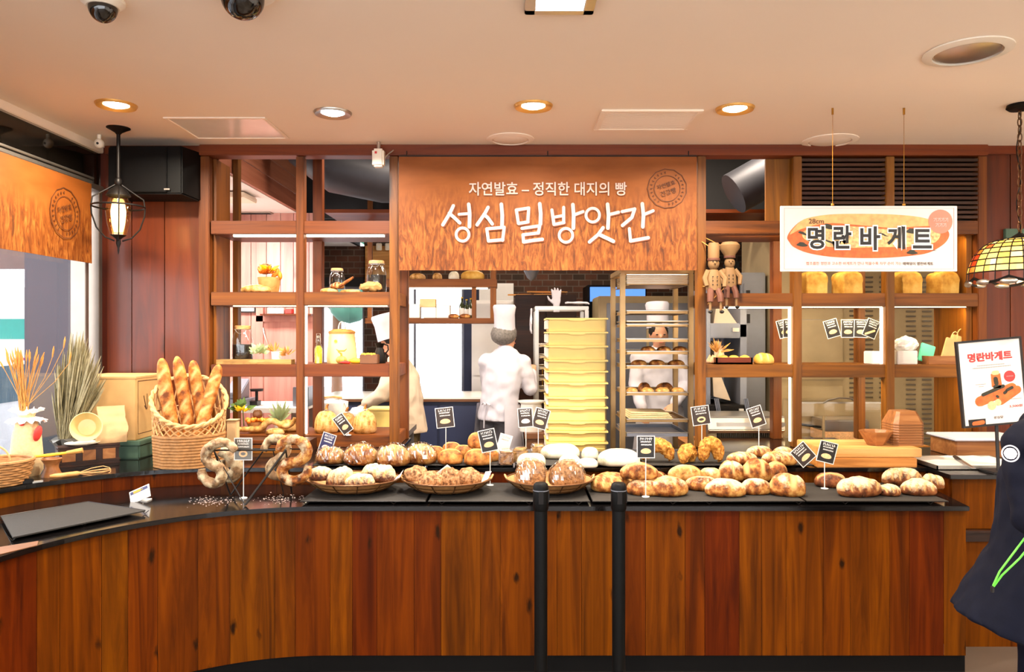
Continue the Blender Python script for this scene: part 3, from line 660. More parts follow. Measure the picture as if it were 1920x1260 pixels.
for a in (
    (1148, 925, 84, 40, ZL, 'crust_brown', 'fan cut brown loaf touching the wrapped loaf basket', dict(slash='fan', flour=.25, rz=12, dep=.7)),
    (1208, 931, 66, 34, ZL, 'crust_brown', 'floured oval roll half hidden by the black post nearer the jacket', dict(slash='long', flour=.75, rz=-12)),
    (1254, 933, 76, 42, ZL, 'crust_brown', 'grey floured oval roll with a seam, between black post and white price base', dict(slash='long', flour=.8, rz=10, p=1.9)),
    (1226, 912, 62, 30, ZL, 'crust_brown', 'striped tan roll under the raised split roll', dict(slash='diag', flour=.5, rz=24, dep=.5)),
    (1284, 909, 62, 36, ZL, 'crust_golden', 'pale roll lying behind the seamed grey roll', dict(Yoff=-.05, zo=.022, slash='split', flour=.7, rz=-8, dep=.5)),
    (1316, 922, 62, 30, ZL, 'crust_brown', 'smooth sandy roll between the two grey oval rolls', dict(flour=.75, rz=-14)),
    (1360, 934, 76, 38, ZL, 'crust_brown', 'grey oval roll with brown ends at the tray front', dict(flour=.95, rz=-4, p=1.9)),
    (1333, 906, 44, 26, ZL, 'crust_golden', 'small white topped roll in the back row of floured rolls', dict(Yoff=-.05, zo=.022, slash='split', flour=.9, rz=-20)),
    (1371, 908, 48, 44, ZL, 'crust_brown', 'tall round roll with a brown navel in the back row', dict(Yoff=-.05, zo=.022, slash='cross', flour=.8, dep=.7)),
    (1418, 909, 56, 48, ZL, 'crust_brown', 'tallest floured roll with a dark cracked crown', dict(Yoff=-.05, zo=.022, slash='rings', flour=.5, dep=.7, cuts=2)),
    (1417, 929, 56, 34, ZL, 'crust_brown', 'grey roll in front of the tall cracked roll', dict(flour=.85, rz=5)),
    (1455, 908, 42, 42, ZL, 'crust_brown', 'peaked brown roll at the back end of the floured pile', dict(Yoff=-.05, zo=.022, slash='split', flour=.6, dep=.7)),
    (1476, 933, 66, 48, ZL, 'crust_brown', 'blunt roll with orange brown crown ending the floured row', dict(slash='rings', flour=.75, rz=-18, cuts=1.5, dep=.75))):
    bread_at(*a[:7], group=G1, name='bread_roll', **a[7])
bread_at(1198, 930, 72, 36, ZL, 'crust_brown', 'split roll with cream side raised on top of the pile', name='bread_roll', group=G1, slash='split', flour=.55, rz=-6, p=1.9, zo=.075, Yoff=.02, dep=.5)
G2 = 'dark dusted loaves'
bread_at(1557, 916, 56, 32, ZL, 'crust_dark', 'dark red brown loaf behind the two tag stand', group=G2, slash='split', flour=.5, rz=-15)
for a in ((1610, 934, 84, 42, 'big flour dusted loaf at the near corner beside the two tag stand', 8, .6), (1668, 932, 38, 24, 'small dusted lump between the two big dusted loaves', 0, .9), (1691, 912, 72, 38, 'dusted loaf behind, highest of the dark row', -4, .5), (1722, 931, 66, 34, 'dusted loaf on the tray front, nearest the side cabinet', -6, .55), (1748, 918, 40, 32, 'dusted loaf with pale slashes at the tray end', -30, .55)):
    bread_at(a[0], a[1], a[2], a[3], ZL, 'crust_dark', a[4], group=G2, rz=a[5], dep=a[6], slash='diag' if a[2] < 60 else 'fan', flour=.95, lump=.16)
# upper level: bagged loaves
G3 = 'bagged country loaves'
def film_over(o, k=1.06, name='plastic_bag'):
    me = o.data; b = MB(); sd = Vector((len(me.vertices) * .1, o.location.x * 9, 0)); vs = []
    for v in me.vertices:
        n = 1 + .05 * noise.noise(v.co * 40 + sd) + .05 * noise.noise(v.co * 90 + sd)
        vs.append(Vector((v.co.x * k * n, v.co.y * k * n, max(.001, v.co.z * k * n + .002))))
    b.add(vs, [tuple(p.vertices) for p in me.polygons]); f = b.build(name, 'bag_film', smooth=False); f.parent = o; f['label'] = 'crinkled clear plastic bag'; return f
for a in ((620, 872, 54, 36, 'bagged round loaf behind the navy price tag', dict(slash='fan', flour=.7)), (677, 874, 66, 44, 'bagged round loaf with leaf shaped split', dict(slash='split', flour=.6, p=2)), (738, 876, 62, 46, 'large bagged floury loaf beside the leaf split loaf', dict(slash='rings', flour=.85, cuts=3)), (789, 872, 60, 42, 'bagged loaf scored in dark stripes next to the golden rolls', dict(slash='diag', flour=.8, cuts=7, rz=-12))):
    film_over(bread_at(a[0], a[1], a[2], a[3], ZU, 'crust_brown', a[4], group=G3, dep=.8, **a[5]))
G4 = 'round golden rolls'
for px, py, w, h, lab, zo in ((816, 862, 36, 28, 'golden round roll next to the bagged striped loaf', 0), (844, 872, 48, 32, 'golden round roll with one crease at the tray front', 0), (847, 853, 36, 26, 'golden round roll at the back below the tall tag', 0), (868, 860, 36, 28, 'golden round roll between the two front rolls', 0), (896, 874, 52, 34, 'widest golden round roll under the black price tag', 0), (894, 866, 34, 34, 'golden roll perched on top behind the black price tag', .075), (922, 866, 26, 26, 'golden roll beside the pink card stand', 0)):
    bread_at(px, py, w, h, ZU, 'crust_roll', lab, name='bread_roll', group=G4, dep=.85, zo=zo, slash='long', flour=.2, p=2.6, lump=.05)
G5 = 'cake pieces beside the white loaves'
def cake(px, py, w, h, lab, mat, rz=0):
    p = PZ(px, py, ZU); s = p.y / F; b = MB(); W2, H = w * s, h * s
    b.box(-W2 / 2, W2 / 2, -.05, .05, 0, H * .85); n = 6
    b.loft([[Vector((x, y, H * .85 + z)) for x, y, z in ((-W2 / 2, -.05, -.002), (W2 / 2, -.05, -.002), (W2 / 2, .05, -.002), (-W2 / 2, .05, -.002))], [Vector((x * .8, y * .8, H)) for x, y in ((-W2 / 2, -.05), (W2 / 2, -.05), (W2 / 2, .05), (-W2 / 2, .05))]])
    o = b.build('cake_slice', mat, bevel=.008); o.location = p + Vector((0, .06, 0)); o.rotation_euler = (0, 0, R(rz)); tag(o, lab, 'cake', G5); film_over(o, 1.04)
cake(948, 873, 27, 26, 'dark seeded cake piece in clear wrap under the pink card', 'crust_nut', 4); cake(975, 869, 27, 26, 'plain tan cake piece in wrap touching the white loaves', 'crust_cake', -10); cake(1010, 856, 26, 20, 'tan cake piece behind the white loaves', 'crust_cake', 6)
G6 = 'pale white loaves'
for px, py, w, h, lab, zo in ((996, 876, 54, 28, 'white loaf beside the tan cake pieces', 0), (1050, 862, 74, 32, 'long white loaf across the back', 0), (1068, 877, 42, 26, 'small white loaf leaning in front of the long one', 0), (1101, 878, 40, 20, 'flat white loaf beneath the little ball loaf', 0), (1106, 862, 32, 26, 'small white ball loaf at the back', 0), (1160, 876, 80, 36, 'biggest plain white loaf next to the upright black tag', 0)):
    bread_at(px, py, w, h, ZU, 'crust_white', lab, group=G6, dep=.6, zo=zo, flour=.5, p=3, lump=.05)
G7 = 'fried crescent breads'
def crescent(px, py, w, h, lab, a0, a1, tilt=0, seed=1):
    p = PZ(px, py, ZU); s = p.y / F; rad = w * s / 2 - .036; b = MB(); pts = []; rs = []
    n = 26
    for i in range(n + 1):
        u = i / n; a = R(a0 + (a1 - a0) * u); pts.append(Vector((rad * math.cos(a), 0, h * s * .6 * max(0, math.sin(a)) ** .8 + .036 + .0 * u))); rs.append(.018 + .024 * math.sin(math.pi * u) ** .6)
    b.tube(pts, rs, 18); sd = Vector((seed * 3.1, 0, 0))
    for i, v in enumerate(b.v):
        k = noise.noise(v * 45 + sd) * .010 + noise.noise(v * 110 + sd) * .005; b.v[i] = v + Vector((noise.noise(v * 50 - sd) * .006, -k * 1.2 if v.y < 0 else k, k))
    zm = min(v.z for v in b.v); b.v = [Vector((v.x, v.y, v.z - zm)) for v in b.v]
    o = b.build('crescent_bread', 'crust_fried'); o.location = (p.x, p.y + .05, ZU); o.rotation_euler = (0, 0, R(tilt)); tag(o, lab, 'bread', G7)
crescent(1236, 869, 68, 42, 'knobbly fried crescent half hidden by the upright black tag', -12, 190, -6, 1); crescent(1293, 871, 50, 46, 'knobbly fried crescent in the middle, closed on itself', 10, 170, 40, 2); crescent(1337, 871, 54, 50, 'knobbly fried crescent with open arch beside the dusted loaves', -12, 192, 4, 3)
G8 = 'dusted scored loaves on the upper tray'
for px, py, w, h, lab, rz in ((1391, 872, 60, 26, 'dusted scored loaf next to the fried crescents', 4), (1424, 858, 48, 24, 'dusted loaf lying behind the two scored ones', -6), (1461, 874, 66, 30, 'dusted scored loaf below the tilted black tag', -3), (1468, 858, 40, 22, 'dusted loaf behind, nearest the chopping boards', 0)):
    bread_at(px, py, w, h, ZU, 'crust_brown', lab, group=G8, dep=.5, rz=rz, slash='diag', flour=.8, cuts=5, lump=.05)

# ---------------------------------------------------------------- the three bowl baskets
def basket(px, rx, lab, y=3.885, ry=.205):
    x = xa(px, y); t = thing('bread_basket', lab, 'basket', (x, y, ZL), 'oval wire and bamboo baskets'); o = Vector((x, y, ZL))
    b = MB(); H = .062; pr = [(.001, .002), (.45, .002), (.62, .010), (.8, .03), (.97, H), (.985, H + .002), (.94, H), (.78, .036), (.6, .018), (.4, .01), (.001, .01)]
    b.lathe([(r * rx, z) for r, z in pr], o, 40, sy=ry / rx, caps=False); b.build('bowl', 'wicker', t)
    b = MB(); n = 40; b.tube([o + Vector((rx * math.cos(2 * math.pi * i / n), ry * math.sin(2 * math.pi * i / n), H + .004)) for i in range(n)], .0045, 6, closed=True); b.build('rim_wire', 'wire_bronze', t)
    b = MB()
    for i in range(12):
        a = 2 * math.pi * (i + .5) / 12; b.tube([o + Vector((r * rx * 1.012 * math.cos(a), r * ry * 1.012 * math.sin(a), z - .001)) for r, z in ((.46, .003), (.62, .010), (.8, .03), (.97, H))], .003, 5)
    for k in (.7, .86): b.tube([o + Vector((k * rx * 1.02 * math.cos(2 * math.pi * i / n), k * ry * 1.02 * math.sin(2 * math.pi * i / n), .018 if k < .8 else .04)) for i in range(n)], .0022, 5, closed=True)
    b.build('ribs', 'wire_bronze', t)
    for sgn in (-1, 1):
        b = MB(); b.tube([o + Vector((sgn * rx * .98, ry * .12 * q, H + .004 + .018 * (1 - q * q))) + Vector((sgn * .012 * (1 - q * q), 0, 0)) for q in (-1, -.6, 0, .6, 1)], .0045, 6); b.build('handle', 'wicker_pale', t)
    return o
def filling(o, dx, dy, dz, L, D, H, mat, lab, name, group, rz=0, wrap=False, rx=.235, **kw):
    rho = math.hypot((abs(dx) + .36 * L) / rx, (abs(dy) + .36 * D) / .205); dz = .012
    for r0, z0, r1, z1 in ((.4, .010, .6, .018), (.6, .018, .78, .036), (.78, .036, .94, .062)):
        if rho > r0: dz = z0 + (z1 - z0) * min(1, (rho - r0) / (r1 - r0)) + .002
    H *= 1.25
    BN[0] += 1; p = put(loaf(L, D, H, seed=BN[0], **kw), name, mat, o + Vector((dx, dy, dz)), rz, lab, 'bread', group)
    if wrap: film_over(p, 1.07)
    return p
def liner(o, pts, lab):
    b = MB(); vs = [o + Vector(p) for p in pts]; c = sum(vs, Vector()) / len(vs); n = len(vs)
    b.add(vs + [v + Vector((0, .0015, .001)) for v in vs], [tuple(range(n)), tuple(range(2 * n - 1, n - 1, -1))] + [(i, (i + 1) % n, (i + 1) % n + n, i + n) for i in range(n)])
    tag(b.build('paper_liner', 'paper_white', smooth=False, loc=c), lab, 'paper')
G9 = 'chocolate breads in the basket'; o = basket(663, .242, 'oval wire basket of dusted chocolate breads, nearest the ring bread stand')
for a in ((-.165, -.02, .03, .12, .1, .062, 'dark chocolate bread against the basket end near the ring breads', 20), (-.06, -.03, .018, .15, .12, .095, 'dusted chocolate bread with cocoa underside in the middle', -10), (.055, -.1, .016, .15, .09, .06, 'flat floury chocolate bread at the basket front', 4), (.125, .0, .022, .19, .13, .085, 'large striped chocolate bread at the end near the nut scones', -14)):
    filling(o, *a[:6], 'crust_choc', a[6], 'chocolate_bread', G9, a[7], slash='fan', flour=.95, lump=.2)
liner(o, [(.195, -.02, .05), (.25, -.05, .082), (.262, -.02, .112), (.235, .03, .078), (.215, .06, .06)], 'white paper corner sticking out of the chocolate bread basket')
G10 = 'nut scones in the basket'; o = basket(838, .232, 'oval wire basket of knobbly nut scones, between the other two baskets')
for a in ((-.16, .0, .035, .13, .11, .06, 'nut scone leaning on the basket end near the chocolate bread', 10), (-.075, -.07, .018, .13, .1, .07, 'nut scone at the basket front beside the white paper', 0), (.025, -.05, .018, .12, .1, .1, 'tallest nut scone standing in the middle', 15), (.12, -.05, .022, .13, .1, .075, 'nut scone nearest the wrapped loaf basket', -10)):
    filling(o, *a[:6], 'crust_nut', a[6], 'nut_scone', G10, a[7], flour=.3, lump=.3)
liner(o, [(-.1, .0, .07), (-.06, .03, .085), (.0, .02, .132), (.05, .03, .09), (.06, .05, .05), (-.06, .06, .05)], 'white paper peak rising behind the tallest nut scone')
liner(o, [(.18, -.02, .05), (.215, -.04, .07), (.232, -.02, .105), (.2, .02, .095), (.19, .03, .07)], 'white paper corner at the wrapped loaf side of the nut basket')
G11 = 'wrapped loaves in the basket'; o = basket(1030, .225, 'oval wire basket of wrapped loaves behind the black post')
filling(o, -.098, -.01, .02, .155, .14, .115, 'crust_nut', 'wrapped seeded loaf on the nut scone side of the third basket', 'bread_loaf', G11, 8, True, flour=.5, lump=.12, p=3)
filling(o, .088, -.02, .02, .185, .15, .105, 'crust_nut', 'wrapped seeded loaf on the rolls side of the third basket', 'bread_loaf', G11, -8, True, flour=.5, lump=.12, p=2.2)

# ---------------------------------------------------------------- ring breads on their wire stand
TL, TR = P(401, 844, 3.78), P(536, 844, 3.78); g1, g2, g3 = PZ(460, 949, ZLO), PZ(432, 930, ZLO), PZ(547, 926, ZLO); TM = P(493, 843, 3.84)
t = thing('bread_stand', 'folding black wire stand holding ring breads', 'stand', (g1.x, g1.y + .1, ZLO))
b = MB(); b.tube([TL, TR], .0045, 8); b.tube([TM + Vector((-.12, .03, 0)), TM + Vector((.14, .03, 0))], .003, 6); b.build('top_bar', 'wire_black', t)
for a, c, r in ((TL, g2, .0045), (TL, g1, .0025), (TR, g1, .006), (TR, g3, .0045), (TM + Vector((0, .03, 0)), g2, .0042), (TM + Vector((.04, .03, 0)), g3 + Vector((-.05, .02, 0)), .003)):
    b = MB(); b.tube([a, c + Vector((0, 0, r))], r, 8); b.build('leg', 'wire_black', t)
def ring_bread(pts, Y, r, lab, mat, dy=.0, seed=0, oz=5.0 / 1400):
    P3 = [P(340 + x / 4.571, 780 + y / 4.571, Y + dy * i / len(pts)) for i, (x, y) in enumerate(pts)]; out = []; m = len(P3)
    for i in range(m - 1):          # smooth the path
        p0, p1, p2, p3 = P3[max(0, i - 1)], P3[i], P3[i + 1], P3[min(m - 1, i + 2)]
        for k in range(5): q = k / 5; out.append(.5 * ((2 * p1) + (p2 - p0) * q + (2 * p0 - 5 * p1 + 4 * p2 - p3) * q * q + (3 * p1 - p0 - 3 * p2 + p3) * q ** 3))
    out.append(P3[-1]); n = len(out); b = MB(); rs = [r * (.55 + .5 * math.sin(math.pi * (i + .5) / n) ** .4) * (1 + .04 * math.sin(i * .9)) for i in range(n)]; b.tube(out, rs, 16)
    sd = Vector((seed * 5, 0, 0)); c = sum(out, Vector()) / n
    for i, v in enumerate(b.v): b.v[i] = v + Vector((noise.noise(v * 60 + sd), noise.noise(v * 60 - sd), noise.noise(v * 60 + sd * 2))) * .004; b.vc[i] = (0, .38 + .5 * noise.noise(v * 30), 0)
    tag(b.build('ring_bread', mat, loc=c), lab, 'bread', 'ring breads hung on the wire stand')
ring_bread([(470, 300), (400, 235), (300, 235), (225, 290), (215, 370), (270, 420), (330, 450), (345, 520), (300, 575), (230, 565), (180, 510), (175, 455)], 3.73, .026, 'floury curled ring bread hung at the baguette basket end, in front', 'crust_rye', .03, 1)
ring_bread([(330, 300), (400, 330), (470, 400), (470, 480), (400, 530), (360, 470), (340, 380)], 3.85, .032, 'seeded dark ring bread hung behind the floury one by the baguette basket', 'crust_rye', .05, 2)
ring_bread([(840, 300), (870, 225), (960, 200), (1050, 240), (1075, 320), (1010, 385), (910, 410), (865, 470), (900, 540), (985, 555), (1070, 500), (1085, 430)], 3.73, .027, 'brown curled ring bread hung over the chocolate bread end, in front', 'crust_brown', .03, 3)
ring_bread([(705, 300), (740, 225), (800, 190), (880, 210), (900, 300), (830, 370), (770, 420), (760, 480), (820, 520), (880, 520)], 3.87, .024, 'paler ring bread hung behind the brown curled one', 'crust_rye', .03, 4)
rn = random.Random(12); b = MB()
for cx, cy, n in ((398, 939, 130), (525, 936, 90)):
    for i in range(n):
        p = PZ(cx + rn.gauss(0, 22), cy + rn.gauss(0, 4.5), ZLO); r = rn.uniform(.0008, .0026); b.ball(p + Vector((0, 0, r * .3)), (r * 1.6, r * 1.4, r * .5), 6, 4)
o = b.build('flour_crumbs', 'ink_cream', loc=PZ(398, 939, ZLO)); tag(o, 'flour and crumbs scattered on the black top under the ring breads', 'crumbs', kind='stuff')
# ---------------------------------------------------------------- the corner by the window
def TH(name, label, cat, loc, group=None): return thing(name, label, cat, loc, group)
# baguette basket
c = Vector((-1.836, 4.25, ZUP)); t = TH('wicker_basket', 'tall wicker basket with slanting rim holding baguettes', 'basket', c)
RB, RT = .178, .196
def rimz(a): return .362 - .055 * math.cos(a) + .118 * math.sin(a)
def bp(a, h): r = RB + (RT - RB) * h / .36; return c + Vector((r * math.cos(a), r * math.sin(a), h))
b = MB(); n = 48
for k in range(11):
    h = .008 + k * .0165; b.tube([bp(2 * math.pi * i / n, h) + (bp(2 * math.pi * i / n, h) - c - Vector((0, 0, h))).normalized() * .0045 * math.sin(i * math.pi / 2 + k * math.pi / 2 * 2 + (k % 2) * math.pi) for i in range(n)], .0092, 6, closed=True)
b.lathe([(.001, .004), (RB - .004, .004), (RB - .006, .185), (RB - .012, .185), (RB - .012, .01), (.001, .01)], c, 40, caps=False); b.build('woven_base', 'wicker', t)
b = MB(); m = 26
for i in range(m):
    for sg in (-1, 1):
        a0 = 2 * math.pi * i / m; pts = []
        for q in range(7): a = a0 + sg * .42 * q / 6; pts.append(bp(a, .18 + (rimz(a) - .18) * q / 6))
        b.tube(pts, .0042, 5)
b.build('lattice', 'wicker_pale', t)
b = MB()
b.tube([bp(2 * math.pi * i / 60, .275 + .04 * math.sin(2 * math.pi * i / 60) - .02 * math.cos(2 * math.pi * i / 60)) for i in range(60)], .004, 5, closed=True); b.build('middle_hoop', 'wicker', t)
b = MB()
for ph in (0, math.pi): b.tube([bp(2 * math.pi * i / 90, rimz(2 * math.pi * i / 90)) + Vector((0, 0, .006 * math.sin(i * .9 + ph))) + (bp(2 * math.pi * i / 90, 0) - c).normalized() * .006 * math.cos(i * .9 + ph) for i in range(90)], .0095, 7, closed=True)
b.build('rim', 'wicker_pale', t)
def baguette(top, bot, r, lab, seed):
    d = top - bot; L = d.length; b = loaf(L, r * 2, r * 1.9, seed=seed, p=7, slash='diag', flour=.12, nu=60, na=18, cuts=9, lump=.07, flat=.5)
    q = d.to_track_quat('X', 'Z').to_matrix(); b.v = [q @ (v - Vector((0, 0, r))) for v in b.v]
    # scored side to the room
    o = b.build('baguette', 'crust_baguette'); o.location = (top + bot) / 2; tag(o, lab, 'bread', 'baguettes in the tall basket')
def turn(top, bot, r, lab, seed):
    d = (top - bot); L = d.length; xh = d.normalized(); zh = Vector((.1, -1, .1)); zh = (zh - xh * zh.dot(xh)).normalized(); yh = zh.cross(xh); q = Matrix((xh, yh, zh)).transposed()
    b = loaf(L, r * 2, r * 1.9, seed=seed, p=7, slash='baton', flour=.0, nu=72, na=20, cuts=3.2, lump=.09, flat=.5); b.v = [q @ (v - Vector((0, 0, r))) for v in b.v]
    o = b.build('baguette', 'crust_baguette'); o.location = (top + bot) / 2; tag(o, lab, 'bread', 'baguettes in the tall basket')
turn(P(301, 672, 4.18), c + Vector((-.045, -.07, .03)), .036, 'baguette with dark browned side next to the cardboard box', 61)
turn(P(331, 669, 4.27), c + Vector((.03, -.02, .03)), .034, 'tallest baguette, second from the cardboard box', 62)
turn(P(359, 676, 4.31), c + Vector((.09, .05, .03)), .033, 'slim baguette standing behind the tallest one', 63)
turn(P(410, 683, 4.24), c + Vector((.05, -.105, .03)), .034, 'baguette leaning towards the shelving, apart from the others', 64)
# cardboard box on green crate
t = TH('cardboard_box', 'large closed tan cardboard box on a green plastic crate', 'box', (-2.43, 4.63, 1.025))
b = MB(); b.box(-2.625, -2.229, 4.425, 4.85, 1.025, 1.4); b.build('carton', 'cardboard', t, bevel=.004, smooth=False)
b = MB(); b.box(-2.627, -2.227, 4.62, 4.655, 1.4, 1.4012); b.box(-2.627, -2.226, 4.423, 4.852, 1.392, 1.403); b.build('flap_tape', 'cardboard', t, smooth=False)
b = MB()
for i in range(7): b.box(-2.6 + i * .011, -2.592 + i * .011, 4.4238, 4.425, 1.372, 1.385)
o = b.build('small_print', 'ink_grey', t, smooth=False)
b = MB(); e = -2.2285
b.stroke([(4.45, 1.375), (4.8, 1.37)], .004, (e, 0, 0), (0, 1, 0), (0, 0, 1), 0, .0006); b.stroke([(4.45, 1.375), (4.45, 1.06)], .004, (e, 0, 0), (0, 1, 0), (0, 0, 1), 0, .0006); b.stroke([(4.45, 1.06), (4.8, 1.06)], .004, (e, 0, 0), (0, 1, 0), (0, 0, 1), 0, .0006)
b.stroke([(4.52, 1.28), (4.55, 1.2), (4.53, 1.22)], .008, (e, 0, 0), (0, 1, 0), (0, 0, 1), 0, .0006); b.stroke([(4.56, 1.29), (4.56, 1.2)], .006, (e, 0, 0), (0, 1, 0), (0, 0, 1), 0, .0006); b.build('printed_outline', 'ink_brown', t, smooth=False)
t = TH('plastic_crate', 'green plastic crate underneath the cardboard box', 'crate', (-2.43, 4.63, ZUP))
b = MB(); b.box(-2.63, -2.2, 4.41, 4.86, ZUP, 1.0); b.build('body', 'green_plastic', t, bevel=.008); b = MB(); b.box(-2.638, -2.19, 4.4, 4.868, .998, 1.0245); b.build('rim', 'green_plastic', t, bevel=.004)
# dark slatted crate with paper bag, plate and bowl on it
A, B = Vector((-2.50, 4.11, 0)), Vector((-2.255, 4.30, 0)); dx = (B - A).normalized(); dy = Vector((-dx.y, dx.x, 0)); Lc = (B - A).length
mt = Matrix((dx, dy, Z)).transposed().to_4x4(); mt.translation = A + Vector((0, 0, ZUP))
t = TH('wooden_crate', 'low dark crate with brown panels in front of the cardboard box', 'crate', (A + B) / 2 + Vector((0, 0, ZUP)))
b = MB(); b.box(.006, Lc - .006, .006, .086, .002, .11, mt); b.build('liner', 'dark_wood', t, smooth=False)
for z0 in (0, .018, .09, .104): b = MB(); b.box(0, Lc, 0, .092, z0, z0 + .010, mt); b.build('rail', 'dark_wood', t, smooth=False, bevel=.002)
for k in range(3): b = MB(); b.box(.02 + k * .1, .085 + k * .1, -.001, .004, .03, .088, mt); b.build('panel', 'bowl_wood', t, smooth=False)
ztop = ZUP + .1145
def bag(name, lab, loc, w, h, d, mat, seed, rz=0, cat='bag'):
    b = MB(); rings = []; sd = Vector((seed, 0, 0))
    for i in range(13):
        f = i / 12; k = d * (1 - f * .85) * (.8 + .4 * math.sin(math.pi * min(1, f * 1.4))); ww = w * (1 + .05 * math.sin(f * 5))
        ring = [Vector((x * ww / 2, y * k / 2, f * h)) for x, y in ((-1, -1), (-.5, -1.1), (0, -1.15), (.5, -1.1), (1, -1), (1.03, 0), (1, 1), (.5, 1.1), (0, 1.15), (-.5, 1.1), (-1, 1), (-1.03, 0))]
        rings.append([q + Vector((noise.noise(q * 28 + sd), noise.noise(q * 28 - sd), 0)) * .009 * (1 if i else 0) for q in ring])
    b.loft(rings); o = b.build(name, mat); o.location = loc; o.rotation_euler = (0, 0, R(rz)); return tag(o, lab, cat)
bag('paper_bag', 'crumpled cream paper bag standing on the dark crate', Vector((-2.315, 4.318, ztop)), .15, .21, .06, 'paper_cream', 3.3, 35)
t = TH('plate', 'white plate lying on the dark crate under the tipped bowl', 'plate', (-2.425, 4.215, ztop)); p = OFF[t]
b = MB(); b.lathe([(.001, .0), (.05, 0), (.088, .012), (.09, .014), (.05, .006), (.001, .006)], p, 32, caps=False); b.build('dish', 'white_ceramic', t)
b = MB(); m = rot('X', 90) @ rot('Y', 0); prof = [(.02, .0), (.05, .006), (.078, .05), (.082, .07), (.078, .07), (.07, .048), (.045, .012), (.001, .01)]
mm = rot('Z', 25) @ rot('X', 82); b.lathe(prof, (0, 0, .082), 32, m=mm, caps=False); o = b.build('bowl', 'cream_ceramic'); o.location = p + Vector((.01, .03, .014)); tag(o, 'cream bowl tipped on its side on the white plate', 'bowl')
# wooden mortar, brush, whisk
c = PZ(97, 893, ZUP); t = TH('wooden_mortar', 'waisted tan wooden mortar under the yellow brush', 'mortar', c)
b = MB(); b.lathe([(.001, 0), (.048, 0), (.046, .012), (.032, .045), (.034, .065), (.05, .092), (.046, .094), (.03, .07), (.001, .068)], c, 28, caps=False); b.build('body', 'bowl_wood', t)
t = TH('pastry_brush', 'yellow handled pastry brush lying across the mortar', 'brush', c + Vector((0, 0, .1)))
q = c + Vector((0, 0, .105)); b = MB(); b.tube([q + Vector((-.08, -.02, 0)), q + Vector((-.02, -.0, .004)), q + Vector((.06, .03, .012))], [.006, .009, .007], 8); b.build('handle', 'ink_yellow', t)
b = MB(); b.tube([q + Vector((.06, .03, .012)), q + Vector((.13, .055, .022))], [.01, .014], 8); b.build('bristles', 'straw', t)
w0, w1 = Vector((-2.36, 3.80, ZUP + .014)), Vector((-2.15, 3.995, ZUP + .014)); t = TH('whisk', 'whisk with pale wooden handle on the counter edge before the mortar', 'whisk', (w0 + w1) / 2)
d = (w1 - w0); b = MB(); b.tube([w0 + d * .02, w0 + d * .1, w0 + d * .45, w0 + d * .5], [.008, .012, .013, .008], 10); b.build('handle', 'pale_board', t)
b = MB(); sd = Vector((-d.y, d.x, 0)).normalized()
for k, s in ((0, sd), (1, sd * .7 + Z * .7), (2, sd * .7 - Z * .4)):
    b.tube([w0 + d * .48 + s * .004, w0 + d * .7 + s * .024, w0 + d * .9 + s * .03, w0 + d * 1.0 + s * .014, w0 + d * 1.0 - s * .014, w0 + d * .9 - s * .03, w0 + d * .7 - s * .024, w0 + d * .48 - s * .004], .0022, 6)
b.build('wires', 'wicker_pale', t)
c = Vector((-2.40, 3.70, ZUP)); t = TH('metal_clip', 'small black and silver clip by the wicker bowl', 'clip', c); b = MB(); b.cbox(c + Vector((0, 0, .012)), (.05, .03, .022), (0, 0, .6)); b.build('body', 'black_iron', t, bevel=.004); b = MB(); b.cbox(c + Vector((.035, .02, .006)), (.05, .02, .01), (0, 0, .6)); b.build('lever', 'steel', t, bevel=.003)
# wicker bowl basket with hoop handle
c = Vector((-2.525, 3.675, ZUP)); t = TH('wicker_basket', 'round wicker bowl basket with hoop handle, cut by the photo edge', 'basket', c)
b = MB()
for k in range(9):
    h = .008 + k * .0125; r = .10 + .045 * (h / .115) ** .6; b.tube([c + Vector(((r + .0035 * math.sin(i * math.pi / 2 + k * math.pi)) * math.cos(2 * math.pi * i / 44), (r + .0035 * math.sin(i * math.pi / 2 + k * math.pi)) * math.sin(2 * math.pi * i / 44), h)) for i in range(44)], .007, 6, closed=True)
b.lathe([(.001, .002), (.098, .002), (.14, .11), (.132, .11), (.092, .01), (.001, .01)], c, 36, caps=False); b.build('body', 'wicker', t)
b = MB(); b.tube([c + Vector((.146 * math.cos(2 * math.pi * i / 44), .146 * math.sin(2 * math.pi * i / 44), .118)) for i in range(44)], .009, 7, closed=True); b.build('rim', 'wicker', t)
b = MB(); b.tube([c + Vector((-.05 + .09 * math.cos(R(180 - 180 * i / 14)), .02, .115 + .075 * math.sin(R(180 * i / 14)))) for i in range(15)], .005, 6); b.build('handle', 'wicker_pale', t)
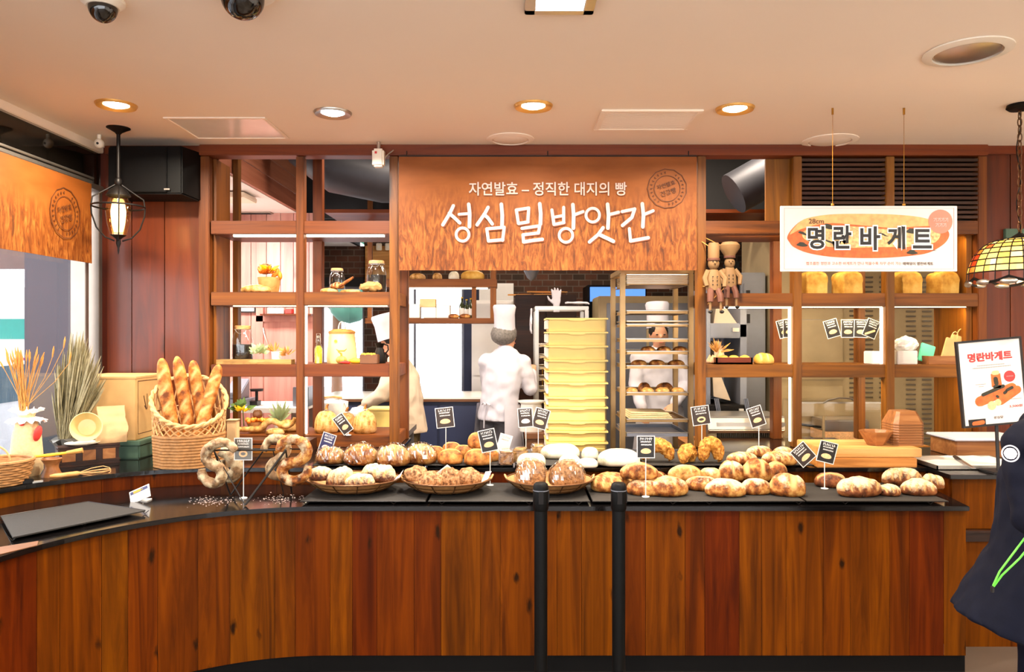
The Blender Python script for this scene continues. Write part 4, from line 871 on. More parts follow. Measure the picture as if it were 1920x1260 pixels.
# sack with wheat
def sack(c, lab, w, h, stems, lace=True):
    t = TH('cloth_sack', lab, 'sack', c); b = MB(); rings = []
    for f, k, dd in ((0, .86, .8), (.08, 1, 1), (.35, .98, 1), (.62, .86, .9), (.82, .62, .7), (.92, .5, .55), (1.0, .62, .62)):
        rings.append([c + Vector((w / 2 * k * math.copysign(abs(math.cos(a)) ** .7, math.cos(a)), w / 2 * .75 * dd * math.copysign(abs(math.sin(a)) ** .7, math.sin(a)), h * f)) * 1 for a in [2 * math.pi * i / 22 for i in range(22)]])
    b.loft(rings); sdv = Vector((w * 10, 0, 0)); b.v = [v + Vector((noise.noise(v * 22 + sdv), noise.noise(v * 22 - sdv), 0)) * .006 for v in b.v]; b.build('body', 'burlap', t)
    if lace:
        b = MB(); n = 40
        for r0, z0, r1, z1 in ((.26 * w, h * .9, .60 * w, h * .84), (.26 * w, h * .95, .5 * w, h * 1.02)):
            A_ = [c + Vector((r0 * math.cos(2 * math.pi * i / n), r0 * math.sin(2 * math.pi * i / n), z0)) for i in range(n)]; B_ = [c + Vector(((r1 + .012 * math.sin(i * 1.9)) * math.cos(2 * math.pi * i / n), (r1 * .8 + .012 * math.sin(i * 1.9)) * math.sin(2 * math.pi * i / n), z1 + .01 * math.cos(i * 1.9))) for i in range(n)]
            b.loft([A_, [v + Vector((0, 0, .004)) for v in A_], [v + Vector((0, 0, .004)) for v in B_], B_], caps=False)
        b.build('lace_collar', 'lace_white', t)
        b = MB(); b.ball(c + Vector((w * .47, -.02, h * .66)), (.014, .03, .042), 12, 8, m=rot('Y', 12)); b.build('red_patch', 'red_cloth', t)
        b = MB(); b.ball(c + Vector((w * .02, -w * .3, h * .82)), (.014, .008, .012), 10, 6); b.build('bow', 'red_cloth', t)
    return t
c = Vector((-2.548, 3.92, ZUP)); sack(c, 'tan cloth sack with white lace collar holding dried wheat', .15, .335, 0)
t = TH('dried_wheat', 'orange dried wheat bunch standing in the lace collared sack', 'dried flowers', c + Vector((0, 0, .3)))
rn = random.Random(5); b = MB(); b2 = MB(); base = c + Vector((-.02, 0, .337))
for i in range(46):
    tip = base + Vector((rn.uniform(-.085, .075), rn.uniform(-.035, .05), rn.uniform(.22, .29))); q = base + Vector((rn.uniform(-.02, .02), rn.uniform(-.01, .02), 0)); b.tube([q, q.lerp(tip, .6) + Vector((rn.uniform(-.005, .005), 0, 0)), tip], .0017, 5)
    b2.tube([tip - (tip - q) * .05, tip + (tip - q) * .05, tip + (tip - q) * .17], [.002, .0052, .001], 6)
for dxx, dz in ((.13, .28), (.19, .33), (.22, .25)): tip = base + Vector((dxx, .04, dz)); b.tube([base + Vector((.02, .01, .03)), base.lerp(tip, .6) + Vector((.02, 0, 0)), tip], .0016, 5); b3 = MB(); b3.tube([tip, tip + Vector((.006, 0, .04)), tip + Vector((.008, 0, .06))], [.003, .005, .001], 6); b3.build('stray_ear', 'wheat_ear', t)
b.build('stems', 'straw', t); b2.build('ears', 'wheat_ear', t)
c = Vector((-2.625, 3.63, ZUP)); b = MB(); b.lathe([(.001, 0), (.03, 0), (.034, .1), (.03, .24), (.02, .27), (.001, .28)], (0, 0, 0), 20); o = b.build('lace_cloth', 'lace_white'); o.location = c; tag(o, 'white lace cloth bundle at the window behind the wicker bowl', 'cloth')
# pampas grass in grey paper
c = Vector((-2.575, 4.285, ZUP)); t = TH('pampas_bunch', 'grey green dried pampas grass bunch standing before the dark window pillar', 'dried flowers', c)
b, b2 = MB(), MB(); rn = random.Random(9)
for i in range(230):
    a = rn.uniform(-1, 1); tip = c + Vector((.075 + a * .135, rn.uniform(-.04, .10), .74 - abs(a) ** 1.6 * .28 + rn.uniform(-.14, .03))); q = c + Vector((rn.uniform(-.02, .02), rn.uniform(-.015, .015), .05)); tip.x = max(tip.x, -2.64); mid = q.lerp(tip, .55) + Vector((rn.uniform(-.012, .012), 0, 0))
    (b if i % 2 else b2).tube([q, mid, mid.lerp(tip, .35), mid.lerp(tip, .75), tip], [.0012, .0016, .0052, .0042, .0006], 5)
b.build('plumes', 'pampas', t); b2.build('plumes', 'pampas_pale', t)
b = MB(); n = 26; A_ = []
for r0, z0 in ((.05, 0), (.045, .06), (.05, .1), (.085, .135)): A_.append([c + Vector((.01 + (r0 + .008 * math.sin(i * 2.1)) * math.cos(2 * math.pi * i / n), (r0 * .8 + .006 * math.sin(i * 2.1)) * math.sin(2 * math.pi * i / n), z0 + (.012 * math.sin(i * 1.3) if z0 > .12 else 0))) for i in range(n)])
b.loft(A_); b.build('paper_wrap', 'print_silver', t)
# card holder on the lower top
c = PZ(262, 940, ZLO); t = TH('price_card', 'small white price card in a tilted clear holder on the counter curve', 'price tag', c)
m4 = Matrix.Translation(c + Vector((0, 0, .036))) @ Matrix.Rotation(R(-24), 4, 'Y') @ Matrix.Rotation(R(-28), 4, 'X')
b = MB(); b.box(-.05, .05, -.002, 0, -.03, .03, m4); b.build('card', 'paper_white', t, smooth=False)
b = MB(); b.box(-.047, .047, -.0032, -.002, .012, .027, m4); b.build('header', 'print_navy', t, smooth=False); b = MB()
for i in range(3): b.box(-.03, -.03 + .04 + .012 * (i % 2), -.0044, -.0032, .014 + .004 * i, .016 + .004 * i, m4)
b.build('print_rows', 'ink_yellow', t, smooth=False); b = MB(); b.box(-.054, .054, .0, .004, -.034, .034, m4); b.cbox(c + Vector((.01, .02, .003)), (.06, .05, .006)); b.tube([c + Vector((.01, .02, .004)), c + Vector((.005, .006, .03))], .004, 6); b.build('holder', 'acrylic', t, bevel=.001)
# wall speaker
t = TH('loudspeaker', 'black box loudspeaker on the red board wall', 'speaker', (-2.33, 4.75, 2.55)); b = MB(); rings = []
for y, x0, x1, z0, z1 in ((4.885, -2.60, -2.03, 2.52, 2.84), (4.66, -2.52, -2.06, 2.53, 2.83)): rings.append([Vector(p) for p in ((x0, y, z0), (x1, y, z0), (x1, y, z1), (x0, y, z1))])
b.loft(rings); b.build('cabinet', 'black_plastic', t, bevel=.008)
b = MB(); b.box(-2.51, -2.15, 4.648, 4.662, 2.54, 2.82); b.build('grille', 'kick_black', t, bevel=.004); b = MB(); b.box(-2.165, -2.13, 4.644, 4.65, 2.552, 2.562); b.build('badge', 'steel', t, smooth=False)
# hanging lantern
c = P(222, 266, 4.45); c.z = ZC; t = TH('pendant_lantern', 'black caged pendant lantern with amber glass and lit bulb', 'lantern', c)
b = MB(); b.lathe([(.066, 0), (.066, -.004), (.05, -.012), (.02, -.03), (.012, -.04), (.001, -.04)], c, 28); b.build('canopy', 'black_iron', t)
b = MB(); b.cyl(c + Vector((0, 0, -.035)), c + Vector((0, 0, -.32)), .011, n=10); b.lathe([(.013, -.30), (.02, -.31), (.02, -.335), (.014, -.345)], c, 14); b.build('stem', 'black_iron', t)
zt = -.345; b = MB(); b.lathe([(.014, zt), (.05, zt - .03), (.066, zt - .055), (.07, zt - .062), (.066, zt - .062), (.045, zt - .035), (.008, zt - .012)], c, 26); b.build('cap', 'black_iron', t)
b = MB()
for i in range(4):
    a = math.pi / 2 * i + .5; pr = [(.018, -.34), (.075, -.38), (.135, -.42), (.143, -.47), (.14, -.52), (.115, -.6), (.07, -.655), (.02, -.675)]
    b.tube([c + Vector((r * math.cos(a), r * math.sin(a), z)) for r, z in pr], .0045, 6)
b.build('cage', 'black_iron', t); b = MB(); b.tube([c + Vector((.143 * math.cos(2 * math.pi * i / 36), .143 * math.sin(2 * math.pi * i / 36), -.47)) for i in range(36)], .0055, 6, closed=True); b.build('hoop', 'black_iron', t)
b = MB(); b.lathe([(.05, -.415), (.064, -.45), (.07, -.5), (.062, -.57), (.045, -.635), (.042, -.635), (.058, -.57), (.066, -.5), (.06, -.45), (.046, -.415)], c, 28, caps=False); b.build('glass_shade', 'amber_glass', t)
b = MB(); b.lathe([(.001, -.44), (.034, -.45), (.042, -.5), (.036, -.57), (.024, -.62), (.001, -.622)], c, 20); b.build('bulb', 'bulb_glow', t)
b = MB(); b.lathe([(.045, -.64), (.03, -.65), (.012, -.665), (.014, -.69), (.004, -.72), (.006, -.73), (.001, -.755)], c, 16); b.build('finial', 'black_iron', t)
light('lamp', 'POINT', c + Vector((0, 0, -.53)), 6, (1, .72, .4), .03, parent=t)
# ---------------------------------------------------------------- things on the open shelving
S1, S2, S3, S0 = 1.9306, 1.4576, .9956, 2.3956
def at(px, z, Y): return Vector(((px - 960) * Y / F, Y, z))
def jar(px, z, Y, r, h, fill, lab, fmat='bean_black', cork=False):
    c = at(px, z, Y); t = TH('glass_jar', lab, 'jar', c, 'glass storage jars'); b = MB()
    b.lathe([(.001, .002), (r * .94, .002), (r, .012), (r, h * .62), (r * .8, h * .8), (r * .66, h * .86), (r * .68, h * .93), (r * .72, h * .94)], c, 28, caps=False); b.build('body', 'jar_glass', t)
    if fill: b = MB(); b.lathe([(.001, .006), (r * .9, .006), (r * .95, .016), (r * .95, h * fill), (.001, h * fill + .004)], c, 26); b.build('contents', fmat, t)
    b = MB(); b.lathe([(r * .7, h * .9), (r * .78, h * .91), (r * .78, h * .98), (r * .7, h), (.001, h)], c, 26); b.build('lid', 'cork' if cork else 'wicker_pale', t)
    b = MB(); b.tube([c + Vector((r * .79 * math.cos(2 * math.pi * i / 24), r * .79 * math.sin(2 * math.pi * i / 24), h * .9)) for i in range(24)], .0025, 5, closed=True); b.tube([c + Vector((r * .5 * q, -r * .78, h * (.9 - .12 * (1 - q * q)))) for q in (-1, -.5, 0, .5, 1)], .002, 5); b.build('clasp', 'steel', t); return t
jar(632, S1, 5.12, .052, .175, 0, 'empty clear jar behind the small breads'); jar(706, S1, 5.0, .066, .215, .55, 'jar half full of black beans behind the driftwood'); jar(455, S2, 5.05, .068, .255, .5, 'tall jar of black beans behind the driftwood board on the middle shelf')
def bit(px, z, Y, L, D, H, mat, lab, name='bread_loaf', cat='bread', rz=0, ry=0, **kw):
    BN[0] += 1; return put(loaf(L, D, H, seed=BN[0], **kw), name, mat, at(px, z, Y), rz, lab, cat, None, ry)
bit(480, S1, 4.97, .2, .1, .06, 'crust_golden', 'smooth oval loaf before the flower pot on the upper shelf', flour=.1)
# flower pot
c = at(505, S1, 5.1); t = TH('flower_pot', 'wooden pot with orange and yellow leaves and a round bread', 'plant pot', c)
b = MB(); b.lathe([(.001, 0), (.06, 0), (.078, .11), (.072, .11), (.056, .01), (.001, .01)], c, 26, caps=False); b.build('pot', 'pale_board', t)
def leaves(t, c, n, r, mat, seed, name='leaf_spray', ln=.05, up=.5, w=.3):
    b = MB(); rn = random.Random(seed)
    for i in range(n):
        d = Vector((rn.uniform(-1, 1), rn.uniform(-1, .6), rn.uniform(-.1, 1) * up + .2)).normalized(); s = d.orthogonal().normalized(); L = ln * rn.uniform(.7, 1.3); q = c + d * r * rn.uniform(.1, .6); u = d.cross(s) * .004
        b.add([q, q + d * L * .4 + s * L * w, q + d * L, q + d * L * .4 - s * L * w, q + d * L * .4 + u, q + d * L * .4 - u], [(0, 1, 4), (1, 2, 4), (2, 3, 4), (3, 0, 4), (1, 0, 5), (2, 1, 5), (3, 2, 5), (0, 3, 5)])
    return b.build(name, mat, t, smooth=False)
leaves(t, c + Vector((-.01, -.04, .13)), 26, .06, 'orange_leaf', 1); leaves(t, c + Vector((.01, -.05, .15)), 16, .04, 'yellow_leaf', 2); leaves(t, c + Vector((.02, 0, .13)), 14, .06, 'red_glaze', 3, ln=.03)
b = MB(); b.ball(c + Vector((-.03, 0, .17)), (.05, .045, .038), 18, 12); b.build('bread_ball', 'crust_nut', t)
for dx_, dz_, tl in ((.055, .145, 20), (.075, .125, -10), (.04, .13, 40)): b = MB(); b.ball(c + Vector((dx_, -.01, dz_)), (.016, .016, .03), 12, 8, m=rot('Y', tl)); b.build('dried_pod', 'orange_leaf', t)
G = 'small breads on the upper shelf'
for a in ((617, .12, .07, .035, 'crust_golden', 'small flat bread at the foot of the empty jar', -5, 0), (657, .13, .05, .025, 'crust_golden', 'small slim bread beside the empty jar', 6, 0)): bit(a[0], S1, 4.97, *a[1:6], rz=a[6])['group'] = G
bit(632, S1 + .028, 4.97, .09, .07, .045, 'crust_brown', 'small curled bread piled against the empty jar', slash='rings', lump=.2)['group'] = G
b = MB(); b.tube([(-.05, 0, .012), (0, 0, .045), (.045, 0, .075)], [.009, .011, .007], 10); o = b.build('bread_stick', 'crust_brown'); o.location = at(650, S1 + .026, 4.94); tag(o, 'short bread stick leaning up beside the empty jar', 'bread')
def drift(px, z, Y, L, lab, seed, h=.05):
    b = MB(); sd = Vector((seed * 4.4, 0, 0)); n = 14
    b.tube([Vector((L * (i / n - .5), .015 * noise.noise(Vector((i * .4, seed, 0))), h * .45 + .012 * noise.noise(Vector((i * .5, 3, seed))))) for i in range(n + 1)], [h * (.25 + .3 * math.sin(math.pi * (i + .4) / (n + 1))) for i in range(n + 1)], 12, sq=.8)
    b.v = [v + Vector((noise.noise(v * 40 + sd), noise.noise(v * 30 + sd), noise.noise(v * 40 - sd))) * .008 for v in b.v]; zm = min(v.z for v in b.v); b.v = [v - Vector((0, 0, zm)) for v in b.v]
    o = b.build('driftwood', 'driftwood'); o.location = at(px, z, Y); return tag(o, lab, 'driftwood')
drift(696, S1, 4.915, .14, 'gnarled driftwood piece in front of the bean jar', 1, .075)
# middle shelf
b = MB(); n = 18; pts = [(-.245 + .49 * i / n, -.045 - .014 * noise.noise(Vector((i * .5, 0, 3)))) for i in range(n + 1)] + [(.245 - .49 * i / n, .045 + .014 * noise.noise(Vector((i * .5, 4, 3)))) for i in range(n + 1)]
b.prism(pts, (0, 0, 0), (1, 0, 0), (0, 1, 0), 0, .03); o = b.build('bark_board', 'driftwood', bevel=.006); o.location = at(480, S2, 4.93); tag(o, 'long bark edged wooden board lying on the middle shelf', 'board')
t = TH('dried_plant', 'pale dried plant with white cup on the bark board', 'dried flowers', at(510, S2 + .032, 4.95)); c = OFF[t]
b = MB(); b.lathe([(.001, 0), (.03, 0), (.034, .05), (.03, .05), (.001, .045)], c + Vector((.03, 0, 0)), 20, caps=False); b.build('cup', 'white_ceramic', t)
leaves(t, c + Vector((-.075, 0, .03)), 34, .08, 'sage_leaf', 6, ln=.045, up=.9); leaves(t, c + Vector((.1, 0, .02)), 26, .06, 'straw', 7, 'dry_twigs', ln=.05, up=1, w=.12); leaves(t, c + Vector((.02, 0, .04)), 14, .05, 'straw', 8, 'dry_twigs', ln=.07, up=1.4, w=.08)
c = at(597, S2, 4.98); t = TH('oil_bottle', 'small swing top bottle of yellow oil with herbs', 'bottle', c)
b = MB(); b.lathe([(.001, .001), (.027, .001), (.027, .1), (.012, .14), (.012, .17), (.014, .175)], c, 20, caps=False); b.build('glass', 'jar_glass', t); b = MB(); b.lathe([(.001, .003), (.0245, .003), (.0245, .098), (.012, .12), (.001, .12)], c, 18); b.build('oil', 'olive_oil', t); b = MB(); b.ball(c + Vector((0, 0, .02)), (.018, .018, .016), 10, 6); b.build('herbs', 'bottle_green', t); b = MB(); b.lathe([(.011, .172), (.013, .185), (.001, .19)], c, 14); b.tube([c + Vector((-.016, 0, .14)), c + Vector((-.012, 0, .2)), c + Vector((.012, 0, .2)), c + Vector((.016, 0, .14))], .0018, 5); b.build('stopper', 'steel', t)
c = at(641, S2, 5.1); t = TH('ceramic_crock', 'large cream yellow lidded crock on the middle shelf', 'crock', c)
b = MB(); b.lathe([(.001, 0), (.1, 0), (.104, .03), (.088, .2), (.086, .206), (.001, .206)], c, 36); b.build('body', 'cream_ceramic', t); b = MB(); b.lathe([(.09, .2), (.092, .215), (.06, .23), (.001, .234)], c, 36); b.build('lid', 'pale_board', t); b = MB(); b.tube([c + Vector((-.022 * math.cos(R(i * 18)), 0, .23 + .05 * math.sin(R(i * 18)))) for i in range(11)], .006, 8); b.build('handle', 'steel', t); b = MB(); b.disc(c + Vector((-.02, -.0935, .15)), X, Z, .01, 0, .004); b.build('emblem', 'ink_yellow', t)
for px, r, lab, mat in ((640, .034, 'small ribbed green pumpkin before the crock', 'pumpkin_skin'),):
    c = at(px, S2, 4.945); t = TH('gourd', lab, 'gourd', c); b = MB(); b.ball(c + Vector((0, 0, r * .78)), (r, r, r * .78), 32, 12)
    b.v = [v + Vector(((v.x - c.x), (v.y - c.y), 0)) * .1 * math.cos(8 * math.atan2(v.y - c.y, v.x - c.x)) for v in b.v]; b.build('flesh', mat, t); b = MB(); b.tube([c + Vector((0, 0, r * 1.45)), c + Vector((0, 0, r * 2.0)), c + Vector((-.02, 0, r * 2.4))], [.007, .007, .005], 8); b.tube([c + Vector((-.034, 0, .098)), c + Vector((-.02, 0, .086)), c + Vector((.02, 0, .086)), c + Vector((.036, 0, .1))], [.002, .005, .005, .002], 6); b.build('stem', 'orange_leaf', t)
b = MB(); b.tube([(-.035, 0, .011), (0, .004, .013), (.035, 0, .01)], [.003, .0115, .009], 10); o = b.build('chilli_pepper', 'red_glaze'); o.location = at(646, S2, 4.905); tag(o, 'bright red chilli pepper at the shelf edge', 'chilli')
b = MB(); b.tube([(-.05, 0, .018), (-.02, 0, .02), (.03, .0, .02), (.055, 0, .017)], [.008, .019, .019, .008], 12); o = b.build('squash', 'ink_yellow'); o.location = at(668, S2, 4.96); tag(o, 'yellow long squash between chilli and wooden box', 'squash')
c = at(693, S2, 4.98); t = TH('wooden_box', 'small dark wooden box of yellow crumbs by the black jug', 'box', c); b = MB(); b.box(c.x - .06, c.x + .06, c.y - .04, c.y + .04, S2, S2 + .062); b.build('body', 'clay_brown', t, bevel=.004); b = MB(); rn = random.Random(6)
for i in range(24): b.ball(c + Vector((rn.uniform(-.05, .05), rn.uniform(-.03, .03), .062)), rn.uniform(.005, .011), 7, 5)
o = b.build('crumb_filling', 'ink_yellow', t); o['kind'] = 'stuff'
c = at(712, S2, 5.07); t = TH('jug', 'small black iron jug with a curved handle', 'jug', c); b = MB(); b.lathe([(.001, 0), (.04, 0), (.045, .03), (.03, .08), (.022, .105), (.034, .135), (.03, .135), (.001, .1)], c, 24, caps=False); b.build('body', 'black_iron', t); b = MB(); b.tube([c + Vector((.03, 0, .128)), c + Vector((.055, 0, .12)), c + Vector((.058, 0, .09)), c + Vector((.036, 0, .06))], .005, 7); b.build('handle', 'black_iron', t)
# lowest shelf
pts = [(278, 665), (310, 690), (370, 735), (430, 745), (500, 710), (550, 660), (600, 615), (650, 620), (700, 660), (760, 680), (820, 640), (835, 580)]
b = MB(); path = [P(380 + x / 4.8, 660 + y / 4.8, 4.96) for x, y in pts]; out = []
for i in range(len(path) - 1):
    for k in range(5): out.append(path[i].lerp(path[i + 1], k / 5))
out.append(path[-1]); n = len(out); out = [sum((out[max(0, min(n - 1, i + k))] for k in range(-4, 5)), Vector()) / 9 for i in range(n)]
out = [Vector((q.x, q.y, max(q.z, S3 + .0265))) for q in out]
b.tube(out, [.019 * (.7 + .4 * math.sin(math.pi * (i + 1) / (n + 1))) * (1 + .08 * math.sin(i * 1.3)) for i in range(n)], 14); tag(b.build('wreath_bread', 'crust_golden', loc=sum(out, Vector()) / n), 'long snaking golden bread twist on the lowest shelf', 'bread')
c = at(458, S3, 5.1); t = TH('flower', 'bright yellow flower with dark green leaves behind the bread twist', 'flower', c); b = MB(); b.tube([c, c + Vector((-.01, 0, .15))], .004, 6); b.build('stem', 'stem_green', t); leaves(t, c + Vector((-.01, 0, .14)), 22, .05, 'green_leaf', 11, 'leaves', ln=.07); leaves(t, c + Vector((.0, -.05, .14)), 18, .02, 'yellow_leaf', 12, 'petals', ln=.045)
c = at(483, S3 + .0, 5.05); t = TH('grain_basket', 'small basket heaped with nuts, topped by a brown pine cone', 'basket', c); b = MB(); b.lathe([(.001, 0), (.05, 0), (.075, .07), (.07, .07), (.045, .01), (.001, .01)], c, 24, caps=False); b.build('body', 'wicker', t); b = MB(); rn = random.Random(3)
for i in range(40): b.ball(c + Vector((rn.gauss(0, .03), rn.gauss(0, .03), .07 + rn.uniform(0, .02))), rn.uniform(.010, .018), 8, 6)
o = b.build('nuts', 'orange_leaf', t); o['kind'] = 'stuff'; b = MB(); b.ball(c + Vector((0, 0, .115)), (.034, .034, .032), 14, 10); b.v = [v + Vector((0, 0, .006 * math.sin(v.x * 600) * math.cos(v.z * 500))) for v in b.v]; b.build('pine_cone', 'clay_brown', t)
def pine(px, Y, zb, lab):
    c = at(px, zb, Y); t = TH('pineapple_plant', lab, 'plant', c); b = MB(); b.lathe([(.001, 0), (.035, 0), (.042, .05), (.036, .05), (.001, .045)], c, 20, caps=False); b.build('pot', 'white_ceramic', t); b = MB(); rn = random.Random(8)
    for i in range(26):
        a = i * 2.4; tilt = .25 + .75 * (i / 26); L = .14 * (1.2 - .5 * i / 26); d = Vector((math.cos(a) * math.sin(tilt), math.sin(a) * math.sin(tilt), math.cos(tilt))); s = d.orthogonal().normalized() * .011; q = c + Vector((0, 0, .05)); u = d.cross(s).normalized() * .003
        b.add([q - s * .6, q + s * .6, q + d * L * .55 + s * .8, q + d * L, q + d * L * .55 - s * .8, q + d * L * .5 + u], [(0, 5, 4), (0, 1, 5), (1, 2, 5), (2, 3, 5), (5, 3, 4), (0, 4, 3, 2, 1)])
    b.build('leaves', 'sage_leaf', t, smooth=False)
pine(525, 5.16, S3, 'spiky pale green plant in a white pot behind the bread twist')
bit(540, S3, 5.06, .13, .11, .09, 'crust_golden', 'round crusty bread at the twist end by the middle post', slash='cross', flour=.3, lump=.2, rz=20)
bit(516, S3, 4.91, .12, .07, .045, 'crust_golden', 'small plain bread lying under the bread twist', flour=.5)
G = 'leaf scored round loaves on the lowest shelf'
for px, Y, lab, s in ((612, 5.0, 'tall leaf scored loaf next to the middle post', 1.0), (650, 5.08, 'leaf scored loaf hidden behind the tilted brown tag', .85), (684, 4.99, 'tall leaf scored loaf nearest the banner post', 1.0)):
    b = loaf(.155 * s, .14 * s, .165 * s, seed=BN[0], p=2.6, slash='fan', flour=.55, cuts=4, lump=.06); BN[0] += 1; o = put(b, 'bread_loaf', 'crust_golden', at(px, S3, Y), 8, lab, 'bread', G)
    b = MB(); b.tube([(.0, 0, .155 * s), (.004, 0, .18 * s), (.012, 0, .19 * s)], [.012, .008, .006], 8); st = b.build('knot', 'crust_brown'); st.parent = o
t = TH('slatted_crate', 'low slatted wooden crate under the lowest shelf behind the ring breads', 'crate', (-1.5, 4.72, ZUP))
for z0 in (0, .03, .06): b = MB(); b.col = (rn.random(), 0, 0); b.box(-1.83, -1.26, 4.62, 4.64, ZUP + z0, ZUP + z0 + .022); b.build('slat', 'shelf_wood_flat', t, smooth=False, bevel=.002)
b = MB(); b.box(-1.83, -1.26, 4.642, 4.82, ZUP, ZUP + .075); b.build('body', 'dark_wood', t, smooth=False)
c = Vector((-1.70, 4.57, ZUP)); b = MB(); b.box(-.03, .03, -.03, .03, 0, .21); b.box(-.036, .036, -.035, .035, .21, .218); o = b.build('paper_carton', 'paper_cream', bevel=.004); o.location = Vector((at(437, ZUP, 4.57).x, 4.57, ZUP)); tag(o, 'narrow cream carton standing behind the baguette basket', 'carton')
# things behind the lowest shelf, on the kitchen worktop side
# ---- right shelving
G = 'square sandwich loaves on the upper right shelf'
for px, w, lab, rz in ((1522, .155, 'square loaf with crusty top beside the sign corner post', 12), (1588, .15, 'square loaf, second from the sign corner post', 14), (1697, .165, 'widest square loaf with double dome', 16), (1767, .15, 'square loaf nearest the orange side panel', 18)):
    b = MB(); H, D = .135, .13; n = 12; rings = []
    for i in range(n + 1):
        y = D * (i / n - .5); e = 1 - .06 * (1 if i in (0, n) else 0); hb = H * (1 + .10 * abs(math.sin(i / n * math.pi * 2.4)))
        rings.append([Vector((x * w / 2 * e, y, z * hb * (1 - (1 - e)))) for x, z in ((-.94, 0), (.94, 0), (1, .08), (.98, .55), (1.05, .7), (1.04, .82), (.9, .93), (.6, 1.0), (0, 1.03), (-.6, 1.0), (-.9, .93), (-1.04, .82), (-1.05, .7), (-.98, .55), (-1, .08))])
    b.loft(rings); sd = Vector((px, 0, 0)); b.v = [v + Vector((noise.noise(v * 18 + sd), noise.noise(v * 18 - sd), noise.noise(v * 25 + sd) if v.z > .02 else 0)) * .004 for v in b.v]
    o = b.build('sandwich_loaf', 'crust_toast'); o.location = at(px, 1.9226, 5.0); o.rotation_euler = (0, 0, R(rz)); tag(o, lab, 'bread', G)
R2 = 1.4556
c = at(1340, R2, 5.02); t = TH('garlic_bunch', 'bunch of dried garlic with raffia beside the wooden tray', 'garlic', c); rn = random.Random(4)
for i in range(5): q = c + Vector((rn.uniform(-.04, .05), rn.uniform(-.03, .03), .022 + .03 * (i // 3))); b = MB(); b.lathe([(.001, -.02), (.022, -.012), (.024, .0), (.014, .018), (.005, .035), (.001, .04)], q, 14); b.build('bulb', 'ink_bun', t)
leaves(t, c + Vector((.02, 0, .07)), 30, .06, 'straw', 14, 'raffia', ln=.07, up=1.2, w=.1)
c = at(1372, R2, 4.98); t = TH('wooden_tray', 'reddish wooden tray of small breads on the right shelf', 'tray', c); b = MB(); b.box(c.x - .12, c.x + .12, c.y - .06, c.y + .06, R2, R2 + .012)
for y in (-.06, .05): b.box(c.x - .12, c.x + .12, c.y + y, c.y + y + .01, R2, R2 + .045)
for x in (-.12, .11): b.box(c.x + x, c.x + x + .01, c.y - .06, c.y + .06, R2, R2 + .045)
b.build('body', 'beam_wood', t, smooth=False)
G = 'small breads in the reddish tray'
for px, lab in ((1356, 'small bread in the reddish tray, garlic end'), (1376, 'small bread in the middle of the reddish tray'), (1396, 'small bread in the reddish tray, round loaf end')): bit(px, R2 + .014, 4.98, .075, .07, .05, 'crust_toast', lab, 'bread_roll', flour=.3)['group'] = G
bit(1432, R2, 4.97, .13, .12, .082, 'crust_toast', 'round cross cut loaf beside the reddish tray', slash='rings', flour=.4, cuts=3)
def plainbox(px, z, Y, w, d, h, mat, lab, name, cat, bev=.004, rz=0): b = MB(); b.box(-w / 2, w / 2, -d / 2, d / 2, 0, h); o = b.build(name, mat, bevel=bev); o.location = at(px, z, Y); o.rotation_euler = (0, 0, R(rz)); return tag(o, lab, cat)
plainbox(1641, R2, 5.0, .1, .12, .085, 'paper_white', 'plain low white box beside the middle right post', 'paper_box', 'box')
plainbox(1692, R2, 4.98, .135, .13, .09, 'paper_white', 'white box heaped with crumpled white paper', 'paper_box', 'box')
b = MB(); b.ball((0, 0, .04), (.075, .06, .055), 22, 14); b.v = [v + v.normalized() * .018 * noise.noise(v * 40) for v in b.v]; b.v = [Vector((v.x, v.y, max(.0, v.z))) for v in b.v]; o = b.build('crumpled_paper', 'paper_white', smooth=False); o.location = at(1698, R2 + .0905, 4.98); tag(o, 'crumpled white paper piled on the white box', 'paper')
t = TH('wooden_box', 'shallow wooden box of paper bags on the right shelf', 'box', at(1765, R2, 4.99)); c = OFF[t]; b = MB(); b.box(c.x - .125, c.x + .12, c.y - .075, c.y - .065, R2, R2 + .055); b.box(c.x - .125, c.x + .12, c.y + .065, c.y + .075, R2, R2 + .055); b.box(c.x - .125, c.x - .115, c.y - .065, c.y + .065, R2, R2 + .055); b.box(c.x + .11, c.x + .12, c.y - .065, c.y + .065, R2, R2 + .055); b.box(c.x - .115, c.x + .11, c.y - .065, c.y + .065, R2, R2 + .01); b.build('body', 'bowl_wood', t, smooth=False)
o = plainbox(1733, R2 + .011, 5.0, .10, .012, .125, 'teal_card', 'turquoise card folder leaning in the shallow wooden box', 'card_folder', 'folder'); o.rotation_euler = (R(-8), R(18), 0)
G = 'kraft bags with twisted handles'
for k, (px, dz, lab) in enumerate(((1776, 0, 'brown paper bag in front with twisted handles'), (1786, .0, 'brown paper bag just behind the front one'), (1798, .0, 'brown paper bag nearest the side panel'))):
    c = at(px, R2 + .012, 4.955 + .035 * k); t = TH('carrier_bag', lab, 'bag', c, G); b = MB(); m4 = Matrix.Translation(c) @ Matrix.Rotation(R(16), 4, 'Y'); b.box(-.05, .05, -.008, .008, 0.014, .16 + .02 * k, m4); b.build('sheet', 'paper_kraft', t, bevel=.003, smooth=False)
    b = MB(); b.tube([m4 @ Vector((-.022 * math.cos(R(i * 20)) , 0, .15 + .02 * k + .06 * math.sin(R(i * 20)) ** .6)) for i in range(10)], .0028, 6); b.build('handle', 'paper_kraft', t)
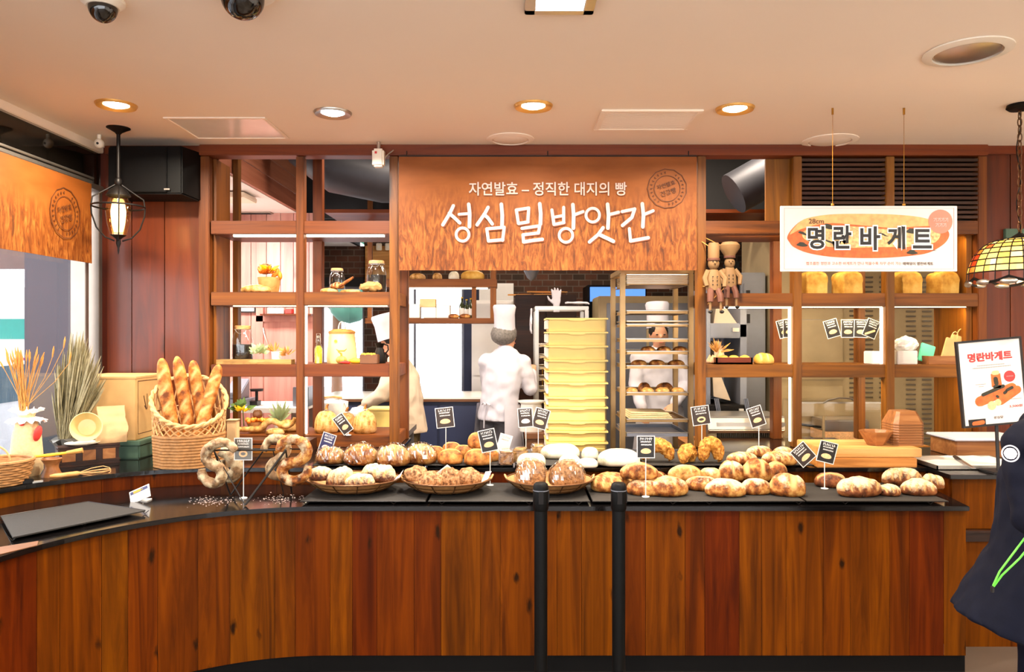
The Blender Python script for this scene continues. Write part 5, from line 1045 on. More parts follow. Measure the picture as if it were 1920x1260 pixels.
# chef puppets hanging by the post
def puppet(px, py, Y, lab, tall, facing, sc=1.0):
    c = P(px, py, Y); t = TH('chef_puppet', lab, 'puppet', c, 'hanging chef puppets'); V = lambda x, y, z: c + Vector((x * facing, y, z)) * sc
    b = MB(); b.lathe([(.001, .02), (.046, .025), (.05, .05), (.042, .12), (.028, .155), (.001, .16)], c, 18, sx=sc, sy=.7 * sc); b.tube([V(-.035, 0, .15), V(-.058, -.01, .10), V(-.05, -.03, .05)], [.017 * sc, .018 * sc, .013 * sc], 8); b.tube([V(.035, 0, .15), V(.07, -.01, .10), V(.06, -.03, .045)], [.017 * sc, .018 * sc, .013 * sc], 8); b.build('coat', 'puppet_cream', t)
    b = MB(); b.ball(V(0, 0, .195), (.036 * sc, .034 * sc, .042 * sc), 16, 12); b.ball(V(.0, -.036, .195), .007 * sc, 8, 6); b.build('head', 'puppet_cream', t)
    b = MB()
    for x in (-.012, .012): b.ball(V(x, -.033, .205), .004 * sc, 8, 6)
    for z in (.06, .085, .11): 
        for x in (-.014, .014): b.ball(V(x, -.036, z), .004 * sc, 8, 6)
    b.build('buttons_and_eyes', 'print_black', t)
    b = MB()
    if tall: b.lathe([(.034, .222), (.036, .24), (.036, .31), (.03, .325), (.001, .328)], c, 18, sx=sc, sy=sc)
    else: b.lathe([(.036, .215), (.04, .235), (.068, .275), (.07, .295), (.05, .315), (.001, .32)], c, 18, sx=sc, sy=sc)
    b.v = [Vector((v.x, v.y, c.z + (v.z - c.z) * sc)) if False else v for v in b.v]; b.build('hat', 'puppet_cream', t)
    b = MB(); b.lathe([(.037, .212), (.039, .214), (.039, .226), (.037, .228)], c, 18, sx=sc, sy=sc, caps=False); b.build('hat_band', 'puppet_brown', t)
    for s in (-1, 1): b = MB(); b.tube([V(s * .022, -.01, .03), V(s * .03, -.04, -.01), V(s * .032, -.045, -.05)], [.022 * sc, .021 * sc, .02 * sc], 9); b.build('breeches_leg', 'puppet_brown', t)
    for s in (-1, 1):
        b = MB(); b.tube([V(s * .032, -.045, -.045), V(s * .034, -.046, -.105)], .0085 * sc, 8); b.build('shin', 'puppet_cream', t); b = MB(); b.ball(V(s * .036, -.058, -.112), (.014 * sc, .026 * sc, .011 * sc), 10, 6); b.build('shoe', 'print_black', t)
    b = MB(); b.tube([V(0, .02, .2), V(0, .05, .30), Vector((1.235 + (.03 if not tall else 0), 4.856 if tall else 4.872, c.z + .35))], .003, 5); b.tube([V(0, .03, .05), Vector((1.24, 4.856, c.z + .06)) if tall else Vector((1.275, 4.872, 1.85))], .003, 5); b.build('string', 'straw', t)
puppet(1338, 552, 4.72, 'cream chef puppet with tall straight hat sitting against the post', True, 1, 1.0); puppet(1368, 546, 4.815, 'cream chef puppet with puffed hat and big moustache curl behind the other', False, 1, .93)
# counter under the right shelving: boards, bowls, trays
c = PZ(1610, 879, ZUP); 
def slab(px0, px1, y0, d, z, h, mat, lab): x0, x1 = (px0 - 960) * y0 / F, (px1 - 960) * y0 / F; b = MB(); b.box(x0, x1, y0, y0 + d, z, z + h); return tag(b.build('chopping_board', mat, bevel=.004, loc=((x0 + x1) / 2, y0 + d / 2, z)), lab, 'chopping board', 'stacked butcher boards')
slab(1532, 1720, 4.135, .36, ZUP, .052, 'butcher_block', 'darker thick butcher board, underneath'); slab(1540, 1729, 4.15, .36, ZUP + .054, .05, 'pale_board', 'paler butcher board, on top of the other')
zb = ZUP + .104
def woodbowl(c, r, h, mat, lab, sq=0): pass
c = Vector((at(1642, zb, 4.28).x, 4.28, zb)); t = TH('wooden_bowl', 'faceted wooden bowl in front of the stacked wooden bowls', 'bowl', c)
b = MB(); b.lathe([(.001, 0), (.045, 0), (.092, .082), (.084, .082), (.04, .012), (.001, .012)], c, 8, m=rot('Z', 22), caps=False); b.build('body', 'bowl_wood', t, bevel=.003, smooth=False)
G = 'stacked square wooden bowls'; p0 = Vector((at(1692, zb, 4.34).x, 4.34, zb))
for k in range(9):
    b = MB(); w = .088; prof = [(w * 1.0, 0), (w * 1.0, .006), (w * .66, .075), (w * .62, .076), (w * .60, .072), (w * .955, .012), (w * .965, 0)]
    rings = []
    for r, z in prof: rings.append([p0 + Vector((x * r, y * r, z + k * .0145)) for x, y in ((-.75, -1), (.75, -1), (1, -.75), (1, .75), (.75, 1), (-.75, 1), (-1, .75), (-1, -.75))])
    b.loft(rings, caps=False); b.add([q for q in rings[3]], [tuple(range(8))]); o = b.build('square_bowl', 'bowl_wood', smooth=False, loc=p0 + Vector((0, 0, k * .0145))); tag(o, ('lowest' if k == 0 else 'topmost' if k == 8 else ['second', 'third', 'fourth', 'fifth', 'sixth', 'seventh', 'eighth'][k - 1] + ' from the bottom') + ' upturned wooden bowl of the stack on the boards', 'bowl', G)
c = Vector((2.56, 4.18, ZUP)); t = TH('metal_tray', 'metal tray lined with white paper on the side cabinet', 'tray', c); b = MB(); x0, x1, y0, y1 = 2.315, 2.82, 4.065, 4.41
b.box(x0, x1, y0, y1, ZUP, ZUP + .006)
for a in ((x0, x1, y0, y0 + .008), (x0, x1, y1 - .008, y1), (x0, x0 + .008, y0, y1), (x1 - .008, x1, y0, y1)): b.box(*a, ZUP, ZUP + .024)
b.build('pan', 'steel', t, bevel=.002); b = MB(); n = 10; g = [[Vector((x0 + .01 + (x1 - x0 - .02) * i / n, y0 + .01 + (y1 - y0 - .02) * j / n, ZUP + .022 + .006 * noise.noise(Vector((i * .7, j * .7, 1))))) for i in range(n + 1)] for j in range(n + 1)]
b.add([q for r_ in g for q in r_], [(j * (n + 1) + i, j * (n + 1) + i + 1, (j + 1) * (n + 1) + i + 1, (j + 1) * (n + 1) + i) for j in range(n) for i in range(n)]); b.build('paper', 'paper_white', t)
t = TH('bread_knife', 'serrated bread knife lying on the white tray paper', 'knife', PZ(1805, 860, ZUP + .035)); a, e = PZ(1790, 856, ZUP + .036), PZ(1826, 878, ZUP + .036); d = (e - a); s = Vector((-d.y, d.x, 0)).normalized(); b = MB(); b.prism([(0, -.012), (d.length * .72, -.009), (d.length * .72, .009), (0, .012)], a + d * .28, d.normalized(), s, -.001, .001); b.build('blade', 'steel', t, smooth=False); b = MB(); b.tube([a, a + d * .1, a + d * .3], [.011, .013, .010], 8, sq=.7); b.build('handle', 'print_dark', t)
t = TH('wooden_box', 'wooden box covered with white cloth behind the white tray', 'box', (2.83, 4.58, ZUP)); b = MB(); b.box(2.66, 3.1, 4.47, 4.75, ZUP, ZUP + .1); b.build('body', 'bowl_wood', t, bevel=.004, smooth=False); b = MB(); b.box(2.64, 3.11, 4.455, 4.77, ZUP + .1, ZUP + .115); b.build('cloth', 'white_cloth', t, bevel=.006)
# ---------------------------------------------------------------- the kitchen seen through the opening
t = TH('kitchen_counter', 'navy panelled kitchen counter with white top by the bright window', 'counter', (-1.0, 7.35, 0))
b = MB(); b.box(-1.80, -.12, 7.02, 7.7, 0, 1.02); b.build("cabinet", 'navy_panel', t, smooth=False); b = MB()
for x in (-1.79, -1.24, -.69): b.box(x + .01, x + .54, 7.005, 7.02, .06, .985)
b.build('door_panels', 'navy_panel', t, bevel=.004, smooth=False); b = MB(); b.box(-1.82, -.1, 6.98, 7.72, 1.02, 1.045); b.build('wood_edge', 'clay_brown', t, smooth=False); b = MB(); b.box(-1.82, -.1, 6.98, 7.72, 1.0455, 1.062); b.build('worktop', 'white_ceramic', t, smooth=False)
# hanging shelf with boxes and bottles
YS = 7.0; t = TH('hanging_shelf', 'wooden shelf hung from above before the bright window, with white boxes', 'shelf', (-.55, YS, 1.75)); xs = lambda px: (px - 960) * YS / F; zs = lambda py: EYE + (HY - py) * YS / F
for a, c in ((540, 525), (607, 597)): b = MB(); b.col = (.5, .5, .5); b.box(xs(690), xs(932), YS - .14, YS + .14, zs(a), zs(c)); b.build('board', 'shelf_wood_flat', t, smooth=False, bevel=.003)
for a, c in ((920, 931), (886, 894), (694, 702)): b = MB(); b.col = (.5, .2, .5); b.box(xs(a), xs(c), YS - .13, YS - .08, zs(607), 3.62 if a != 886 else zs(540)); b.build('upright', 'shelf_wood_post', t, smooth=False)
b = MB(); b.box(xs(766), xs(915), YS - .1, YS - .08, zs(543), zs(541)); b.build('light_strip', 'strip_glow', t, smooth=False)
zb_, zt_ = zs(597) + .0008, zs(525) + .0008
G = 'white boxes on the hanging shelf'
for px, w, h, lab in ((777, .115, .13, 'white box on the hanging shelf next to the banner post'), (807, .12, .10, 'low white box, middle of the hanging shelf boxes'), (832, .125, .125, 'white box on the hanging shelf nearest the green bottles')): plainbox(px, zb_, YS - .02, w, .14, h, 'paper_white', lab, 'paper_box', 'box')['group'] = G
plainbox(803, zb_ + .1015, YS, .15, .1, .08, 'paper_cream', 'pale yellow box stacked on the low white box', 'paper_box', 'box')
def bottle(px, z, Y, r, h, mat, lab, group): c = at(px, z, Y); t = TH('bottle', lab, 'bottle', c, group); b = MB(); b.lathe([(.001, 0), (r, 0), (r, h * .6), (r * .4, h * .75), (r * .36, h * .95), (.001, h * .95)], c, 18); b.build('body', mat, t); b = MB(); b.lathe([(r * .4, h * .94), (r * .42, h), (.001, h)], c, 14); b.build('cap', 'ink_yellow', t); b = MB(); b.lathe([(r * 1.02, h * .15), (r * 1.02, h * .48)], c, 18, caps=False); b.build('label_band', 'paper_white', t)
for px, h, lab in ((866, .2, 'dark green bottle beside the white boxes'), (875, .18, 'short dark green bottle between the two others'), (883, .19, 'dark green bottle against the shelf divider')): bottle(px, zb_, YS + .02, .026, h, 'bottle_green', lab, 'green bottles on the hanging shelf')
for px, lab in ((851, 'small bread on the hanging shelf after the white boxes'), (872, 'small bread in front of the green bottles')): bit(px, zb_, YS - .09, .1, .06, .045, 'crust_brown', lab)
for i, (px, w, h, m, lab) in enumerate(((783, .15, .07, 'crust_golden', 'small basket loaf on the upper hanging shelf'), (820, .09, .075, 'crust_golden', 'round bread on the upper hanging shelf'), (851, .1, .09, 'crust_white', 'pale round bread on the upper hanging shelf'), (886, .22, .1, 'crust_toast', 'long glossy loaf on the upper hanging shelf'))): bit(px, zt_, YS, w, .1, h, m, lab)
bottle(923, zt_, YS, .02, .14, 'teal_card', 'small turquoise bottle at the end of the upper hanging shelf', None); bottle(941, zt_ + 0, YS, .02, .14, 'teal_card', 'second turquoise bottle beyond the shelf upright', None) if False else None
# tall brown cabinet with peels on top
t = TH('tall_cabinet', 'tall dark brown kitchen cabinet behind the chef', 'cabinet', (.28, 8.4, 0)); b = MB(); b.box(.03, .70, 8.1, 8.8, 0, 2.08); b.build('carcass', 'dark_wood', t, bevel=.01, smooth=False)
for x in (.05, .375): b = MB(); b.box(x, x + .31, 8.08, 8.1, .1, 2.03); o = b.build('door', 'dark_wood', t, bevel=.006, smooth=False); b = MB(); b.cyl((x + .28, 8.06, 1.1), (x + .28, 8.06, 1.3), .008); b.build('handle', 'brass', o)
t = TH('fridge', 'white steel fridge with panelled side between hanging shelf and brown cabinet', 'fridge', (-.24, 8.4, 0)); b = MB(); b.box(-.44, .015, 8.12, 8.8, 0, 2.02); b.build('body', 'white_paint', t, bevel=.01, smooth=False); b = MB(); b.box(-.42, -.0, 8.1, 8.12, 1.2, 1.99); b.box(-.42, -.0, 8.1, 8.12, .1, 1.17); b.build('door', 'white_paint', t, bevel=.006, smooth=False); b = MB(); b.cyl((-.05, 8.08, 1.25), (-.05, 8.08, 1.6), .01); b.build('handle', 'steel', t)
for px, L, dz, lab in ((958, .5, 0, 'long wooden peel lying on the tall cabinet'), (985, .45, .03, 'second wooden peel crossing the first on the cabinet')):
    c = Vector((.2 + (px - 958) * .007, 8.35, 2.0825 + dz)); b = MB(); b.box(-L / 2, L * .1, -.012, .012, 0, .018); b.box(L * .1, L / 2, -.07, .07, 0, .014); o = b.build('bread_peel', 'pale_board', bevel=.004); o.location = c; o.rotation_euler = (0, 0, R(8 if dz else -8)); tag(o, lab, 'peel')
t = TH('light_bulb_lamp', 'dark bell shaped lamp shade hanging below the banner near the hooks', 'lamp', (.19, 7.3, 3.6)); c = Vector((.19, 7.3, 0)); b = MB(); b.cyl(c + Z * 2.33, c + Z * 3.618, .006, n=8); b.build('cord', 'black_plastic', t); b = MB(); b.lathe([(.02, 2.36), (.06, 2.33), (.075, 2.27), (.04, 2.2), (.001, 2.17)], c, 24); b.build('shade', 'steel_blue', t)
# crates on a dolly
YC = 5.55; x0, x1 = (1027 - 960) * YC / F, (1137 - 960) * YC / F; t = TH('crate_dolly', 'low steel dolly under the cream crate stack', 'dolly', ((x0 + x1) / 2, YC + .2, 0)); b = MB(); b.box(x0, x1, YC, YC + .4, .12, .16); b.build('deck', 'steel', t, bevel=.004, smooth=False)
for x in (x0 + .06, x1 - .06):
    for y in (YC + .06, YC + .34): b = MB(); b.cyl((x - .015, y, .055), (x + .015, y, .055), .055, n=18); b.build('wheel', 'black_plastic', t); 
b = MB()
for x in (x0 + .06, x1 - .06):
    for y in (YC + .06, YC + .34): b.box(x - .02, x + .02, y - .03, y + .03, .112, .121)
b.build('castor_plates', 'steel', t, smooth=False)
tops = [596, 622, 648, 675, 695, 717, 744, 763, 790, 808, 829, 850]; zt = [EYE + (HY - p) * YC / F for p in tops]; h_ = [zt[i] - zt[i + 1] for i in range(11)]; zt += [zt[-1] - .085]; lo = []
z = zt[11]; edges = zt[:]
while edges[-1] > .25: edges.append(edges[-1] - .09)
edges[-1] = .161; nC = len(edges) - 1
names = ['topmost', 'second from the top', 'third from the top', 'fourth from the top', 'fifth from the top', 'sixth from the top', 'seventh from the top', 'eighth from the top', 'ninth from the top', 'tenth from the top', 'lowest fully visible']
for k in range(nC):
    zt1, zb1 = edges[k] - .0006, edges[k + 1]; H = zt1 - zb1; c = Vector(((x0 + x1) / 2, YC + .2, zb1)); W2 = (x1 - x0) / 2
    if k >= 12 and k > nC: break
    lab = (names[k] + ' cream plastic dough crate of the stack') if k < 11 else 'cream plastic dough crate hidden low behind the counter breads'
    t = TH('dough_crate', lab, 'crate', c, 'stack of cream dough crates')
    b = MB(); W3 = W2 * .965; b.box(c.x - W3, c.x + W3, YC + .012, YC + .388, zb1, zt1 - .012); b.build('box', 'cream_crate', t, bevel=.005, smooth=False)
    b = MB(); q = .012; pts = [(-W2 - .012, zt1 - q), (-W2 * .98, zt1 - q), (-W2 * .30, zt1 - q - .001), (-W2 * .22, zt1 - q - .009), (W2 * .22, zt1 - q - .009), (W2 * .30, zt1 - q - .001), (W2 * .98, zt1 - q), (W2 + .012, zt1 - q), (W2 + .012, zt1), (-W2 - .012, zt1)]
    b.prism(pts, (c.x, YC + .4, 0), (1, 0, 0), (0, 0, 1), 0, .412); b.build('lip', 'cream_crate', t, smooth=False)
    b = MB(); b.box(c.x - W3 - .018, c.x - W3 - .0005, YC + .02, YC + .38, zb1 + H * .2, zt1 - .016); b.build('end_handle', 'crate_white', t, smooth=False, bevel=.003)
# tray racks
def rack(pxl, pxr, pyt, Y0, dep, lab, trays, mat='aluminium'):
    x0, x1 = (pxl - 960) * Y0 / F, (pxr - 960) * Y0 / F; zt = EYE + (HY - pyt) * Y0 / F; y1 = Y0 + dep; w = .036; t = TH('tray_rack', lab, 'rack', ((x0 + x1) / 2, (Y0 + y1) / 2, 0), 'wheeled tray racks')
    for x in (x0, x1 - w):
        for y in (Y0, y1 - w): b = MB(); b.box(x, x + w, y, y + w, .11, zt - w); b.build('upright', mat, t, bevel=.004, smooth=False); b = MB(); b.cyl((x + w / 2 - .014, y + w / 2, .055), (x + w / 2 + .014, y + w / 2, .055), .055, n=16); b.build('castor', 'black_plastic', t)
    for q in ((x0, x1, Y0, Y0 + w, zt - w, zt), (x0, x1, y1 - w, y1, zt - w, zt), (x0, x0 + w, Y0 + w, y1 - w, zt - w, zt), (x1 - w, x1, Y0 + w, y1 - w, zt - w, zt), (x0, x1, Y0 + .01, Y0 + .03, .112, .15), (x0, x1, y1 - .03, y1 - .01, .112, .15)): b = MB(); b.box(*q); b.build('frame_bar', mat, t, bevel=.004, smooth=False)
    zs_ = [EYE + (HY - p) * Y0 / F for p in trays]; z = .25
    while z < min(zs_) - .06: zs_.append(z); z += .085
    for z in zs_:
        for xa_, xb_ in ((x0 + w, x0 + w + .026), (x1 - w - .026, x1 - w)): b = MB(); b.box(xa_, xb_, Y0 + .005, y1 - .005, z - .004, z - .0008); b.build('runner', mat, t, smooth=False)
    return x0, x1, Y0, y1, zt, w
def sheet(r, py, lab, h=.02, mat='aluminium', Yf=None):
    x0, x1, y0, y1, zt, w = r; z = EYE + (HY - py) * y0 / F; t = TH('baking_tray', lab, 'tray', ((x0 + x1) / 2, (y0 + y1) / 2, z), 'baking trays in the rack'); a, c = x0 + w + .012, x1 - w - .012; b = MB(); b.box(a, c, y0 - .01, y1 - .04, z, z + .003)
    for q in ((a, c, y0 - .014, y0 - .008), (a, c, y1 - .04, y1 - .034), (a - .004, a, y0 - .01, y1 - .04), (c, c + .004, y0 - .01, y1 - .04)): b.box(*q, z, z + h)
    b.build('pan', mat, t, smooth=False); b = MB(); b.tube([(a - .004, y0 - .013, z + h), (c + .004, y0 - .013, z + h), (c + .004, y1 - .036, z + h), (a - .004, y1 - .036, z + h)], .004, 6, closed=True); b.build('rolled_edge', 'steel', t); return Vector(((a + c) / 2, y0 + .05, z + .0035))
rk = rack(1163, 1301, 503, 5.15, .52, 'tall aluminium bread rack with baking trays beside the cream crates', [534, 588, 612, 641, 664, 691, 741, 791, 818])
for k in range(5): sheet(rk, 534 - k * 3.7, ['lowest of the five nested trays near the rack top', 'second of the nested trays near the rack top', 'middle nested tray near the rack top', 'fourth nested tray near the rack top', 'uppermost nested tray under the rack top'][k], .012)
sheet(rk, 588, 'empty tray level with the second chef hat'); sheet(rk, 612, 'tray with paper stacked below the empty one', .015); sheet(rk, 604, 'thin tray nested on the paper tray', .008); sheet(rk, 641, 'empty tray just above the loaf trays')
G = 'loaves on the rack trays'; c = sheet(rk, 664, 'tray of dark topped loaves, upper of two')
for i, lab in enumerate(('brown topped loaf on the upper loaf tray, crate side', 'brown topped loaf in the middle of the upper loaf tray', 'brown topped loaf on the upper loaf tray, post side')): bit((1215, 1245, 1275)[i], c.z, c.y + .04, .10, .13, .055, 'crust_brown', lab, flour=.15)['group'] = G
c = sheet(rk, 691, 'tray of brown loaves, lower of two')
for i, lab in enumerate(('round loaf on the lower loaf tray, crate side', 'split round loaf in the middle of the lower loaf tray', 'round loaf on the lower loaf tray, post side')): bit((1198, 1232, 1268)[i], c.z, c.y + .06, .115, .13, .06, 'crust_brown', lab, flour=.2, slash='long')['group'] = G
c = sheet(rk, 741, 'tray of golden buns of many sizes'); G = 'golden buns on the rack tray'
for px, dz, dy, w, lab in ((1185, 0, .0, .08, 'golden bun at the crate side of the bun tray'), (1214, .0, .0, .09, 'golden bun left of the bun tray middle, in front'), (1208, .0, .12, .09, 'round bun standing behind, crate side'), (1242, 0, .01, .1, 'long golden bun at the front of the bun tray'), (1246, 0, .13, .12, 'dark bun highest at the back of the bun tray'), (1271, .0, .02, .09, 'golden bun at the post side of the bun tray')): bit(px, c.z + dz, c.y + .02 + dy, w, .09, .05 + .03 * (dy > .1), 'crust_golden' if dy < .1 else 'crust_brown', lab, 'bun', flour=.1)['group'] = G
c = sheet(rk, 791, 'tray with folded beige cloth in the rack'); b = MB()
for k in range(4): b.box(-.17 + .004 * k, .14 - .01 * k, -.02, .25, .012 * k, .012 * k + .010)
b.v = [v + Vector((0, 0, .012 + .010 * noise.noise(v * 9))) for v in b.v]; o = b.build('folded_cloth', 'burlap', bevel=.003); o.location = c + Vector((-.02, 0, 0)); tag(o, 'folded beige linen cloth on the rack tray', 'cloth'); sheet(rk, 818, 'lowest dark tray seen above the breads', .025, 'steel_blue')
rk2 = rack(1003, 1104, 574, 6.9, .5, 'steel tray rack with gloves on top behind the cream crates', [650 + 21 * k for k in range(5)], 'steel'); G = 'trays in the rear rack'
z = 650
for k, lab in enumerate(('uppermost tray in the rear rack', 'second tray in the rear rack', 'third tray in the rear rack', 'fourth tray in the rear rack', 'fifth tray in the rear rack')): sheet(rk2, z, lab, .02, 'steel_brown'); z += 21
def glove(c, lab, rz, up=0):
    b = MB(); m = Matrix.Translation(c) @ Matrix.Rotation(R(rz), 4, 'Z') @ Matrix.Rotation(R(up), 4, 'Y')
    b.loft([[m @ Vector((x, y * s, z * s)) for y, z in ((-.04, -.012), (.04, -.012), (.042, .012), (-.042, .012))] for x, s in ((-.11, .8), (-.05, .7), (0, 1), (.05, .95))])
    for k in range(4): y = -.031 + .021 * k; L = (.055, .07, .075, .06)[k]; b.tube([m @ Vector((.03, y, 0)), m @ Vector((.06 + L * .5, y * 1.25, 0)), m @ Vector((.05 + L, y * 1.4, -.012))], [.012, .011, .008], 8)
    b.tube([m @ Vector((-.02, .035, 0)), m @ Vector((.01, .07, 0)), m @ Vector((.045, .085, -.006))], [.014, .012, .008], 8); b = b.fuse(.007, 4); tag(b.build('work_glove', 'white_cloth', loc=c), lab, 'glove', 'white work gloves')
zt2 = rk2[4]; glove(Vector((.60, 6.9, zt2 + .03)), 'white work glove draped over the rear rack top with fingers hanging', 12); glove(Vector((.42, 7.06, zt2 + .06)), 'white work glove standing upright on the rear rack top', 90, -88)
glove(Vector((.175, 6.87, zt2 - .13)), 'white work glove hanging on the rear rack post', 180, 88)
b = MB(); b.box(-.22, .22, -.2, .2, 0, .012); 
G = 'enamel pots by the rear rack'
def pot(px, Y, z, r, h, lab): c = at(px, z, Y); t = TH('stock_pot', lab, 'pot', c, G); b = MB(); b.lathe([(.001, 0), (r * .9, 0), (r, h * .3), (r * .8, h * .92), (r * 1.02, h), (r * .95, h), (r * .7, h * .9), (.001, h * .85)], c, 28, caps=False); b.build('body', 'white_ceramic', t); b = MB(); b.lathe([(r * 1.04, h * .985), (r * 1.06, h * 1.03), (.001, h * 1.05)], c, 28); b.build('lid', 'white_ceramic', t)
t = TH('work_table', 'brown wooden work table with pots behind the paired price tags', 'table', (.28, 6.15, 0)); b = MB(); b.box(.10, .47, 5.95, 6.4, .82, .86); b.build('table_top', 'clay_brown', t, smooth=False); b = MB(); b.box(.12, .46, 5.98, 6.37, .7, .82); b.build('apron', 'clay_brown', t, smooth=False)
for x in (.12, .42):
    for y in (5.98, 6.33): b = MB(); b.box(x, x + .04, y, y + .04, 0, .7); b.build('leg', 'clay_brown', t, smooth=False)
pot(996, 6.12, .861, .105, .24, 'white lidded pot on the brown work table'); pot(1010, 6.3, .861, .085, .3, 'second white pot behind the lidded pot') if False else None
# stainless machines on the right
def machine(name, lab, cat, x0, x1, y0, y1, z1, mat='steel_brown', z0=0): t = TH(name, lab, cat, ((x0 + x1) / 2, (y0 + y1) / 2, z0)); b = MB(); b.box(x0, x1, y0, y1, z0, z1); b.build('body', mat, t, bevel=.01, smooth=False); return t
def vents(t, px0, px1, py0, py1, Y, n, mat='steel'):
    b = MB(); 
    for i in range(n): z = EYE + (HY - (py0 + (py1 - py0) * i / (n - 1))) * Y / F; xa_, xb_ = (px0 - 960) * Y / F, (px1 - 960) * Y / F; b.add([(xa_, Y - .001, z - .008), (xb_, Y - .001, z - .008), (xb_, Y - .014, z + .004), (xa_, Y - .014, z + .004), (xa_, Y - .001, z + .01), (xb_, Y - .001, z + .01)], [(0, 1, 2, 3), (3, 2, 5, 4)])
    b.build('vent_slats', mat, t, smooth=False)
YM = 6.55
t = machine('deck_oven', 'large stainless deck oven with slotted vents behind the right shelving', 'oven', (1446 - 960) * YM / F, (1660 - 960) * YM / F, YM, 7.4, 2.62)
b = MB(); X0 = (1520 - 960) * YM / F; b.box((1456 - 960) * YM / F, (1580 - 960) * YM / F, YM - .02, YM, 1.25, 2.0); b.build('door', 'steel_brown', t, bevel=.008, smooth=False); b = MB(); b.cyl(((1470 - 960) * YM / F, YM - .06, 1.32), ((1565 - 960) * YM / F, YM - .06, 1.32), .014); b.build('handle', 'steel', t); b = MB(); b.box((1456 - 960) * YM / F, (1580 - 960) * YM / F, YM - .02, YM, .4, 1.2); b.build('door', 'steel_brown', t, bevel=.008, smooth=False)
vents(t, 1592, 1606, 520, 745, YM, 26); vents(t, 1620, 1636, 520, 745, YM, 26); vents(t, 1648, 1659, 520, 745, YM, 26)
t = machine('cooling_cabinet', 'dark stainless cooling cabinet with vent rows near the orange side panel', 'cabinet', (1664 - 960) * YM / F, (1800 - 960) * YM / F, YM - .05, 7.4, 2.62, 'steel_brown')
vents(t, 1698, 1716, 520, 840, YM - .05, 36); vents(t, 1728, 1746, 520, 840, YM - .05, 36); vents(t, 1757, 1764, 520, 840, YM - .05, 36)
t = machine('steel_fridge', 'tall grey steel fridge with black seals behind the chef puppets', 'fridge', (1392 - 960) * 7.0 / F - .0, (1442 - 960) * 7.0 / F, 7.45, 8.1, 2.35, 'steel_blue') if False else machine('steel_fridge', 'tall grey steel fridge behind the chef puppets', 'fridge', 2.03, 2.25, 6.62, 6.95, 2.2, 'steel_blue')
b = MB(); b.box(2.05, 2.23, 6.6, 6.62, .2, 2.1); b.build('door', 'steel_blue', t, bevel=.006, smooth=False); b = MB(); b.box(2.07, 2.10, 6.585, 6.6, 1.75, 1.83); b.box(2.07, 2.10, 6.585, 6.6, 1.98, 2.04); b.build('switches', 'print_black', t, smooth=False); b = MB(); b.box(1.965, 2.028, 6.66, 6.95, 0, 2.3); b.build('seal_post', 'black_plastic', t, smooth=False)
# dough sheeter with canvas belts
t = TH('dough_sheeter', 'bluish dough sheeter with beige canvas belts behind the right post', 'machine', (1.62, 6.0, 0)); Ys = 5.95; w_ = lambda px: (px - 960) * Ys / F; v_ = lambda py: EYE + (HY - py) * Ys / F
b = MB(); b.box(w_(1330), w_(1402), Ys, Ys + .5, v_(634), v_(606)); b.build('roller_head', 'steel_blue', t, bevel=.01, smooth=False); b = MB(); b.box(w_(1372), w_(1384), Ys - .03, Ys, v_(622), v_(615)); b.build('plate', 'steel', t, smooth=False)
for poly in (((1345, 575), (1362, 575), (1384, 606), (1340, 606)), ((1338, 706), (1354, 706), (1372, 752), (1340, 744)), ((1340, 640), (1352, 640), (1366, 682), (1342, 682))): b = MB(); b.prism([(w_(x), v_(y)) for x, y in poly], (0, Ys + .45, 0), (1, 0, 0), (0, 0, 1), 0, .42); b.build('canvas_belt', 'beige_cloth', t, smooth=False)
b = MB(); b.box(w_(1325), w_(1332), Ys, Ys + .5, 0, v_(540)); b.box(w_(1388), w_(1400), Ys, Ys + .5, 0, v_(560)); b.box(w_(1332), w_(1388), Ys + .46, Ys + .5, .3, v_(575)); b.build('frame', 'steel_blue', t, smooth=False)
b = MB(); b.box(w_(1322), w_(1400), Ys - .1, Ys + .5, v_(782), v_(758)); b.build('bed', 'black_iron', t, bevel=.008, smooth=False); b = MB(); b.box(w_(1378), w_(1386), Ys - .12, Ys - .1, v_(775), v_(764)); b.build('button', 'paper_white', t, smooth=False); b = MB()
for px in (1336, 1390): 
    for k in range(3): b = MB(); b.tube([(w_(px - 3 + k * 3), Ys - .11, v_(745)), (w_(px + 3 + k * 3), Ys - .11, v_(778))], .006, 6); b.build('rod', 'steel_blue', t)
# bread slicer on the rear worktop
t = TH('rear_worktop', 'brown rear worktop carrying bread slicer and glass case', 'worktop', (2.1, 5.62, 0)); b = MB(); b.box(1.28, 3.0, 5.36, 5.9, .80, .85); b.build('table_top', 'butcher_block', t, smooth=False); b = MB(); b.box(1.3, 2.98, 5.4, 5.88, 0, .8); b.build('cabinet', 'steel_brown', t, smooth=False)
Yl = 5.42; q_ = lambda px: (px - 960) * Yl / F; r_ = lambda py: EYE + (HY - py) * Yl / F
t = TH('bread_slicer', 'stainless bread slicer with row of blades behind the fried crescents', 'machine', (q_(1395), Yl + .2, .8505)); b = MB()
prof = [(0, r_(780)), (0, r_(784)), (-.02, r_(806)), (0, r_(812)), (.36, r_(812)), (.36, r_(780))]
b.loft([[Vector((x, Yl + y, z)) for y, z in prof] for x in (q_(1327), q_(1471))]); b.build('hood', 'steel', t, bevel=.006, smooth=False); b = MB(); b.box(q_(1343), q_(1417), Yl - .014, Yl + .0, r_(803), r_(792)); b.build('notice_strip', 'paper_white', t, smooth=False)
b = MB(); b.box(q_(1330), q_(1346), Yl + .03, Yl + .36, .851, r_(812)); b.box(q_(1452), q_(1471), Yl + .03, Yl + .36, .851, r_(812)); b.box(q_(1346), q_(1452), Yl + .3, Yl + .36, .851, r_(812)); b.box(q_(1346), q_(1452), Yl + .0, Yl + .3, .851, .87); b.build('body', 'steel_brown', t, smooth=False, bevel=.004)
b = MB(); n = 28
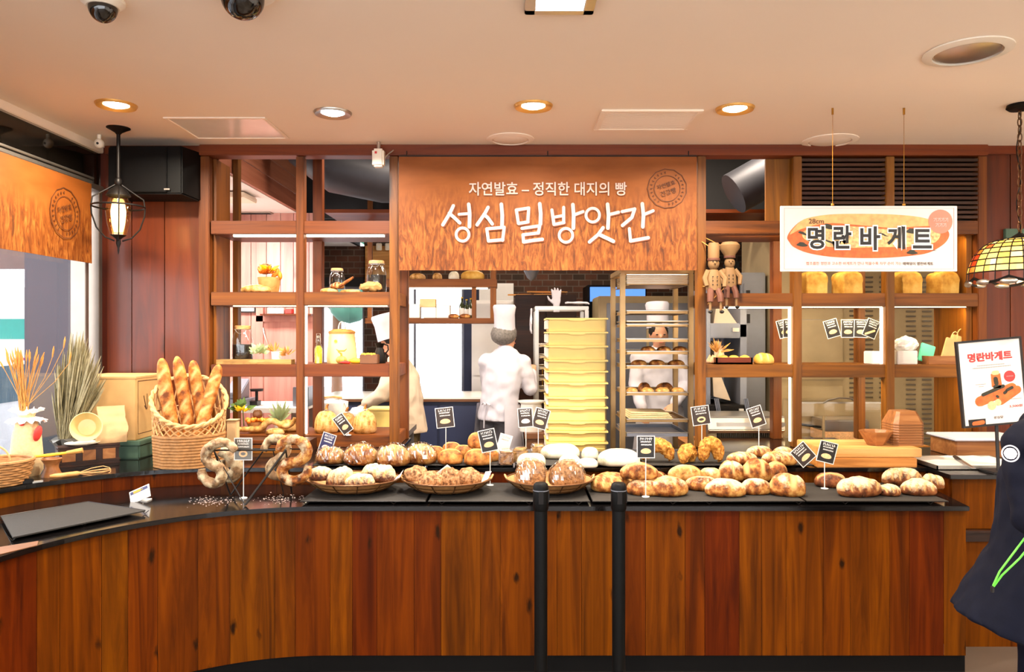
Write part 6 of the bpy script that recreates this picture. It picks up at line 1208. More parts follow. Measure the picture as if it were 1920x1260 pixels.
for i in range(n): x = q_(1348) + (q_(1450) - q_(1348)) * i / (n - 1); b.box(x - .0012, x + .0012, Yl + .06, Yl + .075, .87, r_(812))
b.build('blades', 'steel', t, smooth=False)
b = MB(); b.tube([(q_(1440), Yl - .02, r_(822)), (q_(1470), Yl - .05, r_(823)), (q_(1500), Yl - .08, r_(829))], .010, 8); b.build('lever', 'clay_brown', t); b = MB(); b.cyl((q_(1466), Yl + .0, r_(795)), (q_(1466), Yl - .03, r_(795)), .016); b.build('knob', 'steel', t)
# glass case with cutting machine
t = TH('glass_case', 'clear lidded case with steel frame and white board inside', 'display case', (q_(1580), Yl + .2, .8505)); xA, xB = q_(1503), q_(1655)
b = MB(); b.box(xA, xB, Yl + .02, Yl + .026, .86, r_(756)); b.box(xA, xB, Yl + .02, Yl + .38, r_(757), r_(755)); b.build('glass_front', 'clear_glass', t, smooth=False); b = MB(); b.box(xA, xB + .02, Yl + .01, Yl + .02, r_(757), r_(754)); b.tube([(q_(1545), Yl + .01, r_(756)), (q_(1552), Yl - .01, r_(750)), (q_(1572), Yl - .012, r_(746)), (q_(1595), Yl - .012, r_(747)), (q_(1606), Yl + .01, r_(755))], .006, 7); b.build('lid_rail', 'steel', t)
b = MB(); b.box(q_(1548), q_(1552), Yl + .05, Yl + .06, .86, r_(782)); b.box(xB - .006, xB, Yl + .02, Yl + .38, .86, r_(757)); b.box(xA, xB, Yl + .37, Yl + .38, .86, r_(757)); b.build('posts', 'steel_brown', t, smooth=False)
b = MB(); b.box(q_(1556), q_(1640), Yl + .08, Yl + .34, r_(812), r_(790)); b.build('cover', 'steel', t, bevel=.008); b = MB(); b.box(q_(1556), q_(1645), Yl + .07, Yl + .36, .8605, r_(812) - .002); b.build('cutting_board', 'ink_bun', t, smooth=False, bevel=.003); b = MB(); b.tube([(q_(1502), Yl + .07, r_(797)), (q_(1546), Yl + .06, r_(803))], .009, 8); b.build('lever', 'black_plastic', t); b = MB(); b.box(xA, xB, Yl + .015, Yl + .385, .851, .86); b.build('tray', 'steel', t, smooth=False)
# duct work and plank soffit under the black ceiling
t = TH('ventilation_duct', 'grey ventilation duct under the black kitchen ceiling, beside the banner', 'duct', (-1.2, 6.1, 3.6)); b = MB(); b.tube([(-1.72, 5.9, 3.35), (-1.62, 5.95, 3.15), (-1.4, 6.0, 2.98), (-1.05, 6.05, 2.92), (-.3, 6.1, 2.92)], [.19, .2, .2, .2, .2], 24); b.build('pipe', 'duct_grey', t); b = MB(); b.cyl((-1.72, 5.9, 3.3), (-1.72, 5.9, 3.62), .19, n=24); b.cyl((-.6, 6.1, 3.1), (-.6, 6.1, 3.62), .01, n=8); b.build('drop', 'duct_grey', t)
t = TH('ventilation_duct', 'grey slanting duct in the black opening above the puppets', 'duct', (2.0, 6.2, 3.6)); b = MB(); b.tube([(1.78, 6.0, 2.78), (2.1, 6.0, 2.96), (3.2, 6.0, 3.45)], .17, 20); b.build('pipe', 'duct_grey', t)
rn = random.Random(15); b = MB()
for k in range(5): b.col = (rn.random(), rn.random(), rn.random()); b.box(-1.6, 2.4, 6.38 + k * .12, 6.495 + k * .12, 2.69, 2.72)
struct(b.build('trim_7', 'beam_wood', smooth=False)); b = MB(); b.box(-1.55, 2.4, 6.38, 6.4, 2.3, 2.62) if False else None
t = TH('air_vent', 'small dark square air vent in the white side room ceiling', 'vent', PZ_up(485, 402, 2.778)); c = OFF[t]; b = MB(); b.box(c.x - .16, c.x + .16, c.y - .16, c.y + .16, 2.77, 2.7785); b.build('frame', 'steel', t, smooth=False); b = MB()
for k in range(5): b.box(c.x - .14, c.x + .14, c.y - .13 + k * .055, c.y - .1 + k * .055, 2.766, 2.77)
b.build('slats', 'print_black', t, smooth=False)
# side room: door frames, high shelf, picture, wash counter
t = TH('framed_notice', 'small framed notice on the boarded wall of the side room', 'picture', P(463, 579, 6.93)); c = OFF[t]; b = MB(); b.cbox(c, (.17, .02, .07)); b.build('frame', 'print_black', t, smooth=False); b = MB(); b.cbox(c + Vector((0, -.012, 0)), (.14, .004, .045)); b.build('sheet', 'paper_white', t, smooth=False)
d2 = bpy.data.objects.new('door_2', None); C.objects.link(d2); OFF[d2] = Vector((0, 0, 0)); struct(d2); b = MB(); xx = lambda px: (px - 960) * 6.93 / F; zq = lambda py: EYE + (HY - py) * 6.93 / F
b.box(xx(482), xx(495), 6.9, 6.95, 0, zq(575)); b.box(xx(482), xx(590), 6.9, 6.95, zq(603), zq(592)); b.build('frame', 'pink_boards', d2, smooth=False); b = MB(); b.box(xx(495), xx(588), 6.92, 6.949, 0, zq(603)); b.build('leaf', 'glass_pink' if 'glass_pink' in M else 'pink_boards', d2, smooth=False); b = MB(); b.tube([(xx(496), 6.9, zq(615)), (xx(500), 6.86, zq(625)), (xx(508), 6.86, zq(650))], .008, 6); b.build('handle', 'steel', d2)
t = TH('wall_shelf', 'narrow shelf with small packets above the side room door', 'shelf', Vector((xx(535), 6.88, zq(590)))); b = MB(); b.box(xx(496), xx(590), 6.8, 6.945, zq(592), zq(589)); b.build('board', 'shelf_wood_flat', t, smooth=False)
plainbox(520, zq(589) + .0005, 6.86, .14, .08, .06, 'paper_white', 'white packet on the narrow shelf above the side room door', 'paper_box', 'box'); plainbox(543, zq(589) + .0005, 6.86, .06, .08, .045, 'red_cloth', 'small red packet on the narrow shelf', 'paper_box', 'box')
t = TH('wash_table', 'white work table with grey equipment in the side room', 'table', (-2.0, 6.3, 0)); b = MB(); b.box(-2.6, -1.72, 6.0, 6.6, 1.02, 1.06); b.build('table_top', 'white_paint', t, smooth=False)
for x in (-2.58, -1.78):
    for y in (6.02, 6.54): b = MB(); b.box(x, x + .04, y, y + .04, 0, 1.02); b.build('leg', 'steel', t, smooth=False)
t = TH('scale', 'grey weighing scale on the white table behind the yellow flower', 'scale', (-2.25, 6.2, 1.0605)); b = MB(); b.box(-2.36, -2.16, 6.1, 6.35, 1.061, 1.12); b.loft([[Vector((x, 6.12 + y, z)) for y, z in ((0, 1.12), (0, 1.17), (.2, 1.28), (.2, 1.12))] for x in (-2.36, -2.22)]); b.build('body', 'steel_blue', t, bevel=.006); b = MB(); b.lathe([(.001, 1.18), (.05, 1.18), (.055, 1.2), (.001, 1.2)], (-2.12, 6.2, 0), 20); b.cyl((-2.12, 6.2, 1.1), (-2.12, 6.2, 1.18), .012); b.box(-2.2, -2.1, 6.15, 6.25, 1.0615, 1.1); b.build('pan', 'black_iron', t)
plainbox(570, 1.0605, 6.2, .13, .2, .16, 'steel_blue', 'grey box on the white table by the rear shelf post', 'storage_box', 'box')
YE = 5.75; t = TH('prep_table', 'steel preparation table behind the lowest left shelf', 'table', (-1.1, 5.85, 0)); b = MB(); b.box(-1.55, -.78, 5.6, 6.1, .88, .92); b.build('table_top', 'steel', t, smooth=False)
for x in (-1.53, -.84):
    for y in (5.62, 6.04): b = MB(); b.box(x, x + .04, y, y + .04, 0, .88); b.build('leg', 'steel', t, smooth=False)
c = Vector((at(625, .92, YE).x, YE, .9205)); t = TH('enamel_pot', 'white enamel pot with wooden lid bar and wire bail, behind the scored loaves', 'pot', c); b = MB(); b.lathe([(.001, 0), (.1, 0), (.108, .02), (.112, .2), (.105, .2), (.1, .02), (.001, .015)], c, 32, caps=False); b.build('body', 'white_ceramic', t); b = MB(); b.lathe([(.113, .196), (.113, .212), (.03, .236), (.001, .237)], c, 32); b.build('lid', 'white_ceramic', t); b = MB(); b.tube([c + Vector((-.07, -.02, .245)), c + Vector((0, -.02, .25)), c + Vector((.07, -.02, .245))], .010, 8); b.build('grip', 'crust_golden', t); b = MB(); b.tube([c + Vector((.113 * math.cos(R(a)), -.06, .16 + .09 * math.sin(R(a)))) for a in range(0, 181, 15)], .003, 5); b.build('bail', 'steel', t)
c = Vector((at(714, .92, YE).x, YE + .05, .9205)); t = TH('dough_crate', 'single yellow tub behind the leaf scored loaf nearest the banner post', 'crate', c); b = MB(); b.box(c.x - .085, c.x + .085, c.y - .1, c.y + .1, c.z, c.z + .15); b.build('box', 'cream_crate', t, bevel=.006); b = MB(); b.box(c.x - .095, c.x + .095, c.y - .11, c.y + .11, c.z + .15, c.z + .165); b.build('lip', 'cream_crate', t, bevel=.003)
c = Vector((at(668, .92, YE).x, YE + .1, .9205)); b = MB(); b.ball((0, 0, .09), (.1, .09, .085), 20, 12); b.v = [v + v.normalized() * .02 * noise.noise(v * 22) for v in b.v]; b.v = [Vector((v.x, v.y, max(0, v.z - .01))) for v in b.v]; o = b.build('flour_bag', 'white_cloth'); o.location = c; tag(o, 'slumped white flour bag behind the scored loaves', 'bag')
t = TH('blue_window', 'blue lit window drawn as a glowing strip above the gloves', 'window', (1.15, 8.9, 1.9));  # blue lit window imitated by a glowing strip on a dark block
b = MB(); b.box((1107 - 960) * 8.9 / F, (1210 - 960) * 8.9 / F, 8.9, 8.95, EYE + (HY - 565) * 8.9 / F, EYE + (HY - 538) * 8.9 / F); b.build('lit_strip', 'window_blue', t, smooth=False); b = MB(); b.box((1103 - 960) * 8.9 / F, (1214 - 960) * 8.9 / F, 8.951, 9.58, 1.3, EYE + (HY - 534) * 8.9 / F); b.build('casing', 'black_plastic', t, smooth=False)
t = machine('steel_fridge', 'wide grey steel fridge behind the bread rack', 'fridge', (1122 - 960) * 7.9 / F, (1300 - 960) * 7.9 / F, 7.9, 8.5, EYE + (HY - 555) * 7.9 / F, 'steel_brown'); b = MB(); b.box(1.0, 1.42, 7.88, 7.9, .2, 1.98); b.box(1.45, 1.88, 7.88, 7.9, .2, 1.98); b.build('door', 'steel_blue', t, bevel=.006, smooth=False); b = MB(); b.box(1.06, 1.12, 7.87, 7.88, 1.75, 1.9); b.build('control_panel', 'print_black', t, smooth=False)
t = TH('wall_panel', 'orange wood panel strip on the far brick wall behind the shelving', 'panel', Vector((-1.66, 9.55, 0))); b = MB(); b.box(-1.88, -1.47, 9.56, 9.599, 2.3, 2.78); b.build('board', 'pale_board', t, smooth=False)
for k, lab in enumerate(('white switch box on the orange wood panel', 'second white switch box on the orange wood panel')):
    c = P((711, 728)[k], 463, 9.55); t = TH('switch_box', lab, 'switch', c); b = MB(); b.cbox(c - Vector((0, .012, 0)), (.07, .035, .09)); b.build('cover', 'white_plastic', t, bevel=.006); b = MB(); b.cbox(c - Vector((0, .031, 0)), (.02, .006, .03)); b.build('rocker', 'white_ceramic', t, smooth=False)
# ---------------------------------------------------------------- banners and signs
UX, UZ = Vector((1, 0, 0)), Vector((0, 0, 1))
def grid_panel(b, o, ux, uy, w, h, n, d0, d1, wave=0):      # cloth with its field of grain fading upward (attribute c carries the height)
    nr = ux.cross(uy); m = 10; rows = []
    for j in range(m + 1):
        v = j / m; rows.append([o + ux * (w * i / n) + uy * (h * v) + nr * (wave * math.sin(i * .55) * (1 - v) ** 2) for i in range(n + 1)])
    b.vc_base = len(b.v)
    for d in (d0, d1):
        k = len(b.v)
        for j in range(m + 1):
            for i in range(n + 1): b.v.append(rows[j][i] + nr * d); b.vc[len(b.v) - 1] = (j / m, 0, 0)
        for j in range(m):
            for i in range(n): q = (k + j * (n + 1) + i, k + j * (n + 1) + i + 1, k + (j + 1) * (n + 1) + i + 1, k + (j + 1) * (n + 1) + i); b.f.append(list(q if d == d1 else q[::-1])); b.c.append((j / m, 0, 0))
def stamp(b, o, ux, uy, r):
    n = 26; k = 10
    b.stroke([(r * (1 + .035 * (i % 2)) * math.cos(2 * math.pi * i / n), r * (1 + .035 * (i % 2)) * math.sin(2 * math.pi * i / n)) for i in range(n)], r * .035, o, ux, uy, 0, .0006, closed=True)
    b.stroke([(r * .68 * math.cos(2 * math.pi * i / 30), r * .68 * math.sin(2 * math.pi * i / 30)) for i in range(30)], r * .03, o, ux, uy, 0, .0006, closed=True)
    rr = random.Random(3)
    for i in range(26):
        a = 2 * math.pi * i / 26
        if i % 13 in (5, 6): continue
        q = r * .83; c = Vector((q * math.cos(a), q * math.sin(a))); t_ = Vector((-math.sin(a), math.cos(a))); e = Vector((math.cos(a), math.sin(a)))
        b.stroke([c - e * r * .05, c + e * r * .05], r * .03, o, ux, uy, 0, .0006); b.stroke([c + e * r * .05 * rr.choice((-1, 0, 1)) - t_ * r * .02, c + t_ * r * .05], r * .028, o, ux, uy, 0, .0006)
    ca, sa = math.cos(R(18)), math.sin(R(18)); vx, vy = ux * ca + uy * sa, uy * ca - ux * sa
    b.text('자연발효', o + vy * r * .2, vx, vy, w=r * 1.0, off=.01); b.text('건강빵', o - vy * r * .2, vx, vy, w=r * .85, off=.01)
YB = 4.83; xb0, xb1 = (748 - 960) * YB / F, (1306 - 960) * YB / F; zb1, zb0 = EYE + (HY - 294) * YB / F, EYE + (HY - 507) * YB / F
t = TH('banner', 'large printed wheat field banner with pink lettering over the serving opening', 'banner', ((xb0 + xb1) / 2, YB, zb0)); b = MB(); grid_panel(b, Vector((xb0, YB, zb0)), UX, UZ, xb1 - xb0, zb1 - zb0, 60, 0, .004, .004); b.build('cloth', 'wheat_print', t)
def zo(px, py): return Vector(((px - 960) * YB / F, YB, EYE + (HY - py) * YB / F))   # a spot on the banner
BD = -.010
K = 580 / 1920 * YB / F; O = zo(740, 280); Sg = [
 ([(365, 352), (345, 395), (300, 470)], 22), ([(340, 398), (370, 425), (405, 458)], 22), ([(460, 343), (466, 400), (464, 482)], 24), ([(400, 405), (462, 400)], 18),
 ([(580, 362), (560, 400), (512, 470)], 22), ([(555, 405), (580, 428), (606, 465)], 22), ([(662, 343), (668, 410), (666, 482)], 24), ([(572, 495), (680, 485)], 20), ([(680, 485), (670, 566)], 20), ([(572, 495), (582, 570)], 20), ([(582, 570), (672, 562)], 20),
 ([(755, 378), (768, 462)], 20), ([(755, 378), (832, 366)], 20), ([(832, 366), (826, 452)], 20), ([(768, 462), (828, 452)], 20), ([(900, 340), (906, 400), (904, 465)], 24), ([(790, 492), (900, 476)], 20), ([(900, 476), (892, 520)], 20), ([(892, 520), (796, 532)], 20), ([(796, 532), (800, 576)], 20), ([(800, 576), (860, 566), (916, 560)], 22),
 ([(975, 378), (988, 468)], 20), ([(1048, 362), (1048, 455)], 20), ([(982, 424), (1048, 412)], 18), ([(988, 468), (1050, 456)], 20), ([(1105, 345), (1110, 410), (1108, 490)], 24), ([(1110, 410), (1168, 388)], 20),
 ([(1320, 343), (1326, 410), (1322, 490)], 24), ([(1326, 408), (1388, 392)], 20), ([(1292, 488), (1262, 530), (1208, 576)], 22), ([(1264, 528), (1300, 545), (1356, 572)], 24),
 ([(1410, 388), (1488, 372)], 20), ([(1488, 372), (1470, 425), (1412, 474)], 22), ([(1535, 340), (1542, 410), (1538, 482)], 24), ([(1542, 408), (1602, 383)], 20), ([(1455, 494), (1462, 570)], 20), ([(1462, 570), (1572, 550)], 22)]
rings_ = [((422, 530), 40), ((1062, 535), 42), ((1228, 410), 42)]
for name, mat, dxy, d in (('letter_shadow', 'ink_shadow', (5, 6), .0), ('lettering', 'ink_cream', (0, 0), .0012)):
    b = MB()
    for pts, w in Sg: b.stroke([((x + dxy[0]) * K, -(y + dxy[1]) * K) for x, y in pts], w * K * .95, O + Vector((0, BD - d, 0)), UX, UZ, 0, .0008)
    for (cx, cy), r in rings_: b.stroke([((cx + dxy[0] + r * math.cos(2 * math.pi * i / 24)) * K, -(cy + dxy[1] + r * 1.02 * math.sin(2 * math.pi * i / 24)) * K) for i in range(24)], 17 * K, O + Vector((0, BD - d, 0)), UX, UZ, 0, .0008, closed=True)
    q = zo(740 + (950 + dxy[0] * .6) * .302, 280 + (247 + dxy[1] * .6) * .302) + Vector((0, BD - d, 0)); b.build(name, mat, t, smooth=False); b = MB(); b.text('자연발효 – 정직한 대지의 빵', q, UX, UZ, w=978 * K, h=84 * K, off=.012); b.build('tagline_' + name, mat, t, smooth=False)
b = MB(); stamp(b, zo(740 + 1690 * .302, 280 + 245 * .302) + Vector((0, BD, 0)), UX, UZ, 118 * K); b.build('stamp_print', 'ink_stamp', t, smooth=False)
b = MB(); b.box(xb0, xb1, YB - .006, YB + .012, zb1, zb1 + .008); 
for x in (xb0 + .05, (xb0 + xb1) / 2, xb1 - .05): b.cyl((x, YB + .003, zb1), (x, YB + .003, 2.84), .003, n=6)
b.build('hanging_rod', 'wire_black', t)
# banner on the window wall
UY = Vector((0, 1, 0)); Xb = XL + .03; t = TH('banner', 'printed wheat field banner hung along the window wall', 'banner', (Xb, 3.3, 2.1)); y0b, y1b = 1.6, 4.70
b = MB(); grid_panel(b, Vector((Xb, y0b, 2.10)), UY, UZ, y1b - y0b, .50, 60, 0, .003, .003); b.build('cloth', 'wheat_print', t); b = MB(); stamp(b, Vector((Xb + .008, 4.42, 2.37)), UY, UZ, .145); b.build('stamp_print', 'ink_stamp', t, smooth=False)
b = MB(); b.box(XL + .004, XL + .03, 1.5, 4.72, 2.603, 2.625); b.box(XL + .004, XL + .04, 1.5, 4.72, 2.632, 2.645); b.build('rail', 'steel', t, bevel=.003, smooth=False)
# hanging sign
Ysn = 4.05; U = lambda px: (px - 960) * Ysn / F; V = lambda py: EYE + (HY - py) * Ysn / F
def zsn(px, py, d=0): return Vector((U(px), Ysn - d, V(py)))
t = TH('hanging_sign', 'white hanging sign with a long filled baguette picture', 'sign', zsn(1630, 510)); b = MB(); b.box(U(1464), U(1795), Ysn, Ysn + .012, V(509), V(386)); b.build('board', 'paper_white', t, bevel=.002, smooth=False)
b = MB(); o = zsn(1464, 386, .0005); wS, hS = U(1795) - U(1464), V(386) - V(509)
for a, c in (((.02, .035), (.98, .035)), ((.98, .035), (.98, .965)), ((.98, .965), (.02, .965)), ((.02, .965), (.02, .035))): b.stroke([(a[0] * wS, -a[1] * hS), (c[0] * wS, -c[1] * hS)], .0012, o, UX, UZ, 0, .0006)
b.build('border_line', 'ink_coral', t, smooth=False)
k4 = 400 / 1920
def zk(x, y, d): return zsn(1420 + x * k4, 350 + y * k4, d)
def soft(pts, k=4):
    m = len(pts); out = []
    for i in range(m):
        p0, p1, p2, p3 = (Vector(pts[(i + j) % m]) for j in (-1, 0, 1, 2))
        for q in range(k): u = q / k; v = .5 * ((2 * p1) + (p2 - p0) * u + (2 * p0 - 5 * p1 + 4 * p2 - p3) * u * u + (3 * p1 - p0 - 3 * p2 + p3) * u ** 3); out.append((v.x, v.y))
    return out
def blob(b, pts, d, th=.0006): pts = soft(pts); o = zk(0, 0, d); s = k4 * Ysn / F; b.prism([(x * s, -y * s) for x, y in pts], o, UX, UZ, 0, th)
out = [(268, 455), (300, 395), (390, 310), (520, 268), (700, 248), (960, 245), (1200, 250), (1420, 268), (1560, 300), (1660, 350), (1722, 410), (1715, 470), (1660, 530), (1540, 595), (1380, 622), (1150, 640), (900, 642), (650, 630), (450, 595), (330, 545), (285, 495)]
b = MB(); blob(b, out[::-1], .0012); b.build('baguette_print', 'ink_crust', t, smooth=False); b = MB(); blob(b, [(290, 430), (390, 310), (520, 268), (700, 248), (960, 245), (1200, 250), (1420, 268), (1560, 300), (1660, 350), (1500, 355), (1200, 370), (900, 345), (620, 330), (400, 380)][::-1], .002); b.build('top_crust_print', 'ink_crust_light', t, smooth=False)
b = MB(); blob(b, [(420, 400), (620, 350), (900, 362), (1200, 385), (1500, 380), (1640, 400), (1600, 500), (1400, 540), (1100, 545), (800, 550), (560, 530), (420, 470)][::-1], .0026); b.build('filling_print', 'ink_filling', t, smooth=False)
b = MB(); rn = random.Random(7)
for cx, cy, r in ((410, 420, 34), (640, 360, 42), (660, 500, 40), (400, 520, 34), (880, 385, 40), (1130, 430, 30), (1390, 400, 40), (1540, 430, 46), (1390, 590, 34), (1560, 560, 30), (740, 410, 26)):
    a0 = rn.uniform(0, 3); blob(b, [(cx + r * (1.3 + .4 * math.sin(3 * q + a0)) * math.cos(q), cy + r * .6 * math.sin(q + a0)) for q in [2 * math.pi * i / 12 for i in range(12)]][::-1], .0032)
b.build('seaweed_print', 'ink_seaweed', t, smooth=False)
hang = [('명', 525, 460, 150, 205), ('란', 762, 455, 160, 210), ('바', 1012, 465, 180, 215), ('게', 1245, 462, 160, 205), ('트', 1480, 470, 170, 175)]; s4 = k4 * Ysn / F
for name, mat, off, d, e in (('letter_outline', 'ink_white', .075, .0042, 1.16), ('lettering', 'print_black', .028, .0054, 1.0)):
    b = MB()
    for ch, x, y, w, h in hang: b.text(ch, zk(x, y, d), UX, UZ, w=(w + (24 if off > .05 else 0)) * s4, h=(h + (24 if off > .05 else 0)) * s4, off=off)
    b.build(name, mat, t, smooth=False)
b = MB(); b.text('28cm', zk(527, 312, .0054), UX, UZ, w=136 * s4, h=44 * s4, off=.01); b.build('size_print', 'ink_brown', t, smooth=False)
b = MB(); b.text('짭조름한 명란과 고소한 바게트가 만나 먹을수록 자꾸 손이 가는', zk(868, 691, .001), UX, UZ, w=860 * s4, h=30 * s4, off=.01); b.build('caption_print', 'ink_coral', t, smooth=False); b = MB(); b.text('매력덩이 명란바게트', zk(1445, 693, .001), UX, UZ, w=272 * s4, h=30 * s4, off=.02); b.build('caption_print', 'ink_brown', t, smooth=False)
b = MB(); b.disc(zk(1645, 315, .0036), UX, UZ, 108 * s4, 0, .0006); b.build('badge', 'ink_coral', t, smooth=False); b = MB()
for yy, n, w in ((300, 4, 26), (348, 3, 26)):
    for i in range(n): cx = 1645 + (i - (n - 1) / 2) * 34; b.stroke([((cx - 11) * s4, -(yy - 14) * s4), ((cx + 9) * s4, -(yy - 14) * s4), ((cx - 9) * s4, -(yy + 12) * s4)], 5 * s4, zk(0, 0, .0044), UX, UZ, 0, .0005); b.stroke([((cx + 13) * s4, -(yy - 18) * s4), ((cx + 13) * s4, -(yy + 16) * s4)], 5 * s4, zk(0, 0, .0044), UX, UZ, 0, .0005)
b.build('badge_print', 'ink_cream', t, smooth=False)
for px, pt in ((1562, 213), (1696, 213)):
    b = MB(); p0, p1 = zsn(px, 385, -.006), Vector((U(px), Ysn + .006, ZC - .002)); b.tube([p0, p1], .0014, 5); b.cyl(p1, p1 - Z * .035, .006, n=8); b.build('cable', 'brass', t); b = MB(); b.ball(p0 + Vector((0, 0, .004)), .009, 10, 8); b.build('clamp', 'brass', t)
# framed poster on a stand
Yp = 3.985; c = PZ(1872, 884, ZUP); c.y = Yp; c.x = (1872 - 960) * Yp / F; t = TH('poster_stand', 'black framed white bakery poster on a slim stand on the side cabinet', 'sign stand', c)
TLp, TRp, BLp, BRp = P(1795, 641, Yp), P(1917, 630, Yp), P(1806, 803, Yp), P(1929, 793, Yp); ux = (TRp - TLp).normalized(); uy = (TLp - BLp).normalized(); uy = (uy - ux * uy.dot(ux)).normalized(); wP = (TRp - TLp).length; hP = (TLp - BLp).length; nr = ux.cross(uy); O = BLp
def pp(x, y, d=0): return O + ux * x * wP + uy * y * hP + nr * d
b = MB(); b.prism([(0, 0), (wP, 0), (wP, hP), (0, hP)], O, ux, uy, -.014, 0); b.build('backing', 'print_black', t, smooth=False)
b = MB(); f = .010
for q in ((0, wP, 0, f), (0, wP, hP - f, hP), (0, f, f, hP - f), (wP - f, wP, f, hP - f)): b.prism([(q[0], q[2]), (q[1], q[2]), (q[1], q[3]), (q[0], q[3])], O, ux, uy, 0, .006)
b.build('frame', 'print_black', t, smooth=False)
b = MB(); b.prism([(f, f), (wP - f, f), (wP - f, hP - f), (f, hP - f)], O, ux, uy, 0, .001); b.build('sheet', 'paper_white', t, smooth=False)
b = MB(); b.text('명란바게트', pp(.5, .80, .0016), ux, uy, w=wP * .68, h=hP * .105, off=.045); b.build('headline_print', 'ink_red', t, smooth=False); b = MB(); b.text('3,500원', pp(.83, .205, .0016), ux, uy, w=wP * .2, h=hP * .036, off=.02); b.build('price_print', 'ink_red', t, smooth=False)
def hw(x, y): return pp((x - 100) / 755, 1 - (y - 140) / 1000, .0)
def pblob(b, pts, d, th=.0004): b.prism([((x - 100) / 755 * wP, (1 - (y - 135) / 1000) * hP) for x, y in pts], O, ux, uy, d, d + th)
def oblong(x0, y0, x1, y1, r, n=8): a = math.atan2(y1 - y0, x1 - x0); return [(x1 + r * math.cos(a - math.pi / 2 + math.pi * i / n), y1 + r * math.sin(a - math.pi / 2 + math.pi * i / n)) for i in range(n + 1)] + [(x0 + r * math.cos(a + math.pi / 2 + math.pi * i / n), y0 + r * math.sin(a + math.pi / 2 + math.pi * i / n)) for i in range(n + 1)]
b = MB(); pblob(b, oblong(320, 845, 700, 720, 58)[::-1], .0012); pblob(b, oblong(560, 860, 760, 745, 46)[::-1], .0018); pblob(b, [(470, 690), (470, 540), (580, 540), (590, 700)], .0018); b.build('baguette_print', 'ink_crust', t, smooth=False)
b = MB(); pblob(b, oblong(450, 900, 452, 905, 48)[::-1], .0024); pblob(b, oblong(525, 870, 527, 875, 36)[::-1], .0022); pblob(b, oblong(505, 530, 545, 528, 24)[::-1], .0024); b.build('slice_print', 'ink_bun', t, smooth=False)
b = MB(); 
for a in ((360, 770, 600, 690, 20), (520, 600, 525, 650, 26), (640, 740, 700, 715, 18), (610, 770, 625, 760, 18), (500, 690, 560, 690, 18), (520, 800, 530, 810, 14)): pblob(b, oblong(*a)[::-1], .0028)
b.build('seaweed_print', 'ink_seaweed', t, smooth=False); b = MB(); pblob(b, oblong(684, 583, 686, 583, 66)[::-1], .0014); b.build('badge', 'ink_red', t, smooth=False)
b = MB()
for y, x0, x1, w in ((437, 320, 640, 9), (463, 270, 700, 9), (650, 285, 400, 6), (675, 320, 380, 6), (850, 680, 800, 6), (585, 650, 720, 8)):
    x = x0
    while x < x1: pblob(b, [(x, y - w), (x, y + w * .3), (x + w * 1.1, y + w * .3), (x + w * 1.1, y - w)], .0016 if y != 585 else .0022); x += w * 1.7
b.build('small_print', 'ink_grey', t, smooth=False); b = MB(); b.text('성심당', pp(.55, .092, .0016), ux, uy, w=wP * .15, h=hP * .032, off=.02); b.build('shop_mark', 'ink_brown', t, smooth=False)
b = MB(); pblob(b, [(165, 1040), (370, 1040), (370, 900), (160, 900)], .0014); b.build('white_note', 'paper_white', t, smooth=False); b = MB(); pblob(b, [(168, 1125), (365, 1125), (365, 1045), (165, 1045)], .0014); b.build('dark_note', 'print_black', t, smooth=False); b = MB(); pblob(b, oblong(230, 1095, 330, 1085, 24)[::-1], .002); b.build('note_picture', 'ink_crust', t, smooth=False)
b = MB(); b.cyl(c + Z * .012, Vector((c.x, Yp + .025, pp(.5, .3).z)), .009, n=12); b.build('pole', 'print_black', t); b = MB(); b.box(c.x - .06, c.x + .06, Yp - .055, Yp + .075, ZUP + .0006, ZUP + .012); b.build('base', 'print_black', t, bevel=.003)
